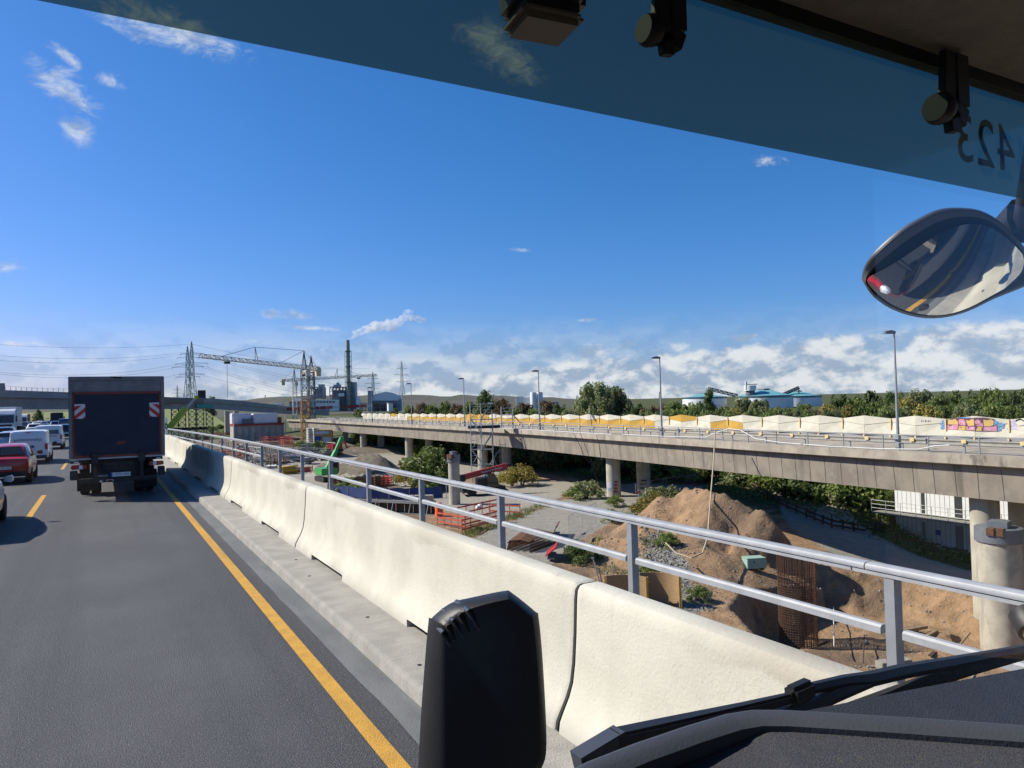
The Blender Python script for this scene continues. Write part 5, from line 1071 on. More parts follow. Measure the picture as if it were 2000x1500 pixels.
# ---- stacks of rusty shoring and red formwork towards the grey heap
def stack(name, label, x, y, sz, m, n, rz, gap=.3, grp='stacked formwork beams', p=None):
    q = p if p is not None else put(x, y); o = thing(name, label, 'formwork', q, rz, grp)
    for k in range(n):
        for s_ in (-.5, 0, .5): b = B(); b.box((0, s_*sz[1], .1+k*gap), (sz[0], .12, .14)); b.build('beam', m, o)
        b = B(); b.box((-sz[0]*.35, 0, .1+k*gap+.13), (.12, sz[1], .10)); b.build('spacer', m, o); b = B(); b.box((sz[0]*.35, 0, .1+k*gap+.13), (.12, sz[1], .10)); b.build('spacer', m, o)
    for s_ in (-.5, .5): 
        for e_ in (-.5, .5): b = B(); b.box((e_*sz[0], s_*sz[1], n*gap/2), (.09, .09, n*gap+.3)); b.build('post', m, o)
stack('formwork_stack', 'rusty brown open formwork rack behind the blue screen', 695, 955, (6.5, 2.4), 'rust', 5, -.15); stack('formwork_stack', 'small coral red formwork rack right of the rusty rack', 748, 948, (1.9, 2.0), 'coral_red', 4, .2)
stack('formwork_stack', 'coral red formwork rack half hidden by the third far railing post', 670, 952, (1.6, 2.0), 'coral_red', 4, .2)
stack('formwork_stack', 'low coral red beam stack on the ground left of the green machine', 580, 922, (4.6, 1.6), 'coral_red', 3, -.5, .28); stack('formwork_stack', 'bright red formwork rack before the concrete abutment', 540, 868, (7.5, 3), 'coral_red', 5, .1, .45)
stack('formwork_stack', 'small red formwork rack right of the bright red rack', 560, 872, (3, 3), 'coral_red', 5, .1, .5); stack('formwork_stack', 'dull red beams far left behind the railing', 385, 862, (9, 3), 'dull_red', 4, .3, .4)
stack('formwork_stack', 'dull red beams under the ramp deck', 440, 850, (8, 3), 'dull_red', 3, .1, .4)
for i, (x, y, m) in enumerate(((468, 885, 'galvanised'), (492, 893, 'galvanised'), (515, 885, 'lattice_grey'), (548, 892, 'galvanised'), (566, 902, 'tarp_blue'), (600, 884, 'lattice_grey'), (640, 888, 'galvanised'), (620, 897, 'lattice_grey'), (455, 903, 'dull_red'), (530, 908, 'rust'), (500, 913, 'lattice_grey'), (475, 900, 'rust'), (585, 893, 'galvanised'), (610, 880, 'lattice_grey'))):
    q = put(x, y); o = thing('rebar_field', ['grey rebar mesh bundle at the left of the busy site', 'grey rebar mesh behind the fifth far post', 'dark steel mesh in the middle of the busy site', 'pale steel mesh left of the coral red stack', 'blue wrapped mesh bundle before the abutment', 'dark mesh bundle at the foot of the orange crane mast', 'pale mesh bundle under the yellow sign', 'dark mesh bundle in front of the grey heap', 'red mesh bundle behind the far railing', 'rusty mesh bundle in the busy site', 'dark low mesh bundle near the barrier', 'rusty mesh by the far railing posts', 'pale mesh bundle right of the crane mast', 'dark tall mesh bundle behind the crane mast'][i], 'rebar', q, R.random()*3, 'rebar mesh bundles on the busy site')
    L_, h_ = R.uniform(5, 9), R.uniform(1.2, 2.6); b = B()
    for k in range(16): b.tube((-L_/2+L_*k/15, -.8, 0), (-L_/2+L_*k/15+R.uniform(-.2, .2), R.uniform(-.8, .8), h_*R.uniform(.6, 1)), .05, 4)
    b.build('upright_bars', m, o); b = B()
    for k in range(7): b.tube((-L_/2, R.uniform(-1, 1), h_*k/7), (L_/2, R.uniform(-1, 1), h_*k/7+R.uniform(-.2, .2)), .055, 4)
    b.build('long_bars', m, o)
# yellow site sign, white pallets, red excavator by the viaduct
q = G(632, 885, ZG); o = thing('site_sign', 'orange yellow site sign board with blue and white fields under the viaduct', 'sign', q, -.3)
b = B(); b.bb(-2.0, 2.0, -.06, .06, 1.3, 5.2); b.build('board', 'formwork_orange', o)
b = B(); b.bb(-1.7, 1.2, -.09, -.062, 4.3, 4.9); b.build('white_field', 'reflex_white', o); b = B(); b.bb(-1.8, -.5, -.09, -.062, 2.8, 3.8); b.build('blue_field', 'plate_blue', o); b = B(); b.bb(.0, 1.7, -.09, -.062, 2.6, 3.5); b.build('white_field', 'reflex_white', o)
for sx in (-1.5, 1.5): b = B(); b.beam((sx, .12, -.2), (sx, .12, 5.2), .14); b.build('post', 'galvanised', o)
for k, (x, lab) in enumerate(((606, 'white pallet stack right of the orange crane mast'), (617, 'white pallet stack beside the yellow site sign'))):
    q = G(x, 872, ZG); o = thing('pallet_stack', lab, 'pallets', q, .1, 'white pallet stacks')
    for j in range(11): b = B(); b.bb(-.75, .75, -.8, .8, .2+.44*j, .2+.44*j+.26); b.build('pallet', 'offwhite', o)
q = put(655, 893); o = thing('excavator', 'dark red excavator working under the viaduct', 'excavator', q, PI+.5); o.scale = (.75, .75, .75)
b = B(); b.bb(-2, 2, -1.2, 1.2, .1, .8); b.build('track', 'machine_dark', o, bevel=.1); b = B(); b.bb(-1.6, 1.8, -1.2, 1.2, .9, 2.3); b.build('house', 'machine_red', o, bevel=.1); b = B(); b.bb(-1.9, -1.0, -1, 0, .95, 3.0); b.build('cab', 'glass_dark', o)
b = B(); b.beam((-1, .3, 1.8), (-3.2, .3, 2.6), .35); b.beam((-3.2, .3, 2.6), (-4.4, .3, .8), .3); b.build('arm', 'machine_red', o)
# ---- concrete abutment with wrapped tops
q = G(505, 866, ZG); dA = (q-V((0, 0, CAMZ))).dot(_F); o = thing('abutment', 'new ribbed concrete abutment under construction with white wrapping on top', 'abutment', q, .05)
b = B(); b.bb(-7.2, 7.2, -1.2, 4, -1, 5.4); b.build('wall', 'pier_concrete', o)
for k in range(8): b = B(); b.bb(-6.9+1.9*k, -6.9+1.9*k+.7, -1.38, -1.2, -1, 5.2); b.build('rib', 'new_concrete', o)
b = B(); b.bb(-7.3, 7.3, -1.6, 4.2, 5.4, 5.9); b.build('platform', 'dull_red', o)
b = B(); b.bb(-1.6, 5.6, -.8, 3, 5.92, 8.9); b.build('white_wrap', 'tarp_white', o, bevel=.2); b = B(); b.bb(-7.4, -2.0, -.2, 3.4, 5.92, 9.1); b.build('white_wrap', 'tarp_white', o, bevel=.15)
b = B(); b.bb(-4.6, -1.8, -1.2, -.3, 5.92, 7.4); b.build('crate', 'lattice_grey', o, bevel=.05); b = B(); b.bb(5.6, 6.6, -1, 1, 5.92, 7.6); b.build('crate', 'rust', o)
for sx in (-7.3, 7.5): b = B(); b.tube((sx, -1.7, -.5), (sx, -1.7, 8.0), .16, 6); b.build('prop', 'offwhite', o)
# ---- lime telescopic crane behind the truck
A, Z = DP(322, 846, 118), DP(363, 797, 118); TIP = DP(383, 776, 118)
o = thing('mobile_crane', 'lime yellow mobile crane boom rising behind the truck', 'mobile crane', (A.x-1.5, A.y, ZG)); OA = -V((A.x-1.5, A.y, ZG))
b = B(); b.beam(A+(A-Z)*.9+OA, Z+OA, .75, .85); b.build('boom', 'lime', o, bevel=.05); b = B(); b.beam(Z+OA, TIP+OA, .28, .3); b.build('inner_boom', 'galvanised', o); b = B(); b.box(TIP+OA, (.6, .6, .5)); b.build('boom_head', 'lime', o)
b = B(); b.bb(-4.5, 2.5, -1.3, 1.3, .9, 2.6); b.build('carrier', 'lime', o, bevel=.1)
for wx in (-3.8, -2.4, .4, 1.8):
    for sy in (-1.1, 1.1): w = add_wheel(o, 0, 0, .65, 1.6); w.location = (wx, sy, .65); w.rotation_euler = (0, 0, PI/2)
# ---- white site cabins with a gallery behind the viaduct
p0 = V((62.6, 62.6/ray(1752, 1000).x*ray(1752, 1000).y, -11.1)); rz0 = -PI/2; o = thing('site_cabins', 'two storey white site cabins with railed gallery behind the viaduct', 'site cabins', p0, rz0); Lc = 14.0
for lv, z0 in ((0, 0), (1, 2.85)):
    for k in range(5):
        b = B(); b.bb(-.2+3.0*k+.02, 2.78+3.0*k, 0, 5.5, z0+.05, z0+2.75); cc = b.build('cabin', 'container_white', o, bevel=.03)
        b = B()
        for j in range(6): b.bb(.1+3.0*k+.42*j, .12+3.0*k+.42*j, -.012, 0.002, z0+.2, z0+2.6)
        b.build('panel_seam', 'lattice_grey', cc)
        if k in (0, 1): b = B(); b.bb(2.3+3*k-.1*k, 2.62+3*k+.22*k, -.02, .01, z0+.15, z0+2.3); b.build('door', 'machine_dark' if lv else 'new_concrete', cc)
        if lv == 0 and k in (1, 2): b = B(); b.bb(.5+3*k, .95+3*k, -.03, -.015, 1.3, 1.75); b.build('notice', 'plate_blue' if k == 1 else 'plate_white', cc)
b = B(); b.bb(-1.6, Lc, -1.35, -.03, 2.72, 2.84); b.build('gallery_floor', 'walk_concrete', o)
for z0 in (3.2, 3.55, 3.9): b = B(); b.tube((-1.6, -1.3, z0), (Lc, -1.3, z0), .025, 5); b.build('gallery_rail', 'galvanised', o)
for k in range(10): b = B(); b.tube((-1.6+1.4*k, -1.3, 2.8), (-1.6+1.4*k, -1.3, 3.92), .028, 5); b.build('gallery_post', 'galvanised', o)
b = B(); b.bb(-.45, -.3, -.5, .2, 0, 2.7); b.build('bracket_post', 'rust', o)
# dark timber guard fence before the cabins
for k in range(7):
    q = V((58.6, 41.5-2.1*k, gz(58.6, 41.5-2.1*k))); o = thing('timber_trestle', ['dark timber trestle at the left end before the white cabins', 'dark timber trestle second from left before the cabins', 'dark timber trestle third from left before the cabins', 'dark timber trestle in the middle before the cabins', 'dark timber trestle right of the middle before the cabins', 'dark timber trestle next to the round pier', 'dark timber trestle behind the round pier'][k], 'trestle', q, rz0, 'timber trestles before the cabins')
    b = B(); b.beam((-.1, -.3, 0), (.0, 0, 1.1), .1); b.beam((-.1, .3, 0), (0, 0, 1.1), .1); b.build('leg', 'rust_dark', o)
    for z0 in (.5, 1.05): b = B(); b.beam((-.6, 0, z0), (1.5, .02, z0+.02*(k % 2)), .08, .12); b.build('rail', 'rust_dark', o)
pts = [(1460, 958), (1520, 985), (1575, 1010), (1625, 1025), (1690, 1038)]
o = thing('guide_rail', 'low dark red guide rail curving up beside the shaded road', 'guard rail', GT(*pts[0])); PP = [GT(*q)-GT(*pts[0]) for q in pts]
for z0 in (.25, .65): b = B(); b.path([q+V((0, 0, z0)) for q in PP], .09, 5); b.build('rail', 'rust_dark', o)
for a, c in zip(PP, PP[1:]):
    for t_ in (0, .33, .66): q = a.lerp(c, t_); b = B(); b.beam(q+V((0, 0, -.2)), q+V((0, 0, .85)), .12); b.build('post', 'rust_dark', o)
# yellow container beyond, grey post signs, construction mesh fences
q = G(1490, 938, ZG); o = thing('skip_container', 'bright yellow ribbed container behind the bushes under the viaduct', 'container', q, -.3); b = B(); b.bb(-2.6, 2.6, 0, 2.2, 0, 1.9); b.build('body', 'formwork_yellow', o)
for k in range(9): b = B(); b.bb(-2.5+.6*k, -2.3+.6*k, -.08, 0, .1, 1.8); b.build('rib', 'formwork_yellow', o)
def mesh_fence(label, a, c, h=2.0):
    o = thing('mesh_fence_panel', label, 'fence', a, math.atan2((c-a).y, (c-a).x), 'wire mesh fence panels'); L_ = (c-a).length
    b = B(); b.path([(0, 0, .1), (0, 0, h), (L_, 0, h), (L_, 0, .1), (0, 0, .1)], .022, 5); b.build('frame', 'galvanised', o); b = B()
    for k in range(1, 14): b.tube((L_*k/14, 0, .12), (L_*k/14, 0, h), .006, 3)
    for k in range(1, 8): b.tube((0, 0, h*k/8), (L_, 0, h*k/8), .006, 3)
    m_ = b.build('wire_mesh', 'galvanised', o); m_['kind'] = 'stuff'
    for x in (0, L_): b = B(); b.bb(x-.3, x+.3, -.12, .12, -.05, .12); b.build('foot', 'new_concrete', o)
FP = [(1112, 1062), (1138, 1045), (1165, 1025)]; FQ = [(1242, 985), (1296, 972), (1360, 962)]
for lab, a, c in (('mesh fence panel at the path edge, nearest the rebar heap', FP[0], FP[1]), ('mesh fence panel at the path edge, second from the rebar heap', FP[1], FP[2]), ('mesh fence panel beside the shrub left of the sand heap', FQ[0], FQ[1]), ('mesh fence panel behind the sand heap top', FQ[1], FQ[2])): mesh_fence(lab, put(*a), put(*c))
b = B(); P = [put(1365, 1000), put(1362, 1040)]; d0 = DP(1397, 840, 58.6)
b.path([d0, DP(1394, 900, 57), DP(1388, 970, 53), DP(1382, 1050, 47), DP(1372, 1080, 45.3), DP(1350, 1090, 44), DP(1320, 1080, 45), DP(1300, 1060, 46.5)], .05, 6); tag(b.build('hose', 'rope', smooth=60), 'tan hose hanging from the viaduct railing over the sand heap', 'hose')
for k, (x0, y0, x1, y1, d0, d1, lab) in enumerate(((1133, 845, 1180, 968, 78, 76, 'black cable hanging diagonally from the viaduct to the pier'), (1165, 850, 1176, 900, 77, 76, 'black cable hanging down the girder above the pier'), (1120, 846, 1152, 905, 79, 78, 'black cable left of the pier crossing the girder'))):
    a, c = DP(x0, y0, d0), DP(x1, y1, d1); b = B(); b.path([a, a.lerp(c, .3)+V((.1, 0, -.2)), a.lerp(c, .7)+V((0, 0, -.35)), c], .03, 4); tag(b.build('cable', 'black'), lab, 'cable')

R.seed(77); CM = ['timber', 'rust', 'galvanised', 'lattice_grey', 'dull_red', 'coral_red', 'offwhite', 'formwork_yellow', 'tarp_blue', 'machine_dark', 'new_concrete', 'rust_dark']
for i in range(64):
    x, y = R.uniform(395, 655), R.uniform(862, 925)
    if y > 905 and x > 600: continue
    q = G(x, y, ZG+.3); o = thing('material_stack', 'small stack of building material on the crowded far site', 'building material', q, R.random()*3, 'building material stacks on the far site'); m = R.choice(CM); L_ = R.uniform(1.5, 5); n = R.randint(2, 5)
    for k in range(n):
        b = B(); b.box((R.uniform(-.2, .2), R.uniform(-.3, .3), -.3+.26*k+.1), (L_*R.uniform(.7, 1), R.uniform(.6, 1.6), .2), R.uniform(-.15, .15)); b.build('board', m, o)
    if i % 3 == 0:
        for sx in (-.5, .5): b = B(); b.tube((sx*L_, 0, -.4), (sx*L_, 0, R.uniform(1.5, 3.2)), .06, 5); b.build('prop', R.choice(['galvanised', 'lattice_grey', 'rust']), o)
    if i % 3 == 1: b = B(); b.tube((-L_/2, 0, 1.2), (L_/2, .4, 1.5), .06, 5); b.tube((-L_/2, .5, .8), (L_/2, .2, 1.0), .06, 5); b.build('tube', 'galvanised', o)

q = put(1268, 972); o = thing('striped_barrier', 'low red and white striped barrier beside the rear viaduct pier', 'barrier board', q, -.2)
for k in range(7): b = B(); b.bb(-1.4+.4*k, -1.4+.4*k+.398, -.03, .03, .55, .80); b.build('stripe', 'reflex_red' if k % 2 == 0 else 'reflex_white', o)
for sx in (-1.2, 1.2): b = B(); b.bb(sx-.04, sx+.04, -.05, .05, 0, .9); b.build('post', 'grey_steel', o)
R.seed(99)
for k in range(16):
    X, Y = R.uniform(31, 43), R.uniform(19, 31); z = gz(X, Y)
    b = B(); L_ = R.uniform(.5, 1.8); b.box((X, Y, z+.05), (L_, R.uniform(.08, .22), .06), 0, M.Rotation(R.random()*3, 3, 'Z') @ M.Rotation(R.uniform(-.12, .12), 3, 'Y')); tag(b.build('timber_offcut', R.choice(['timber', 'rust_dark', 'walk_concrete'])), 'short timber offcut lying in the pit', 'timber', 'timber offcuts scattered in the pit')
# ================================================================ FAR INDUSTRY
def lattice(b, p, q, w, n, r, w2=None, up=(0, 0, 1), tri=False):
    p, q = V(p), V(q); d = (q-p).normalized(); u = V(up)
    if abs(d.dot(u)) > .95: u = V((0, 1, 0))
    a = d.cross(u).normalized(); c = a.cross(d).normalized(); w2 = w if w2 is None else w2
    C = [(-1, -1), (1, -1), (1, 1), (-1, 1)] if not tri else [(-1, -.6), (1, -.6), (0, 1)]
    m = len(C); ring = lambda i: [p.lerp(q, i/n)+(a*x+c*y)*lerp(w, w2, i/n)/2 for x, y in C]
    for k in range(m): b.beam(ring(0)[k], ring(n)[k], r*1.3)
    for i in range(n):
        A, Z = ring(i), ring(i+1)
        for k in range(m):
            b.beam(A[k], Z[(k+1) % m], r) if (i+k) % 2 else b.beam(A[(k+1) % m], Z[k], r)
            b.beam(Z[k], Z[(k+1) % m], r)
def pylon(label, x, ytop, dep, hw=5.0, armw=11, rz=.3, m='pylon_green', th=.32, base=ZG):
    top = DP(x, ytop, dep); o = thing('power_pylon', label, 'pylon', (top.x, top.y, base), rz, 'power pylons'); h = top.z-base
    b = B(); lattice(b, (0, 0, 0), (0, 0, h*.55), hw*1.7, 6, th, hw*.55); lattice(b, (0, 0, h*.55), (0, 0, h*.9), hw*.55, 7, th*.9, hw*.3); lattice(b, (0, 0, h*.9), (0, 0, h), hw*.3, 3, th*.8, .3); b.build('mast', m, o)
    for z, w in ((h*.60, armw*.9), (h*.73, armw*1.15), (h*.85, armw*.8)):
        b = B()
        for s in (-1, 1): b.beam((0, 0, z+1.1), (s*w, 0, z), th*.8); b.beam((0, 0, z-.4), (s*w, 0, z), th*.8); b.tube((s*w*.95, 0, z), (s*w*.95, 0, z-2.2), th*.35, 5)
        b.build('cross_arm', m, o)
    return o, h
PY = {}
for nm, lab, x, yt, d, hw in (('a', 'right hand mast of the double power pylon above the overpass', 374, 667, 560, 5.2), ('b', 'left hand mast of the double power pylon above the overpass', 366, 676, 590, 5.2), ('c', 'power pylon with three cross arms in front of the white plant hall', 728, 727, 900, 5), ('d', 'slim tall power pylon right of the plant hall', 784, 705, 950, 5), ('e', 'small far power pylon left of the double pylon', 346, 752, 1500, 5)):
    PY[nm] = pylon(lab, x, yt, d, hw, rz=(-.5 if nm in 'ab' else .4), th=.24 if nm in 'ab' else .32)
def wire(label, a, c, sag, r=.16):
    b = B(); a, c = V(a), V(c); b.path([a.lerp(c, t/10)-V((0, 0, sag*4*(t/10)*(1-t/10))) for t in range(11)], r, 4); tag(b.build('power_line', 'lattice_grey'), label, 'power line', 'power lines at the double pylon')
for k, (y0, yl, yr) in enumerate(((672, 669, 700), (688, 690, 735), (690, 699, 742), (708, 722, 762), (711, 724, 768), (727, 745, 772))):
    wire(['topmost power line running left from the double pylon', 'second power line running left from the double pylon', 'third power line running left from the double pylon', 'fourth power line running left from the double pylon', 'fifth power line running left from the double pylon', 'lowest power line running left from the double pylon'][k], DP(362 if k % 2 else 370, y0, 570), DP(-60, yl, 420), 3+k, .06)
    wire(['topmost power line running right from the double pylon', 'second power line running right from the double pylon', 'third power line running right from the double pylon', 'fourth power line running right from the double pylon', 'fifth power line running right from the double pylon', 'lowest power line running right from the double pylon'][k], DP(374, y0, 560), DP(720, yr+20, 900), 5, .08)
# ---- tower cranes
def crane(label, base, h, jibdir, jl, cl, mastm, jibm, w=1.7, th=.17, lower=None, apex=5.5, group='tower cranes'):
    o = thing('tower_crane', label, 'crane', base, group=group); jd = V(jibdir).normalized(); s = lower or 0
    b = B()
    if lower: lattice(b, (0, 0, 0), (0, 0, lower), w*1.2, int(lower/1.6), th*1.3); b.build('lower_mast', 'crane_orange', o); b = B()
    lattice(b, (0, 0, s), (0, 0, h), w, max(3, int((h-s)/1.6)), th); b.build('upper_mast', mastm, o)
    b = B(); lattice(b, V((0, 0, h+.6))+jd*.6, V((0, 0, h+.6))+jd*jl, 1.3, int(jl/1.9), th*.8, 1.0, tri=True); b.build('jib', jibm, o)
    b = B(); lattice(b, V((0, 0, h+.6)), V((0, 0, h+.6))-jd*cl, 1.4, max(2, int(cl/2)), th, tri=True); b.build('counter_jib', jibm, o)
    b = B(); b.box(V((0, 0, h-.2))-jd*(cl-1), (1.4, 1.4, 2.6)); b.build('counterweight', 'crane_cream', o)
    b = B(); ap = V((0, 0, h+apex)); sd = V((-jd.y, jd.x, 0))
    for k in (-.6, .6): b.beam(V((0, 0, h))+sd*k+jd*.6, ap, th*1.3); b.beam(V((0, 0, h))+sd*k-jd*.6, ap, th*1.3)
    b.build('apex_frame', 'lattice_grey', o)
    kp = V((0, 0, h+1.3))+jd*jl*.55; b = B(); b.beam(V((0, 0, h+.8))+jd*jl*.52, kp+V((0, 0, apex*.55)), th); b.beam(V((0, 0, h+.8))+jd*jl*.55, kp+V((0, 0, apex*.55)), th); b.build('king_post', 'lattice_grey', o)
    b = B(); b.tube(ap, kp+V((0, 0, apex*.55)), .05, 4); b.tube(kp+V((0, 0, apex*.55)), V((0, 0, h+1))+jd*jl*.85, .05, 4); b.tube(ap, V((0, 0, h+1))+jd*jl*.3, .05, 4); b.tube(ap, V((0, 0, h+.8))-jd*cl*.9, .05, 4); b.build('stay_ropes', 'machine_dark', o)
    b = B(); tp = V((0, 0, h-.2))+jd*jl*.80; b.box(tp, (1.2, 1.2, .5)); b.build('trolley', 'machine_dark', o); b = B(); b.tube(tp, tp-V((0, 0, h*.38)), .04, 4); b.build('hoist_rope', 'machine_dark', o)
    b = B(); b.box(V((0, 0, h-1.0))+sd*1.1, (1.2, 1.2, 1.8)); b.build('operator_cab', 'offwhite', o, bevel=.1)
    return o
base = G(597, 866, ZG); root = DP(597, 722, 213); tip = DP(395, 700, 156); jd = tip-root; jd.z = 0
crane('tower crane with orange lower mast and long white jib reaching left', base, root.z-ZG, jd, jd.length, 12, 'lattice_grey', 'crane_white', lower=12.5, th=.125)
r2 = DP(608, 728, 240); t2 = DP(652, 712, 205); jd2 = t2-r2; jd2.z = 0
crane('tower crane just behind the first with cream counter jib to the right', (r2.x, r2.y, ZG), r2.z-ZG, -jd2, 20, 13, 'lattice_grey', 'crane_cream', th=.2)
r3 = DP(575, 745, 330); t3 = DP(735, 738, 300); jd3 = t3-r3; jd3.z = 0
crane('small far tower crane with thin jib reaching right past the chimney', (r3.x, r3.y, ZG), r3.z-ZG, jd3, jd3.length, 9, 'crane_white', 'lattice_grey', th=.14)
# ---- power plant
PD = 900; U = PD/FPX
def pp(x, y): return DP(x, y, PD)
o = thing('power_plant', 'grey industrial plant with steel frames below the smoking chimney', 'plant', pp(660, 806)); OP_ = -pp(660, 806)
_right = V((_R.x, _R.y, 0)).normalized(); _fwd = V((_F.x, _F.y, 0)).normalized()
def fbox(name, x0, x1, y0, y1, m, d=20, off=0, par=None, bev=None):
    a, c = pp(x0, y1)+OP_, pp(x1, y0)+OP_; w = (x1-x0)*U; h = (y1-y0)*U; b = B(); b.box(V(((a.x+c.x)/2, (a.y+c.y)/2, (a.z+c.z)/2))+_fwd*(d/2+off), (w, d, h), -YAW); return b.build(name, m, par or o, bevel=bev)
def frame3(name, x0, x1, y0, y1, nx_, ny_, m, off=0, r=.9, fill=None):
    b = B()
    for dd in (0, 14):
        P = lambda x, y: pp(x, y)+OP_+_fwd*(off+dd)
        for i in range(nx_+1): x = lerp(x0, x1, i/nx_); b.beam(P(x, y0), P(x, y1), r)
        for j in range(ny_+1): y = lerp(y0, y1, j/ny_); b.beam(P(x0, y), P(x1, y), r)
        for i in range(nx_):
            for j in range(ny_):
                if (i+j) % 2 == 0: b.beam(P(lerp(x0, x1, i/nx_), lerp(y0, y1, j/ny_)), P(lerp(x0, x1, (i+1)/nx_), lerp(y0, y1, (j+1)/ny_)), r*.7)
    f = b.build(name, m, o)
    if fill: fbox('machine_block', lerp(x0, x1, .12), lerp(x0, x1, .88), lerp(y0, y1, .12), y1, fill, 10, off+2)
frame3('boiler_frame', 644, 690, 756, 803, 7, 6, 'plant_dark', fill='plant_dark'); fbox('boiler_tower', 683, 693, 746, 800, 'plant_grey', 12, 4); fbox('boiler_roof', 651, 663, 751, 758, 'plant_grey', 10); fbox('roof_block', 657, 661, 747, 751, 'plant_grey', 6)
fbox('light_panel', 662, 673, 768, 774, 'plant_light', 4, -3); fbox('boiler_core', 652, 680, 764, 803, 'plant_grey', 12, 6)
frame3('filter_frame', 604, 626, 756, 778, 4, 3, 'plant_dark', off=10, fill='plant_dark'); fbox('filter_tower', 616, 625, 750, 776, 'plant_grey', 10, 14)
hall = fbox('long_hall', 610, 664, 781, 803, 'plant_light', 26, -6)
for k in range(7): fbox('window', 615+6.2*k, 619+6.2*k, 783.5, 786.5, 'glass_dark', 1, -6.6, hall)
fbox('annex', 569, 612, 784, 800, 'plant_grey', 20, -8); fbox('red_band', 569, 604, 784.2, 786.2, 'dull_red', 1, -8.8); fbox('low_hall', 570, 585, 778, 796, 'plant_light', 15, 4)
o2 = fbox('gable_hall', 722, 780, 779, 803, 'plant_grey', 25, -4); fbox('gable_top', 729, 779, 772, 783, 'plant_light', 24, -5)
b = B(); P = lambda x, y: pp(x, y)+OP_+_fwd*-5; A0 = [P(729, 772), P(779, 772), P(768, 767), P(755, 765), P(738, 769)]; b.add(A0+[p+_fwd*24 for p in A0], [(0, 1, 2, 3, 4), (5, 6, 7, 8, 9), (0, 1, 6, 5), (1, 2, 7, 6), (2, 3, 8, 7), (3, 4, 9, 8), (4, 0, 5, 9)]); b.build('hall_gable', 'plant_light', o)
frame3('pipe_rack', 732, 782, 783, 803, 8, 3, 'plant_dark', off=-8, r=.6); fbox('stair_tower', 721, 729, 763, 803, 'plant_grey', 8, -8)
for k in range(4): fbox('door_bay', 735+11*k, 742+11*k, 788, 803, 'glass_dark', 1, -6)
b = B(); b.lathe([(3.4, 0), (3.4, 12), (1.5, 17)], 14, pp(701, 803)+OP_); b.build('white_silo', 'plant_light', o, smooth=40)
frame3('conveyor', 697, 722, 788, 802, 4, 2, 'plant_dark', off=-2, r=.5)
# ---- chimney and smoke
o = thing('chimney', 'tall green grey chimney stack with stair cage, smoking', 'chimney', pp(682, 803)); ct = pp(682, 664).z-pp(682, 803).z
b = B(); b.lathe([(2.6, 0), (2.5, ct*.6), (2.2, ct)], 18); b.build('stack', 'stack_green', o, smooth=40)
b = B()
for s in (-1, 1):
    for t_ in (-1, 1): b.beam((s*3.3, t_*3.3, 0), (s*3.1, t_*3.1, ct*.84), .45)
for k in range(13):
    z0 = ct*.84*k/12
    for s in (-1, 1): b.beam((-3.3, s*3.3, z0), (3.3, s*3.3, z0), .3); b.beam((s*3.3, -3.3, z0), (s*3.3, 3.3, z0), .3)
b.build('support_cage', 'lattice_grey', o)
for zk in (.40, .62, .84): b = B(); b.lathe([(3.9, ct*zk), (3.9, ct*zk+1.0)], 12); b.build('gallery', 'lattice_grey', o)
sm = bpy.data.materials.new('smoke'); sm.use_nodes = True; t = sm.node_tree; t.nodes.remove(t.nodes['Principled BSDF']); pv = t.nodes.new('ShaderNodeVolumePrincipled'); pv.inputs['Color'].default_value = (.97, .97, .98, 1); pv.inputs['Anisotropy'].default_value = .1
tc_ = t.nodes.new('ShaderNodeTexCoord'); ns = t.nodes.new('ShaderNodeTexNoise'); ns.inputs['Scale'].default_value = .16; ns.inputs['Detail'].default_value = 4; t.links.new(tc_.outputs['Object'], ns.inputs['Vector']); mr = t.nodes.new('ShaderNodeMapRange'); t.links.new(ns.outputs['Fac'], mr.inputs[0]); mr.inputs[1].default_value = .38; mr.inputs[2].default_value = .62; mr.inputs[4].default_value = .15; t.links.new(mr.outputs[0], pv.inputs['Density']); t.links.new(pv.outputs[0], t.nodes['Material Output'].inputs['Volume']); MT['smoke'] = sm
bm = bmesh.new()
for x, y, r in ((684, 660, 1.9), (688, 657, 2.8), (695, 652, 4), (704, 648, 5), (714, 644, 6), (724, 641, 6.5), (735, 638, 7), (747, 636, 7.5), (758, 635, 8), (768, 634, 7), (778, 630, 6), (786, 622, 5), (793, 613, 4.5), (800, 608, 3.5), (806, 622, 4.5), (816, 624, 5), (826, 626, 3.5)):
    c = pp(x, y); m_ = M.Translation(c) @ M.Diagonal((r*1.15, r*1.15, r*R.uniform(.8, 1.05), 1)); bmesh.ops.create_icosphere(bm, subdivisions=3, radius=1, matrix=m_)
c0 = pp(740, 640)
for v in bm.verts: v.co += V((NZ.noise(v.co*.18), NZ.noise(v.co*.18+V((9, 0, 0))), NZ.noise(v.co*.18+V((0, 9, 0)))))*2.4
me = bpy.data.meshes.new('smoke_plume'); bm.to_mesh(me); bm.free(); me.materials.append(sm); so = bpy.data.objects.new('smoke_plume', me); COL.objects.link(so)
rmz = so.modifiers.new('union', 'REMESH'); rmz.mode = 'VOXEL'; rmz.voxel_size = 1.2
tag(so, 'white smoke drifting right from the chimney', 'smoke', kind='stuff')
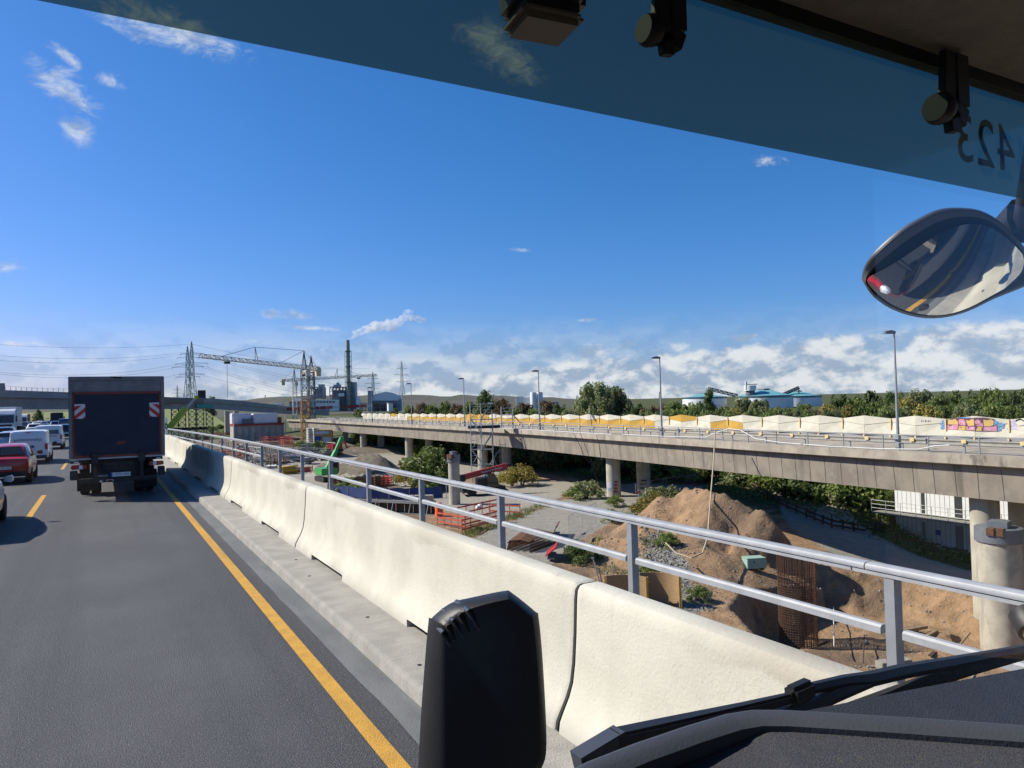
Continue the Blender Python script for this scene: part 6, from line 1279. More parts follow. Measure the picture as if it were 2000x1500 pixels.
# ---- tanks with teal roofs, silos, white hall
def tank(label, x, dep, w, ytop, ycone, teal=True):
    c = DP(x, ytop, dep); r = w*dep/FPX/2; o = thing('storage_tank', label, 'tank', (c.x, c.y, ZG), group='white storage tanks with teal roofs'); h = c.z-ZG; hc = (ytop-ycone)*dep/FPX
    b = B(); b.lathe([(r, 0), (r, h)], 36); b.build('shell', 'plant_light', o, smooth=40)
    b = B(); b.lathe([(r*.93, h+.1), (r*.93, h+hc*.30), (r*.90, h+hc*.32), (r*.2, h+hc), (.4, h+hc*1.02)], 30); b.build('roof', 'teal', o, smooth=25)
    b = B()
    for k in range(22):
        a = 2*PI*k/22; b.beam((r*.99*math.cos(a), r*.99*math.sin(a), h), (r*.99*math.cos(a), r*.99*math.sin(a), h+1.6), .25)
    b.lathe([(r*1.0, h+1.4), (r*1.0, h+1.7)], 36); b.build('edge_railing', 'plant_dark', o)
    b = B(); b.beam((r*.2, 0, h+hc), (r*.2, 0, h+hc*1.25), .4); b.box((0, 0, h+hc*1.1), (r*.3, r*.3, hc*.18)); b.build('roof_hatch', 'lattice_grey', o); return o
tank('white teal roofed tank at the left, half behind a dark tree', 1376, 620, 84, 779, 769); tank('large white teal roofed tank in the middle', 1492, 600, 108, 777, 762); tank('white teal roofed tank at the right end', 1556, 640, 92, 777, 765)
def cv(label, x0, y0, x1, y1, d):
    a, c = DP(x0, y0, d), DP(x1, y1, d); o = thing('conveyor_bridge', label, 'conveyor', a, group='conveyor bridges between the tanks'); b = B(); lattice(b, (0, 0, 0), c-a, 2.2, 12, .35); b.build('gallery', 'lattice_grey', o); b = B(); b.beam((0, 0, 0), (0, 0, -12), .6); b.beam(c-a, c-a+V((0, 0, -10)), .6); b.build('support', 'lattice_grey', o)
cv('sloping conveyor bridge between the left and middle tanks', 1383, 759, 1440, 773, 605); cv('sloping conveyor bridge over the right tank', 1528, 771, 1560, 757, 630)
c = DP(1466, 786, 590); o = thing('transfer_tower', 'round white transfer tower with dark flat roof above the tanks', 'tower', (c.x, c.y, ZG)); hh = lambda y: DP(1466, y, 590).z-ZG
b = B(); b.lathe([(3.6, 0), (3.6, hh(763))], 20); b.build('lower_ring', 'lattice_grey', o, smooth=40); b = B(); b.lathe([(4.7, hh(763)), (4.7, hh(753))], 20); b.build('drum', 'plant_light', o, smooth=40); b = B(); b.lathe([(4.9, hh(751.2)), (5.2, hh(750))], 20, (1, 0, 0)); b.build('roof', 'plant_dark', o); b = B(); b.lathe([(.9, hh(760)), (.9, hh(745))], 10, (-4.4, 0, 0)); b.build('flue', 'plant_light', o)
c = DP(1035, 782, 520); o = thing('white_hall', 'white hall with two round silos behind the trees', 'hall', (c.x, c.y, ZG), -YAW); u = 520/FPX
zt = lambda y: DP(1035, y, 520).z-ZG
b = B(); b.bb(-27*u, 16*u, 0, 20, 0, zt(776)); b.build('block', 'container_white', o); b = B(); b.bb(-27*u, -12*u, -.5, 12, 0, zt(774)); b.build('block', 'container_white', o); b = B(); b.bb(10*u, 56*u, 2, 22, 0, zt(786)); b.build('low_block', 'plant_grey', o)
for x in (6.5, 19): b = B(); b.lathe([(6*u, 0), (6*u, zt(768)), (5.4*u, zt(766.5))], 18, (x*u, -4, 0)); b.build('silo', 'container_white', o, smooth=40)
# small far masts on the horizon
for k, (x, y, d, lab) in enumerate(((1288, 765, 1600, 'thin far mast right of the big willow'), (518, 772, 1500, 'tiny far mast on the hill top'))):
    tp = DP(x, y, d); o = thing('far_mast', lab, 'mast', (tp.x, tp.y, ZG)); b = B(); lattice(b, (0, 0, 0), (0, 0, tp.z-ZG), 4, 8, .35, 1); b.build('mast', 'lattice_grey', o)
for x, w in ((415, 1), (505, .6), (602, .7)): pass
b = B()
for k in range(9): b.box(DP(512+5*k, 791.5-.3*k, 520)+V((0, 0, 0)), (1.2+.8*R.random(), 2, 1.6))
o = b.build('parked_vans', 'white_paint'); tag(o, 'row of pale vehicles and cabins far off on the ramp', 'vehicles', kind='stuff')
# red site hoarding behind the viaduct end
o = thing('site_hoarding', 'long red and white hoarding along the far deck before the plant', 'hoarding', DP(560, 801, 330)); OH = -DP(560, 801, 330)
for k in range(14):
    a, c = DP(560+13*k, 802-.55*k, 330), DP(572+13*k, 801.6-.55*k, 330); b = B(); b.add([a+OH, c+OH, c+OH+V((0, 0, 1.3)), a+OH+V((0, 0, 1.3)), a+OH+_fwd*.2, c+OH+_fwd*.2, c+OH+_fwd*.2+V((0, 0, 1.3)), a+OH+_fwd*.2+V((0, 0, 1.3))], [(0, 1, 2, 3), (7, 6, 5, 4), (0, 4, 5, 1), (3, 2, 6, 7)]); b.build('panel', ['dull_red', 'coral_red', 'offwhite', 'rust', 'dull_red'][k % 5], o)
# white site van roof sign and cabin on the road behind the wall
o = thing('toll_cabin', 'small white cabin standing on the road beyond the wall', 'cabin', DP(762, 803, 190)); b = B(); b.bb(-.6, .6, -.6, .6, 0, 2.0); b.build('body', 'container_white', o, bevel=.05); b = B(); b.bb(-.7, .7, -.7, .7, 2.0, 2.12); b.build('roof', 'plant_grey', o)
# ================================================================ VEGETATION
def leaves(b, c, rad, n, size, flat=.0):
    for _ in range(n):
        while True:
            p = V((R.uniform(-1, 1), R.uniform(-1, 1), R.uniform(-1, 1)))
            if .12 < p.length < 1: break
        q = c+V((p.x*rad[0], p.y*rad[1], p.z*rad[2])); nrm_ = (p.normalized()*.8+V((R.uniform(-1, 1), R.uniform(-1, 1), R.uniform(-.3, 1.2)))).normalized()
        a = nrm_.orthogonal().normalized(); a = M.Rotation(R.random()*6.3, 3, nrm_) @ a; c2 = nrm_.cross(a); s = size*R.uniform(.6, 1.3)
        b.add([q-a*s*.5, q+c2*s*.28, q+a*s*.5, q-c2*s*.28+nrm_*s*.08], [(0, 1, 2, 3)])
def crown(kind, seed):
    R.seed(seed); b = B()
    H, Wd, nc, nl, sz = dict(round=(9, 4.2, 84, 84, .50), tall=(11, 3.2, 70, 84, .46), willow=(10, 5.4, 110, 96, .48), loose=(9, 4.2, 64, 76, .50))[kind]
    for i in range(nc):
        t_ = R.random(); a = R.random()*2*PI; z = 2.0+(H-2.6)*t_
        env = math.sin(PI*min(1, (t_*.86+.10)))**.6 if kind != 'tall' else (1-t_)**.7*.9+.15
        r = Wd*env*R.uniform(.35, 1.0)*(1+.18*math.sin(3*a+seed)); s = R.uniform(.75, 1.35)*(1-.3*t_)
        c = V((r*math.cos(a), r*math.sin(a), z))
        if kind == 'willow': leaves(b, c, (s*1.0, s*1.0, s*1.35), nl, sz)
        else: leaves(b, c, (s*1.15, s*1.15, s*.85), nl, sz)
    return b
def trunkmesh(kind, seed):
    R.seed(seed); b = B(); H = dict(round=9, tall=11, willow=10, loose=9)[kind]
    b.path([(0, 0, -1), (.05, 0, 1.5), (-.05, .08, H*.45), (.1, 0, H*.8)], [.34, .26, .18, .06], 8)
    for k in range(7):
        a = 2*PI*k/7+R.random(); z = H*R.uniform(.28, .55); l = R.uniform(1.6, 3.0); b.path([(0, 0, z), (l*.5*math.cos(a), l*.5*math.sin(a), z+l*.35), (l*math.cos(a), l*math.sin(a), z+l*.9)], [.12, .08, .03], 5)
    return b
TV = {}
for key, kind, m in (('r1', 'round', 'leaf_mid'), ('r2', 'round', 'leaf_dark'), ('r3', 'round', 'leaf_pale'), ('t1', 'tall', 'leaf_dark'), ('w1', 'willow', 'leaf_pale'), ('y1', 'loose', 'leaf_yellow'), ('u1', 'loose', 'leaf_rust'), ('r4', 'loose', 'leaf_mid')):
    s_ = abs(hash(key[0]))*0+ord(key[0])*7+int(key[1]); TV[key] = (crown(kind, s_).mesh('crown', m), trunkmesh(kind, s_).mesh('trunk', 'bark', smooth=60), dict(round=(9, 4.6), tall=(11, 3.4), willow=(10, 6.2), loose=(9, 4.6))[kind])
R.seed(11)
def tree(label, x, ytop, dep, wpx, key, group=None, zb=None):
    tp = DP(x, ytop, dep); z0 = ZG+1.0 if zb is None else zb; h = tp.z-z0; H, Wd = TV[key][2]; sz = h/H*1.02; sx = max(.55*sz, wpx*dep/FPX/2/Wd)
    o = thing('tree', label, 'tree', (tp.x, tp.y, z0), R.random()*6.3, group); o.scale = (sx, sx, sz)
    link_mesh('crown', TV[key][0], o); link_mesh('trunk', TV[key][1], o)
tree('big pale willow behind the noise wall', 1160, 749, 128, 118, 'w1'); tree('second willow crown at the right of the big willow', 1200, 757, 126, 70, 'w1')
tree('dark green round tree left of the white silos', 950, 763, 142, 52, 'r2'); tree('rust brown tree in front of the white hall', 1024, 785, 140, 44, 'u1'); tree('grey brown tree left of the willow', 1066, 780, 138, 46, 'u1'); tree('olive tree right of the dark round tree', 982, 777, 138, 44, 'u1')
tree('dark pointed tree in front of the left tank', 1387, 759, 118, 44, 't1'); tree('pale silvery tree below the transfer tower', 1452, 776, 112, 40, 'r3')
FR = [(1245, 790, 120, 36, 'r2'), (1268, 793, 112, 34, 'u1'), (1295, 788, 118, 36, 'u1'), (1318, 784, 115, 40, 'r1'), (1345, 788, 112, 46, 'r1'), (1368, 786, 106, 40, 'r2'), (1415, 794, 108, 44, 'r1'), (1432, 798, 100, 40, 'y1'), (1482, 780, 106, 50, 'r3'), (1512, 796, 100, 44, 'r1'), (1540, 797, 104, 46, 'r1'), (1566, 788, 100, 50, 'r4'),
      (1588, 798, 92, 40, 'u1'), (1612, 790, 94, 44, 'y1'), (1640, 772, 108, 50, 'r2'), (1668, 776, 98, 50, 'r1'), (1700, 765, 104, 60, 'r2'), (1720, 782, 88, 52, 'r4'), (1745, 766, 100, 54, 'r2'), (1775, 776, 88, 56, 'y1'), (1800, 761, 98, 60, 'r3'), (1828, 772, 88, 54, 'r1'), (1858, 765, 94, 60, 'r2'), (1886, 777, 84, 52, 'r4'),
      (1912, 762, 94, 60, 'r2'), (1940, 760, 88, 60, 'r1'), (1968, 768, 84, 56, 'r2'), (1996, 762, 88, 60, 'r2'), (2030, 764, 84, 60, 'r1'), (2070, 760, 84, 60, 'r3'), (1650, 792, 84, 44, 'y1'), (1690, 790, 82, 46, 'r1'), (1550, 801, 86, 40, 'r3'), (1470, 800, 92, 40, 'r1'), (1320, 800, 100, 40, 'r1'), (1850, 789, 76, 50, 'r4'), (1940, 787, 74, 50, 'r1'), (1760, 793, 76, 46, 'r3'), (1500, 803, 84, 44, 'r4'), (1585, 802, 80, 44, 'r1'), (1620, 800, 80, 44, 'r3'), (1725, 796, 74, 44, 'r1'), (1800, 790, 74, 48, 'y1'), (1890, 790, 72, 50, 'r3'), (1990, 788, 72, 50, 'r4'), (1380, 800, 92, 40, 'r4'), (1290, 803, 100, 36, 'r3'), (1430, 803, 86, 40, 'r1'), (1260, 803, 104, 34, 'r1')]
for x, y, d, w, k in FR: tree('leafy tree in the long row behind the noise wall at right', x, y, d, w, k, 'trees in the row behind the noise wall')
for x, y, d, w, k in ((800, 792, 190, 40, 'r1'), (822, 786, 185, 44, 'u1'), (846, 789, 180, 44, 'r4'), (868, 784, 178, 46, 'r1'), (892, 788, 170, 44, 'u1'), (915, 785, 165, 40, 'r1'), (938, 790, 150, 36, 'r4'), (1003, 797, 130, 34, 'r1'), (1045, 797, 128, 34, 'r4'), (1092, 790, 132, 34, 'r2'), (1108, 800, 120, 30, 'r3')):
    tree('low bushy tree behind the noise wall between plant and willow', x, y, d, w, k, 'low trees left of the willow')
for x, y, d, w in ((412, 774, 600, 14), (700, 798, 380, 20), (770, 797, 300, 24)): tree('far scrubby tree by the plant and ramp', x, y, d, w, 'r4', 'far scrubby trees', zb=ZG)
tree('small dark tree beyond the overpass above the jam', 74, 800, 330, 14, 'r2', zb=-4)
# shrubs
def bushmesh(m, seed, sz, n=34):
    R.seed(seed); b = B()
    for i in range(n):
        a = R.random()*6.3; r = 1.75*R.random()**.6; z = (1.9*(1-(r/2.1)**2))*R.uniform(.25, 1.0); leaves(b, V((r*math.cos(a), r*math.sin(a), z+.15)), (.5, .5, .42), 62, sz)
    return b.mesh('foliage', m)
BV = [bushmesh('leaf_mid', 3, .24), bushmesh('leaf_pale', 4, .24), bushmesh('leaf_dark', 5, .26), bushmesh('leaf_yellow', 6, .22)]
bst = B()
for k in range(7):
    a = k*.9; bst.path([(0, 0, -.3), (.3*math.cos(a), .3*math.sin(a), .6), (.9*math.cos(a), .9*math.sin(a), 1.4)], [.05, .035, .015], 4)
MBS = bst.mesh('stems', 'bark')
def shrub(label, p, s, k, group=None):
    o = thing('shrub', label, 'shrub', p, R.random()*6.3, group); o.scale = (s, s, s*R.uniform(.8, 1.15)); link_mesh('foliage', BV[k], o); link_mesh('stems', MBS, o)
R.seed(23)
shrub('lush green bush left of the slim pier, upper crown', G(835, 955, ZG), 2.1, 0); shrub('lush green bush left of the slim pier, right half', G(862, 958, ZG), 1.5, 0); shrub('lush green bush left of the slim pier, left half', G(812, 950, ZG), 1.5, 3)
shrub('yellow green shrub between the path and the sand heap', put(1278, 1010), 1.2, 3); shrub('olive shrub just behind the sand heap', put(1296, 1000), 1.25, 1); shrub('low green shrub by the front viaduct pier', put(1145, 975), 1.0, 1); shrub('low leafy shrub beside the lone pier base', put(1120, 975), .7, 0)
shrub('dark weed clump below the rebar heap', put(1138, 1085), .75, 2); shrub('weed clump on the bank under the railing', put(1195, 1020), .5, 0); shrub('weed clump at the top of the rubble', put(1270, 1050), .6, 0); shrub('weed clump at the foot of the sand heap', put(1362, 1112), .4, 0); shrub('weed clump in the middle of the rubble', put(1305, 1068), .45, 0)
shrub('thin reedy shrub standing on the path edge', put(1200, 990), .55, 0); shrub('ochre weeds behind the red telehandler', put(1020, 948), 1.3, 3); shrub('yellowing shrub right of the telehandler', put(1000, 950), 1.1, 3)
R.seed(31)
for i in range(74):                                      # thicket under and behind the viaduct, left part
    X, Y = 61.5+13*R.random()**1.6, R.uniform(66, 130)
    shrub('leafy green shrub in the thicket behind the viaduct', V((X, Y, gz(X, Y)-.2)), R.uniform(1.5, 2.6), R.choice([0, 0, 2, 2, 1]), 'shrubs behind the viaduct')
for i in range(56):
    X, Y = 64.0+8*R.random()**1.8, R.uniform(45.5, 62)
    if dpoly(X, Y, PATHA) < 1.5: continue
    shrub('leafy green shrub in the thicket behind the viaduct', V((X, Y, gz(X, Y)-.2)), R.uniform(1.2, 2.2), R.choice([0, 0, 0, 1, 2]), 'shrubs behind the viaduct')
for i in range(12):
    X, Y = R.uniform(71, 76), R.uniform(28, 44); shrub('leafy green shrub in the thicket behind the viaduct', V((X, Y, gz(X, Y)-.2)), R.uniform(1.2, 2.0), R.choice([0, 2]), 'shrubs behind the viaduct')
for i in range(22):
    X, Y = R.uniform(56, 70), R.uniform(128, 190); shrub('leafy green shrub in the thicket behind the viaduct', V((X, Y, gz(X, Y)-.2)), R.uniform(1.6, 2.8), R.choice([0, 1, 2]), 'shrubs behind the viaduct')
for x, y in ((430, 838), (415, 845), (445, 846), (620, 890), (645, 893), (590, 880), (680, 958), (660, 968), (700, 962)): shrub('green weeds on the far building site', G(x, y, ZG), 1.3 if y < 900 else .7, 0, 'green weeds on the far building site')
# grass tufts and ivy ground cover
b = B(); R.seed(5)
def blades(X, Y, h, n):
    for _ in range(n):
        x, y = X+R.gauss(0, .22), Y+R.gauss(0, .22); z = gz(x, y); a = R.random()*6.3; w = .022; l = h*R.uniform(.5, 1.2); dx, dy = math.cos(a), math.sin(a)
        b.add([(x-dy*w, y+dx*w, z), (x+dy*w, y-dx*w, z), (x+dx*l*.4, y+dy*l*.4, z+l)], [(0, 1, 2)])
for (x0, y0, x1, y1, n) in ((905, 1048, 1010, 1008, 150), (1000, 1010, 1075, 985, 90), (1120, 975, 1180, 960, 50), (1150, 1075, 1230, 1110, 40), (1240, 1030, 1300, 1060, 60), (1190, 1010, 1260, 1000, 30)):
    for i in range(n):
        t_ = R.random(); q = put(lerp(x0, x1, t_)+R.gauss(0, 7), lerp(y0, y1, t_)+R.gauss(0, 4)); blades(q.x, q.y, R.uniform(.2, .5), 9)
tag(b.build('grass', 'grass_blade'), 'rough grass along the path edges and banks', 'grass', kind='stuff')
b = B(); R.seed(6)
for _ in range(15000):
    X, Y = R.uniform(57.5, 80), R.uniform(26, 132)
    if dpoly(X, Y, PATHA) < .6: continue
    leaves(b, V((X, Y, gz(X, Y)+R.uniform(.1, .7))), (.4, .4, .3), 2, .34)
tag(b.build('ivy_cover', 'leaf_dark'), 'dark ivy ground cover behind the viaduct', 'ivy', kind='stuff')
# ================================================================ THE COACH AROUND THE CAMERA
def smooth_(P, n=4):
    out_ = []
    for i in range(len(P)-1):
        p0, p1, p2, p3 = P[max(0, i-1)], P[i], P[i+1], P[min(len(P)-1, i+2)]
        for k in range(n):
            t_ = k/n; out_.append(tuple(.5*((2*b_)+(-a_+c_)*t_+(2*a_-5*b_+4*c_-d_)*t_*t_+(-a_+3*b_-3*c_+d_)*t_**3) for a_, b_, c_, d_ in zip(p0, p1, p2, p3)))
    return out_+[P[-1]]
def PYP(x, y, Y): d = ray(x, y); p = d*(Y/d.y); return V((p.x, p.y, p.z+CAMZ))
def glassmat(name, tintc, facmin, facmax, rough=0.0):
    m = bpy.data.materials.new(name); m.use_nodes = True; t = m.node_tree; t.nodes.clear(); o = t.nodes.new('ShaderNodeOutputMaterial'); tr = t.nodes.new('ShaderNodeBsdfTransparent'); tr.inputs[0].default_value = (*tintc, 1)
    gl = t.nodes.new('ShaderNodeBsdfGlossy'); gl.inputs['Roughness'].default_value = rough; lw = t.nodes.new('ShaderNodeLayerWeight'); lw.inputs[0].default_value = .5
    pw = t.nodes.new('ShaderNodeMath'); pw.operation = 'POWER'; t.links.new(lw.outputs['Facing'], pw.inputs[0]); pw.inputs[1].default_value = 4
    mr = t.nodes.new('ShaderNodeMapRange'); t.links.new(pw.outputs[0], mr.inputs[0]); mr.inputs[3].default_value = facmin; mr.inputs[4].default_value = facmax
    mx = t.nodes.new('ShaderNodeMixShader'); t.links.new(mr.outputs[0], mx.inputs[0]); t.links.new(tr.outputs[0], mx.inputs[1]); t.links.new(gl.outputs[0], mx.inputs[2]); t.links.new(mx.outputs[0], o.inputs[0]); MT[name] = m
glassmat('windscreen_glass', (.97, .985, .98), .03, .6)
glassmat('shade_film', (.16, .20, .160), .02, .3, .1)
t = MT['shade_film'].node_tree; o_n = t.nodes['Material Output']; prev = o_n.inputs[0].links[0].from_socket; tl = t.nodes.new('ShaderNodeBsdfTranslucent'); tl.inputs[0].default_value = (.36, .50, .42, 1); mxx = t.nodes.new('ShaderNodeMixShader'); mxx.inputs[0].default_value = .016
t.links.new(prev, mxx.inputs[1]); t.links.new(tl.outputs[0], mxx.inputs[2]); t.links.new(mxx.outputs[0], o_n.inputs[0])
mat('coach_red', (.42, .012, .02), (.38, .012, .02), 2, .25, coat=.8)
mat('mirror_glass', (.80, .82, .83), rough=.015, metal=1.0)
mat('mirror_shell', (.05, .055, .07), (.06, .065, .08), 6, .32, coat=.3)
mat('mirror_rim', (.20, .20, .19), (.16, .16, .155), 8, .45)  # lighter grey than the shell: light on the housing edge put into colour
mat('beige_plastic', (.11, .09, .07), rough=.7)
co_ = thing('coach', 'coach the photograph was taken from, dark interior and windscreen', 'coach', (0, 0, 0))
def cb(name, m, fn, smooth=None, bevel=None, par=None):
    b = B(); fn(b); return b.build(name, m, par or co_, smooth, bevel)
XL_, XR_ = -1.25, 1.30; ZC = CAMZ
cb('windscreen', 'windscreen_glass', lambda b: b.add([(XL_, .6, ZC-.45), (XR_+.1, .6, ZC-.45), (XR_+.1, .6, ZC+.45), (XL_, .6, ZC+.45)], [(0, 1, 2, 3)]))
cb('sun_shade', 'shade_film', lambda b: b.add([(XL_, .588, ZC+.2805), (XR_+.1, .588, ZC+.2805), (XR_+.1, .588, ZC+.45), (XL_, .588, ZC+.45)], [(0, 1, 2, 3)]))
cb('header_trim', 'black', lambda b: b.bb(XL_, XR_+.1, .586, .602, ZC+.4365, ZC+.56))
cb('roof_lining', 'lining', lambda b: b.bb(XL_, XR_+.1, -11, .585, ZC+.4535, ZC+.50))
cb('roof', 'coach_red', lambda b: b.bb(XL_, XR_, -11.2, .66, ZC+.57, ZC+.70), bevel=.05)
for sx, nm in ((XL_, 'side_wall'), (XR_, 'side_wall')):
    cb(nm, 'lining', lambda b: b.bb(sx-.03, sx+.03, -11, .45, .4, ZC-.55)); cb('window_band', 'glass_dark' if sx > 0 else 'windscreen_glass', lambda b: b.add([(sx, -11, ZC-.55), (sx, .30, ZC-.55), (sx, .30, ZC+.44), (sx, -11, ZC+.44)], [(0, 1, 2, 3)]))
cb('rear_wall', 'lining', lambda b: b.bb(XL_, XR_, -11.1, -11.0, .4, ZC+.5)); cb('floor', 'lining', lambda b: b.bb(XL_, XR_, -11, .4, ZC-1.35, ZC-1.25))
FPR = [(.45, .35), (.74, .40), (.80, .62), (.79, .92), (.66, .95), (.45, .95)]
cb('front_panel', 'coach_red', lambda b: b.loft([[(XL_, y-.10, z) for y, z in FPR], [(XL_+.3, y, z) for y, z in FPR], [(0, y+.05, z) for y, z in FPR], [(XR_-.3, y, z) for y, z in FPR], [(XR_, y-.10, z) for y, z in FPR]]), smooth=40)
cb('front_glazing', 'glass_dark', lambda b: b.loft([[(XL_+.02, y, z) for y, z in ((.50, .955), (.74, .955), (.665, ZC-.455), (.50, ZC-.455))], [(XR_-.02, y, z) for y, z in ((.50, .955), (.74, .955), (.665, ZC-.455), (.50, ZC-.455))]]))
for sx in (-.95, 1.0): cb('headlight', 'lamp_clear', lambda b: b.lathe([(.02, .05), (.13, .02), (.16, -.06)], 16, (sx, .77, .85), M.Rotation(-PI/2, 3, 'X')), smooth=50)
for sx in (-1.1, 1.1): 
    for wy in (-2.2, -8.0): add_wheel(co_, sx, wy, .5, 1.3)
# hooks of the blind
def hook(x, y, s):
    c = PYP(x, y, .565); e = lambda dx, dz: c+V((dx*s, 0, dz*s)); b = B()
    o = [e(.012, .055), e(.012, .0), e(.004, -.018), e(-.012, -.020), e(-.018, -.006)]
    for p, q in zip(o, o[1:]): b.beam(p, q, .022*s, .010*s, up=(0, 1, 0))
    b.beam(e(-.006, .055), e(-.012, -.002), .020*s, .008*s, up=(0, 1, 0)); h = b.build('blind_hook', 'black_plastic', co_, bevel=.001)
    b = B(); b.lathe([(.014*s, -.008*s), (.017*s, 0), (.014*s, .010*s)], 16, e(-.026, -.008), M.Rotation(PI/2, 3, 'Y')); b.build('knob', 'black', h, smooth=40)
hook(1305, 55, .95); hook(1862, 205, 1.25)
c = PYP(1060, 12, .50); cb('rain_sensor', 'black_plastic', lambda b: b.box(c+V((0, 0, .010)), (.058, .05, .040), -.1), bevel=.006); cb('rain_sensor_base', 'beige_plastic', lambda b: b.box(c+V((0, 0, -.015)), (.054, .046, .012), -.1), bevel=.005)
cb('rain_sensor_stem', 'black_plastic', lambda b: b.beam(c+V((0, 0, .025)), V((c.x, c.y, ZC+.454)), .02, .03))
text('fleet_number', '423', .100, frame(PYP(1925, 285, .604), (-1, 0, 0), (0, 0, 1)), 'black', co_, .0005, 1.05)
# dashboard top between rim and glass
FE = [V((-1.2, .594, ZC-.56)), V((.12, .594, ZC-.52)), V((.26, .594, ZC-.44)), V((.30, .594, ZC-.372)), V((.62, .594, ZC-.356)), V((.9, .594, ZC-.380)), V((1.24, .594, ZC-.412))]
cb('dash_top', 'dash_plastic', lambda b: b.loft([[p+V((0, 0, -.12)), p, p+V((0, -.14, -.030)), p+V((0, -.34, -.06)), p+V((0, -.34, -.2))] for p in FE]), smooth=60)
HP = [(1085, 1520), (1150, 1487), (1240, 1452), (1340, 1418), (1420, 1394), (1470, 1386), (1530, 1386), (1620, 1391), (1750, 1399), (1900, 1409), (2060, 1420)]
PTS = [G(x, y, ZC-.318) for x, y in HP]
def hood(b):
    rings = []
    for i, p in enumerate(PTS):
        d = (PTS[min(i+1, len(PTS)-1)]-PTS[max(0, i-1)]).normalized(); n = V((d.y, -d.x, 0)).normalized()
        rings.append([p-n*.012+V((0, 0, -.045)), p-n*.007+V((0, 0, -.006)), p-n*.002+V((0, 0, -.001)), p+n*.002+V((0, 0, 0)), p+n*.014+V((0, 0, -.003)), p+n*.022+V((0, 0, -.007)), p+n*.023+V((0, 0, -.02))])
    b.loft(rings, caps=False)
cb('hood_rim', 'dash_rim', hood, smooth=50)
def hoodin(b):
    rings = []
    for i, p in enumerate(PTS):
        d = (PTS[min(i+1, len(PTS)-1)]-PTS[max(0, i-1)]).normalized(); n = V((d.y, -d.x, 0)).normalized()
        k_ = max(0, 1-i/5); rings.append([p+n*.020+V((0, 0, -.012-.02*k_)), p+n*.03+V((0, 0, -.014-.022*k_)), p+n*.07+V((0, 0, -.020-.018*k_)), p+n*.12+V((0, 0, -.035)), p+n*.18+V((0, 0, -.06))])
    b.loft(rings, closed=False)
mat('dash_weave', (.060, .062, .074), (.040, .042, .053), 420, .8, bump=.35, bsc=700, contrast=(.42, .58), spots=((.085, .078, .066), 60, .60, .76))
cb('hood_inner', 'dash_weave', hoodin, smooth=60)
# wipers outside the glass
def wp(x, y): return PYP(x, y, .645)
wi = thing('x', 'x', 'x'); bpy.data.objects.remove(wi)
b = B(); b.loft([[wp(x, y)+V((0, dy*w, dz*w)) for dy, dz in ((-.5, -.5), (.5, -.5), (.5, .5), (-.5, .5))] for x, y, w in ((1195, 1449, .022), (1300, 1424, .020), (1450, 1387, .015), (1548, 1362, .012))]); wa = b.build('wiper_arm', 'black_plastic', co_, bevel=.003)
b = B(); b.lathe([(.010, -.010), (.011, .003), (.007, .009)], 14, wp(1207, 1446), M.Rotation(PI/2, 3, 'X')); b.build('pivot_cap', 'black_plastic', wa, smooth=40)
b = B(); b.beam(wp(1130, 1500), wp(1215, 1448), .02, .03); b.build('pivot_arm', 'mirror_shell', wa)
b = B(); b.beam(wp(1540, 1362), wp(1584, 1342), .020, .024); b.build('clamp', 'black_plastic', wa, bevel=.005)
b = B(); b.path([wp(1580, 1345), wp(1650, 1330), wp(1700, 1326), wp(1760, 1312), wp(1850, 1296), wp(2040, 1260)], [.007, .008, .010, .010, .009, .006], 6); b.build('arm_extension', 'black_plastic', wa, smooth=50)
b = B(); b.path([wp(1480, 1406), wp(1560, 1388), wp(1640, 1352), wp(1700, 1330)], [.008, .010, .010, .008], 6); b.build('link_rod', 'black_plastic', wa, smooth=50)
wb = None; b = B(); b.path([wp(1640, 1392), wp(1720, 1365), wp(1800, 1335), wp(1900, 1305), wp(2040, 1268)], [.008, .0095, .0095, .009, .007], 6); wb = b.build('wiper_blade', 'rubber', co_, smooth=50)
b = B(); b.path([wp(1660, 1378), wp(1760, 1345), wp(1860, 1313), wp(2040, 1262)], .0032, 5); b.build('blade_spine', 'chrome', wb)
b = B(); b.beam(wp(1790, 1338), wp(1850, 1318), .012, .014); b.build('blade_clip', 'black_plastic', wb)
# black box on the dashboard
def at(x, y, d): return DP(x, y, d)
OUT = [(812, 1600), (822, 1400), (836, 1222), (842, 1208), (880, 1178), (925, 1166), (985, 1154), (1000, 1158), (1045, 1194), (1052, 1206), (1060, 1290), (1067, 1420), (1066, 1475), (1058, 1500), (1045, 1530), (1040, 1600)]
INN = [(872, 1600), (870, 1420), (868, 1240), (874, 1224), (900, 1198), (935, 1184), (985, 1172), (1000, 1174), (1034, 1202), (1041, 1212), (1049, 1292), (1055, 1420), (1055, 1472), (1047, 1496), (1034, 1526), (1030, 1600)]
OUT, INN = smooth_(OUT), smooth_(INN)
db = B(); db.loft([[at(x*.97+28, y*.97+40, .52) for x, y in OUT], [at(x, y, .47) for x, y in OUT], [at(lerp(x, u, .35), lerp(y, w, .35), .458) for (x, y), (u, w) in zip(OUT, INN)], [at(lerp(x, u, .75), lerp(y, w, .75), .4525) for (x, y), (u, w) in zip(OUT, INN)], [at(x, y, .4505) for x, y in INN]]); dbo = db.build('dash_box', 'black_plastic', co_, smooth=50)
b = B(); b.beam(at(935, 1560, .485), at(940, 1560, .50)-V((0, 0, .30)), .03, .03); b.build('stalk', 'black_plastic', dbo)
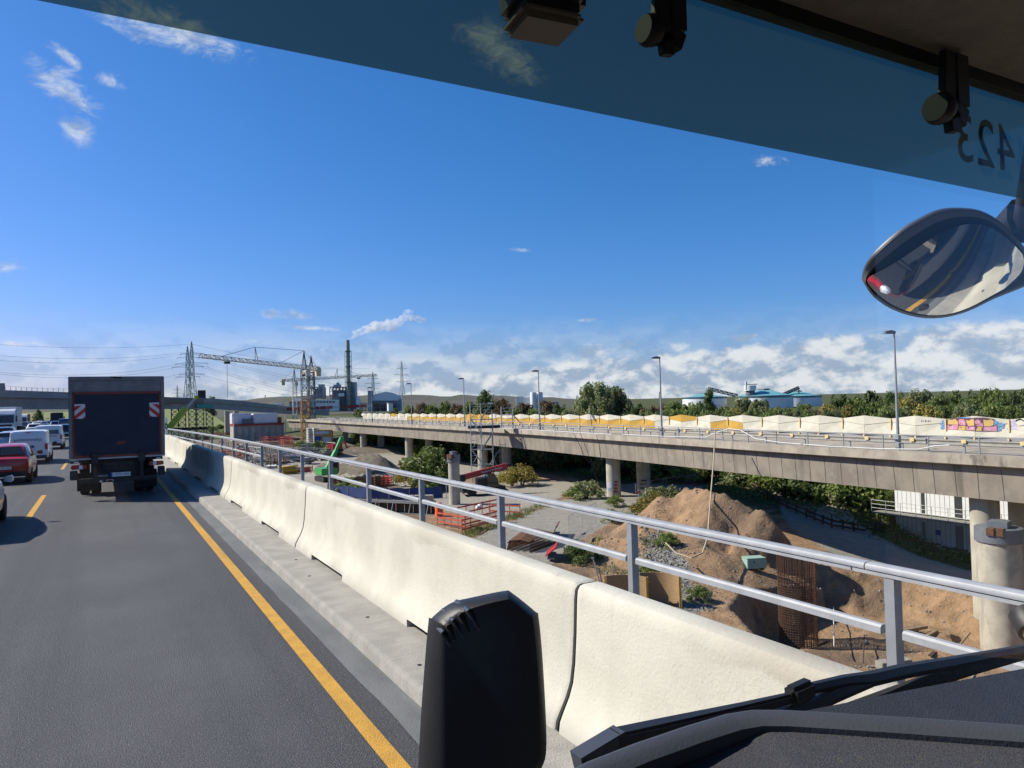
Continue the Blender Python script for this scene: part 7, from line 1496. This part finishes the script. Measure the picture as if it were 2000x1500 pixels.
for P_, w in ((((843, 1214), (866, 1236), (880, 1262)), .0016), (((866, 1191), (886, 1213), (904, 1246)), .0016), (((892, 1176), (916, 1194), (936, 1232)), .0020)):
    b = B(); b.path([at(*P_[0], .4675), at(*P_[1], .4490), at(*P_[2], .4514)], [w*.9, w, w*.8], 10); b.build('grille_rib', 'mirror_shell', dbo, smooth=60)
for P_, w in ((((855, 1203), (877, 1225), (888, 1248)), .0022), (((879, 1184), (901, 1203), (916, 1234)), .0022)):
    b = B(); b.path([at(*P_[0], .4690), at(*P_[1], .4500), at(*P_[2], .4506)], [w*.6, w, w*.4], 10); b.build('grille_slot', 'joint_rubber', dbo, smooth=60)
# front mirror hanging outside at upper right
MC = PYP(1845, 515, .95); MN = V((-.50, -.64, -.59)).normalized()
def mp_(x, y, off=0): d = ray(x, y); o_ = V((0, 0, CAMZ)); return o_+d*((MC-o_).dot(MN)/d.dot(MN))+MN*off
HO = [(1684, 548), (1689, 522), (1710, 492), (1758, 450), (1808, 421), (1840, 409), (1878, 407), (1915, 412), (1952, 432), (1990, 470), (2020, 512), (2022, 545), (1990, 562), (1940, 582), (1890, 606), (1840, 619), (1790, 618), (1740, 602), (1704, 577)]
HO = smooth_(HO+HO[:1], 3)[:-1]; cx, cyy = 1850, 515
GLS = [(1692, 550), (1698, 538), (1725, 520), (1768, 489), (1812, 458), (1846, 441), (1880, 432), (1915, 434), (1948, 450), (1982, 480), (2010, 515), (2010, 540), (1982, 552), (1935, 572), (1885, 596), (1840, 608), (1795, 607), (1748, 594), (1712, 571)]
GLS = smooth_(GLS+GLS[:1], 3)[:-1]
back = V((.86, .48, .05))
rings = [[mp_(x, y)+back*.0 for x, y in GLS], [mp_(lerp(x, cx, .015), lerp(y, cyy, .015), .006) for x, y in HO], [mp_(x, y, -.004) for x, y in HO], [mp_(lerp(x, cx, .02), lerp(y, cyy, .02))+back*.05 for x, y in HO], [mp_(lerp(x, cx, .25), lerp(y, cyy, .25))+back*.11 for x, y in HO], [mp_(lerp(x, cx, .7), lerp(y, cyy, .7))+back*.14 for x, y in HO]]
b = B(); b.loft(rings, caps=False); b.add(rings[-1], [tuple(range(len(HO)))]); mo = b.build('front_mirror', 'mirror_shell', co_, smooth=45)
b = B(); b.loft([[mp_(x, y, -.02) for x, y in GLS], [mp_(lerp(x, u, .5), lerp(y, w, .5), .009) for (x, y), (u, w) in zip(GLS, HO)], [mp_(x, y, .004) for x, y in HO]], caps=False); b.build('mirror_rim', 'mirror_rim', mo, smooth=60)
n_ = 9; b = B(); rs = []
for k in range(n_+1):
    f = 1-k/n_; bul = 0
    row = []
    for x, y in GLS:
        q = mp_(lerp(cx-8, x, max(f, .02)), lerp(cyy+6, y, max(f, .02))); r_ = (q-mp_(cx-8, cyy+6)).length; row.append(q+MN*(.012+.018-r_*r_/(2*.44)))
    rs.append(row)
b.loft(rs, caps=False); b.add(rs[-1], [tuple(range(len(GLS)))]); b.build('mirror_glass', 'mirror_glass', mo, smooth=80)
b = B(); b.path([mp_(1960, 440)+back*.08, mp_(1995, 425)+back*.06, mp_(2040, 420)+back*.02, V((1.42, .62, ZC+.50)), V((1.3, .5, ZC+.6))], [.03, .05, .055, .05, .05], 10); b.build('mirror_arm', 'black_plastic', mo, smooth=60)
b = B(); sc_c = PYP(2018, 1222, .86); b.lathe([(.004, .02), (.035, .015), (.040, -.005), (.036, -.03)], 18, sc_c, (MN*-1).to_track_quat('-Z', 'Y').to_matrix()); kb = b.build('kerb_mirror', 'black_plastic', co_, smooth=50)
b = B(); b.lathe([(.031, 0), (.025, .006), (.004, .010)], 18, sc_c+MN*.012, (MN*-1).to_track_quat('-Z', 'Y').to_matrix()); b.build('mirror_glass', 'mirror_glass', kb, smooth=80)
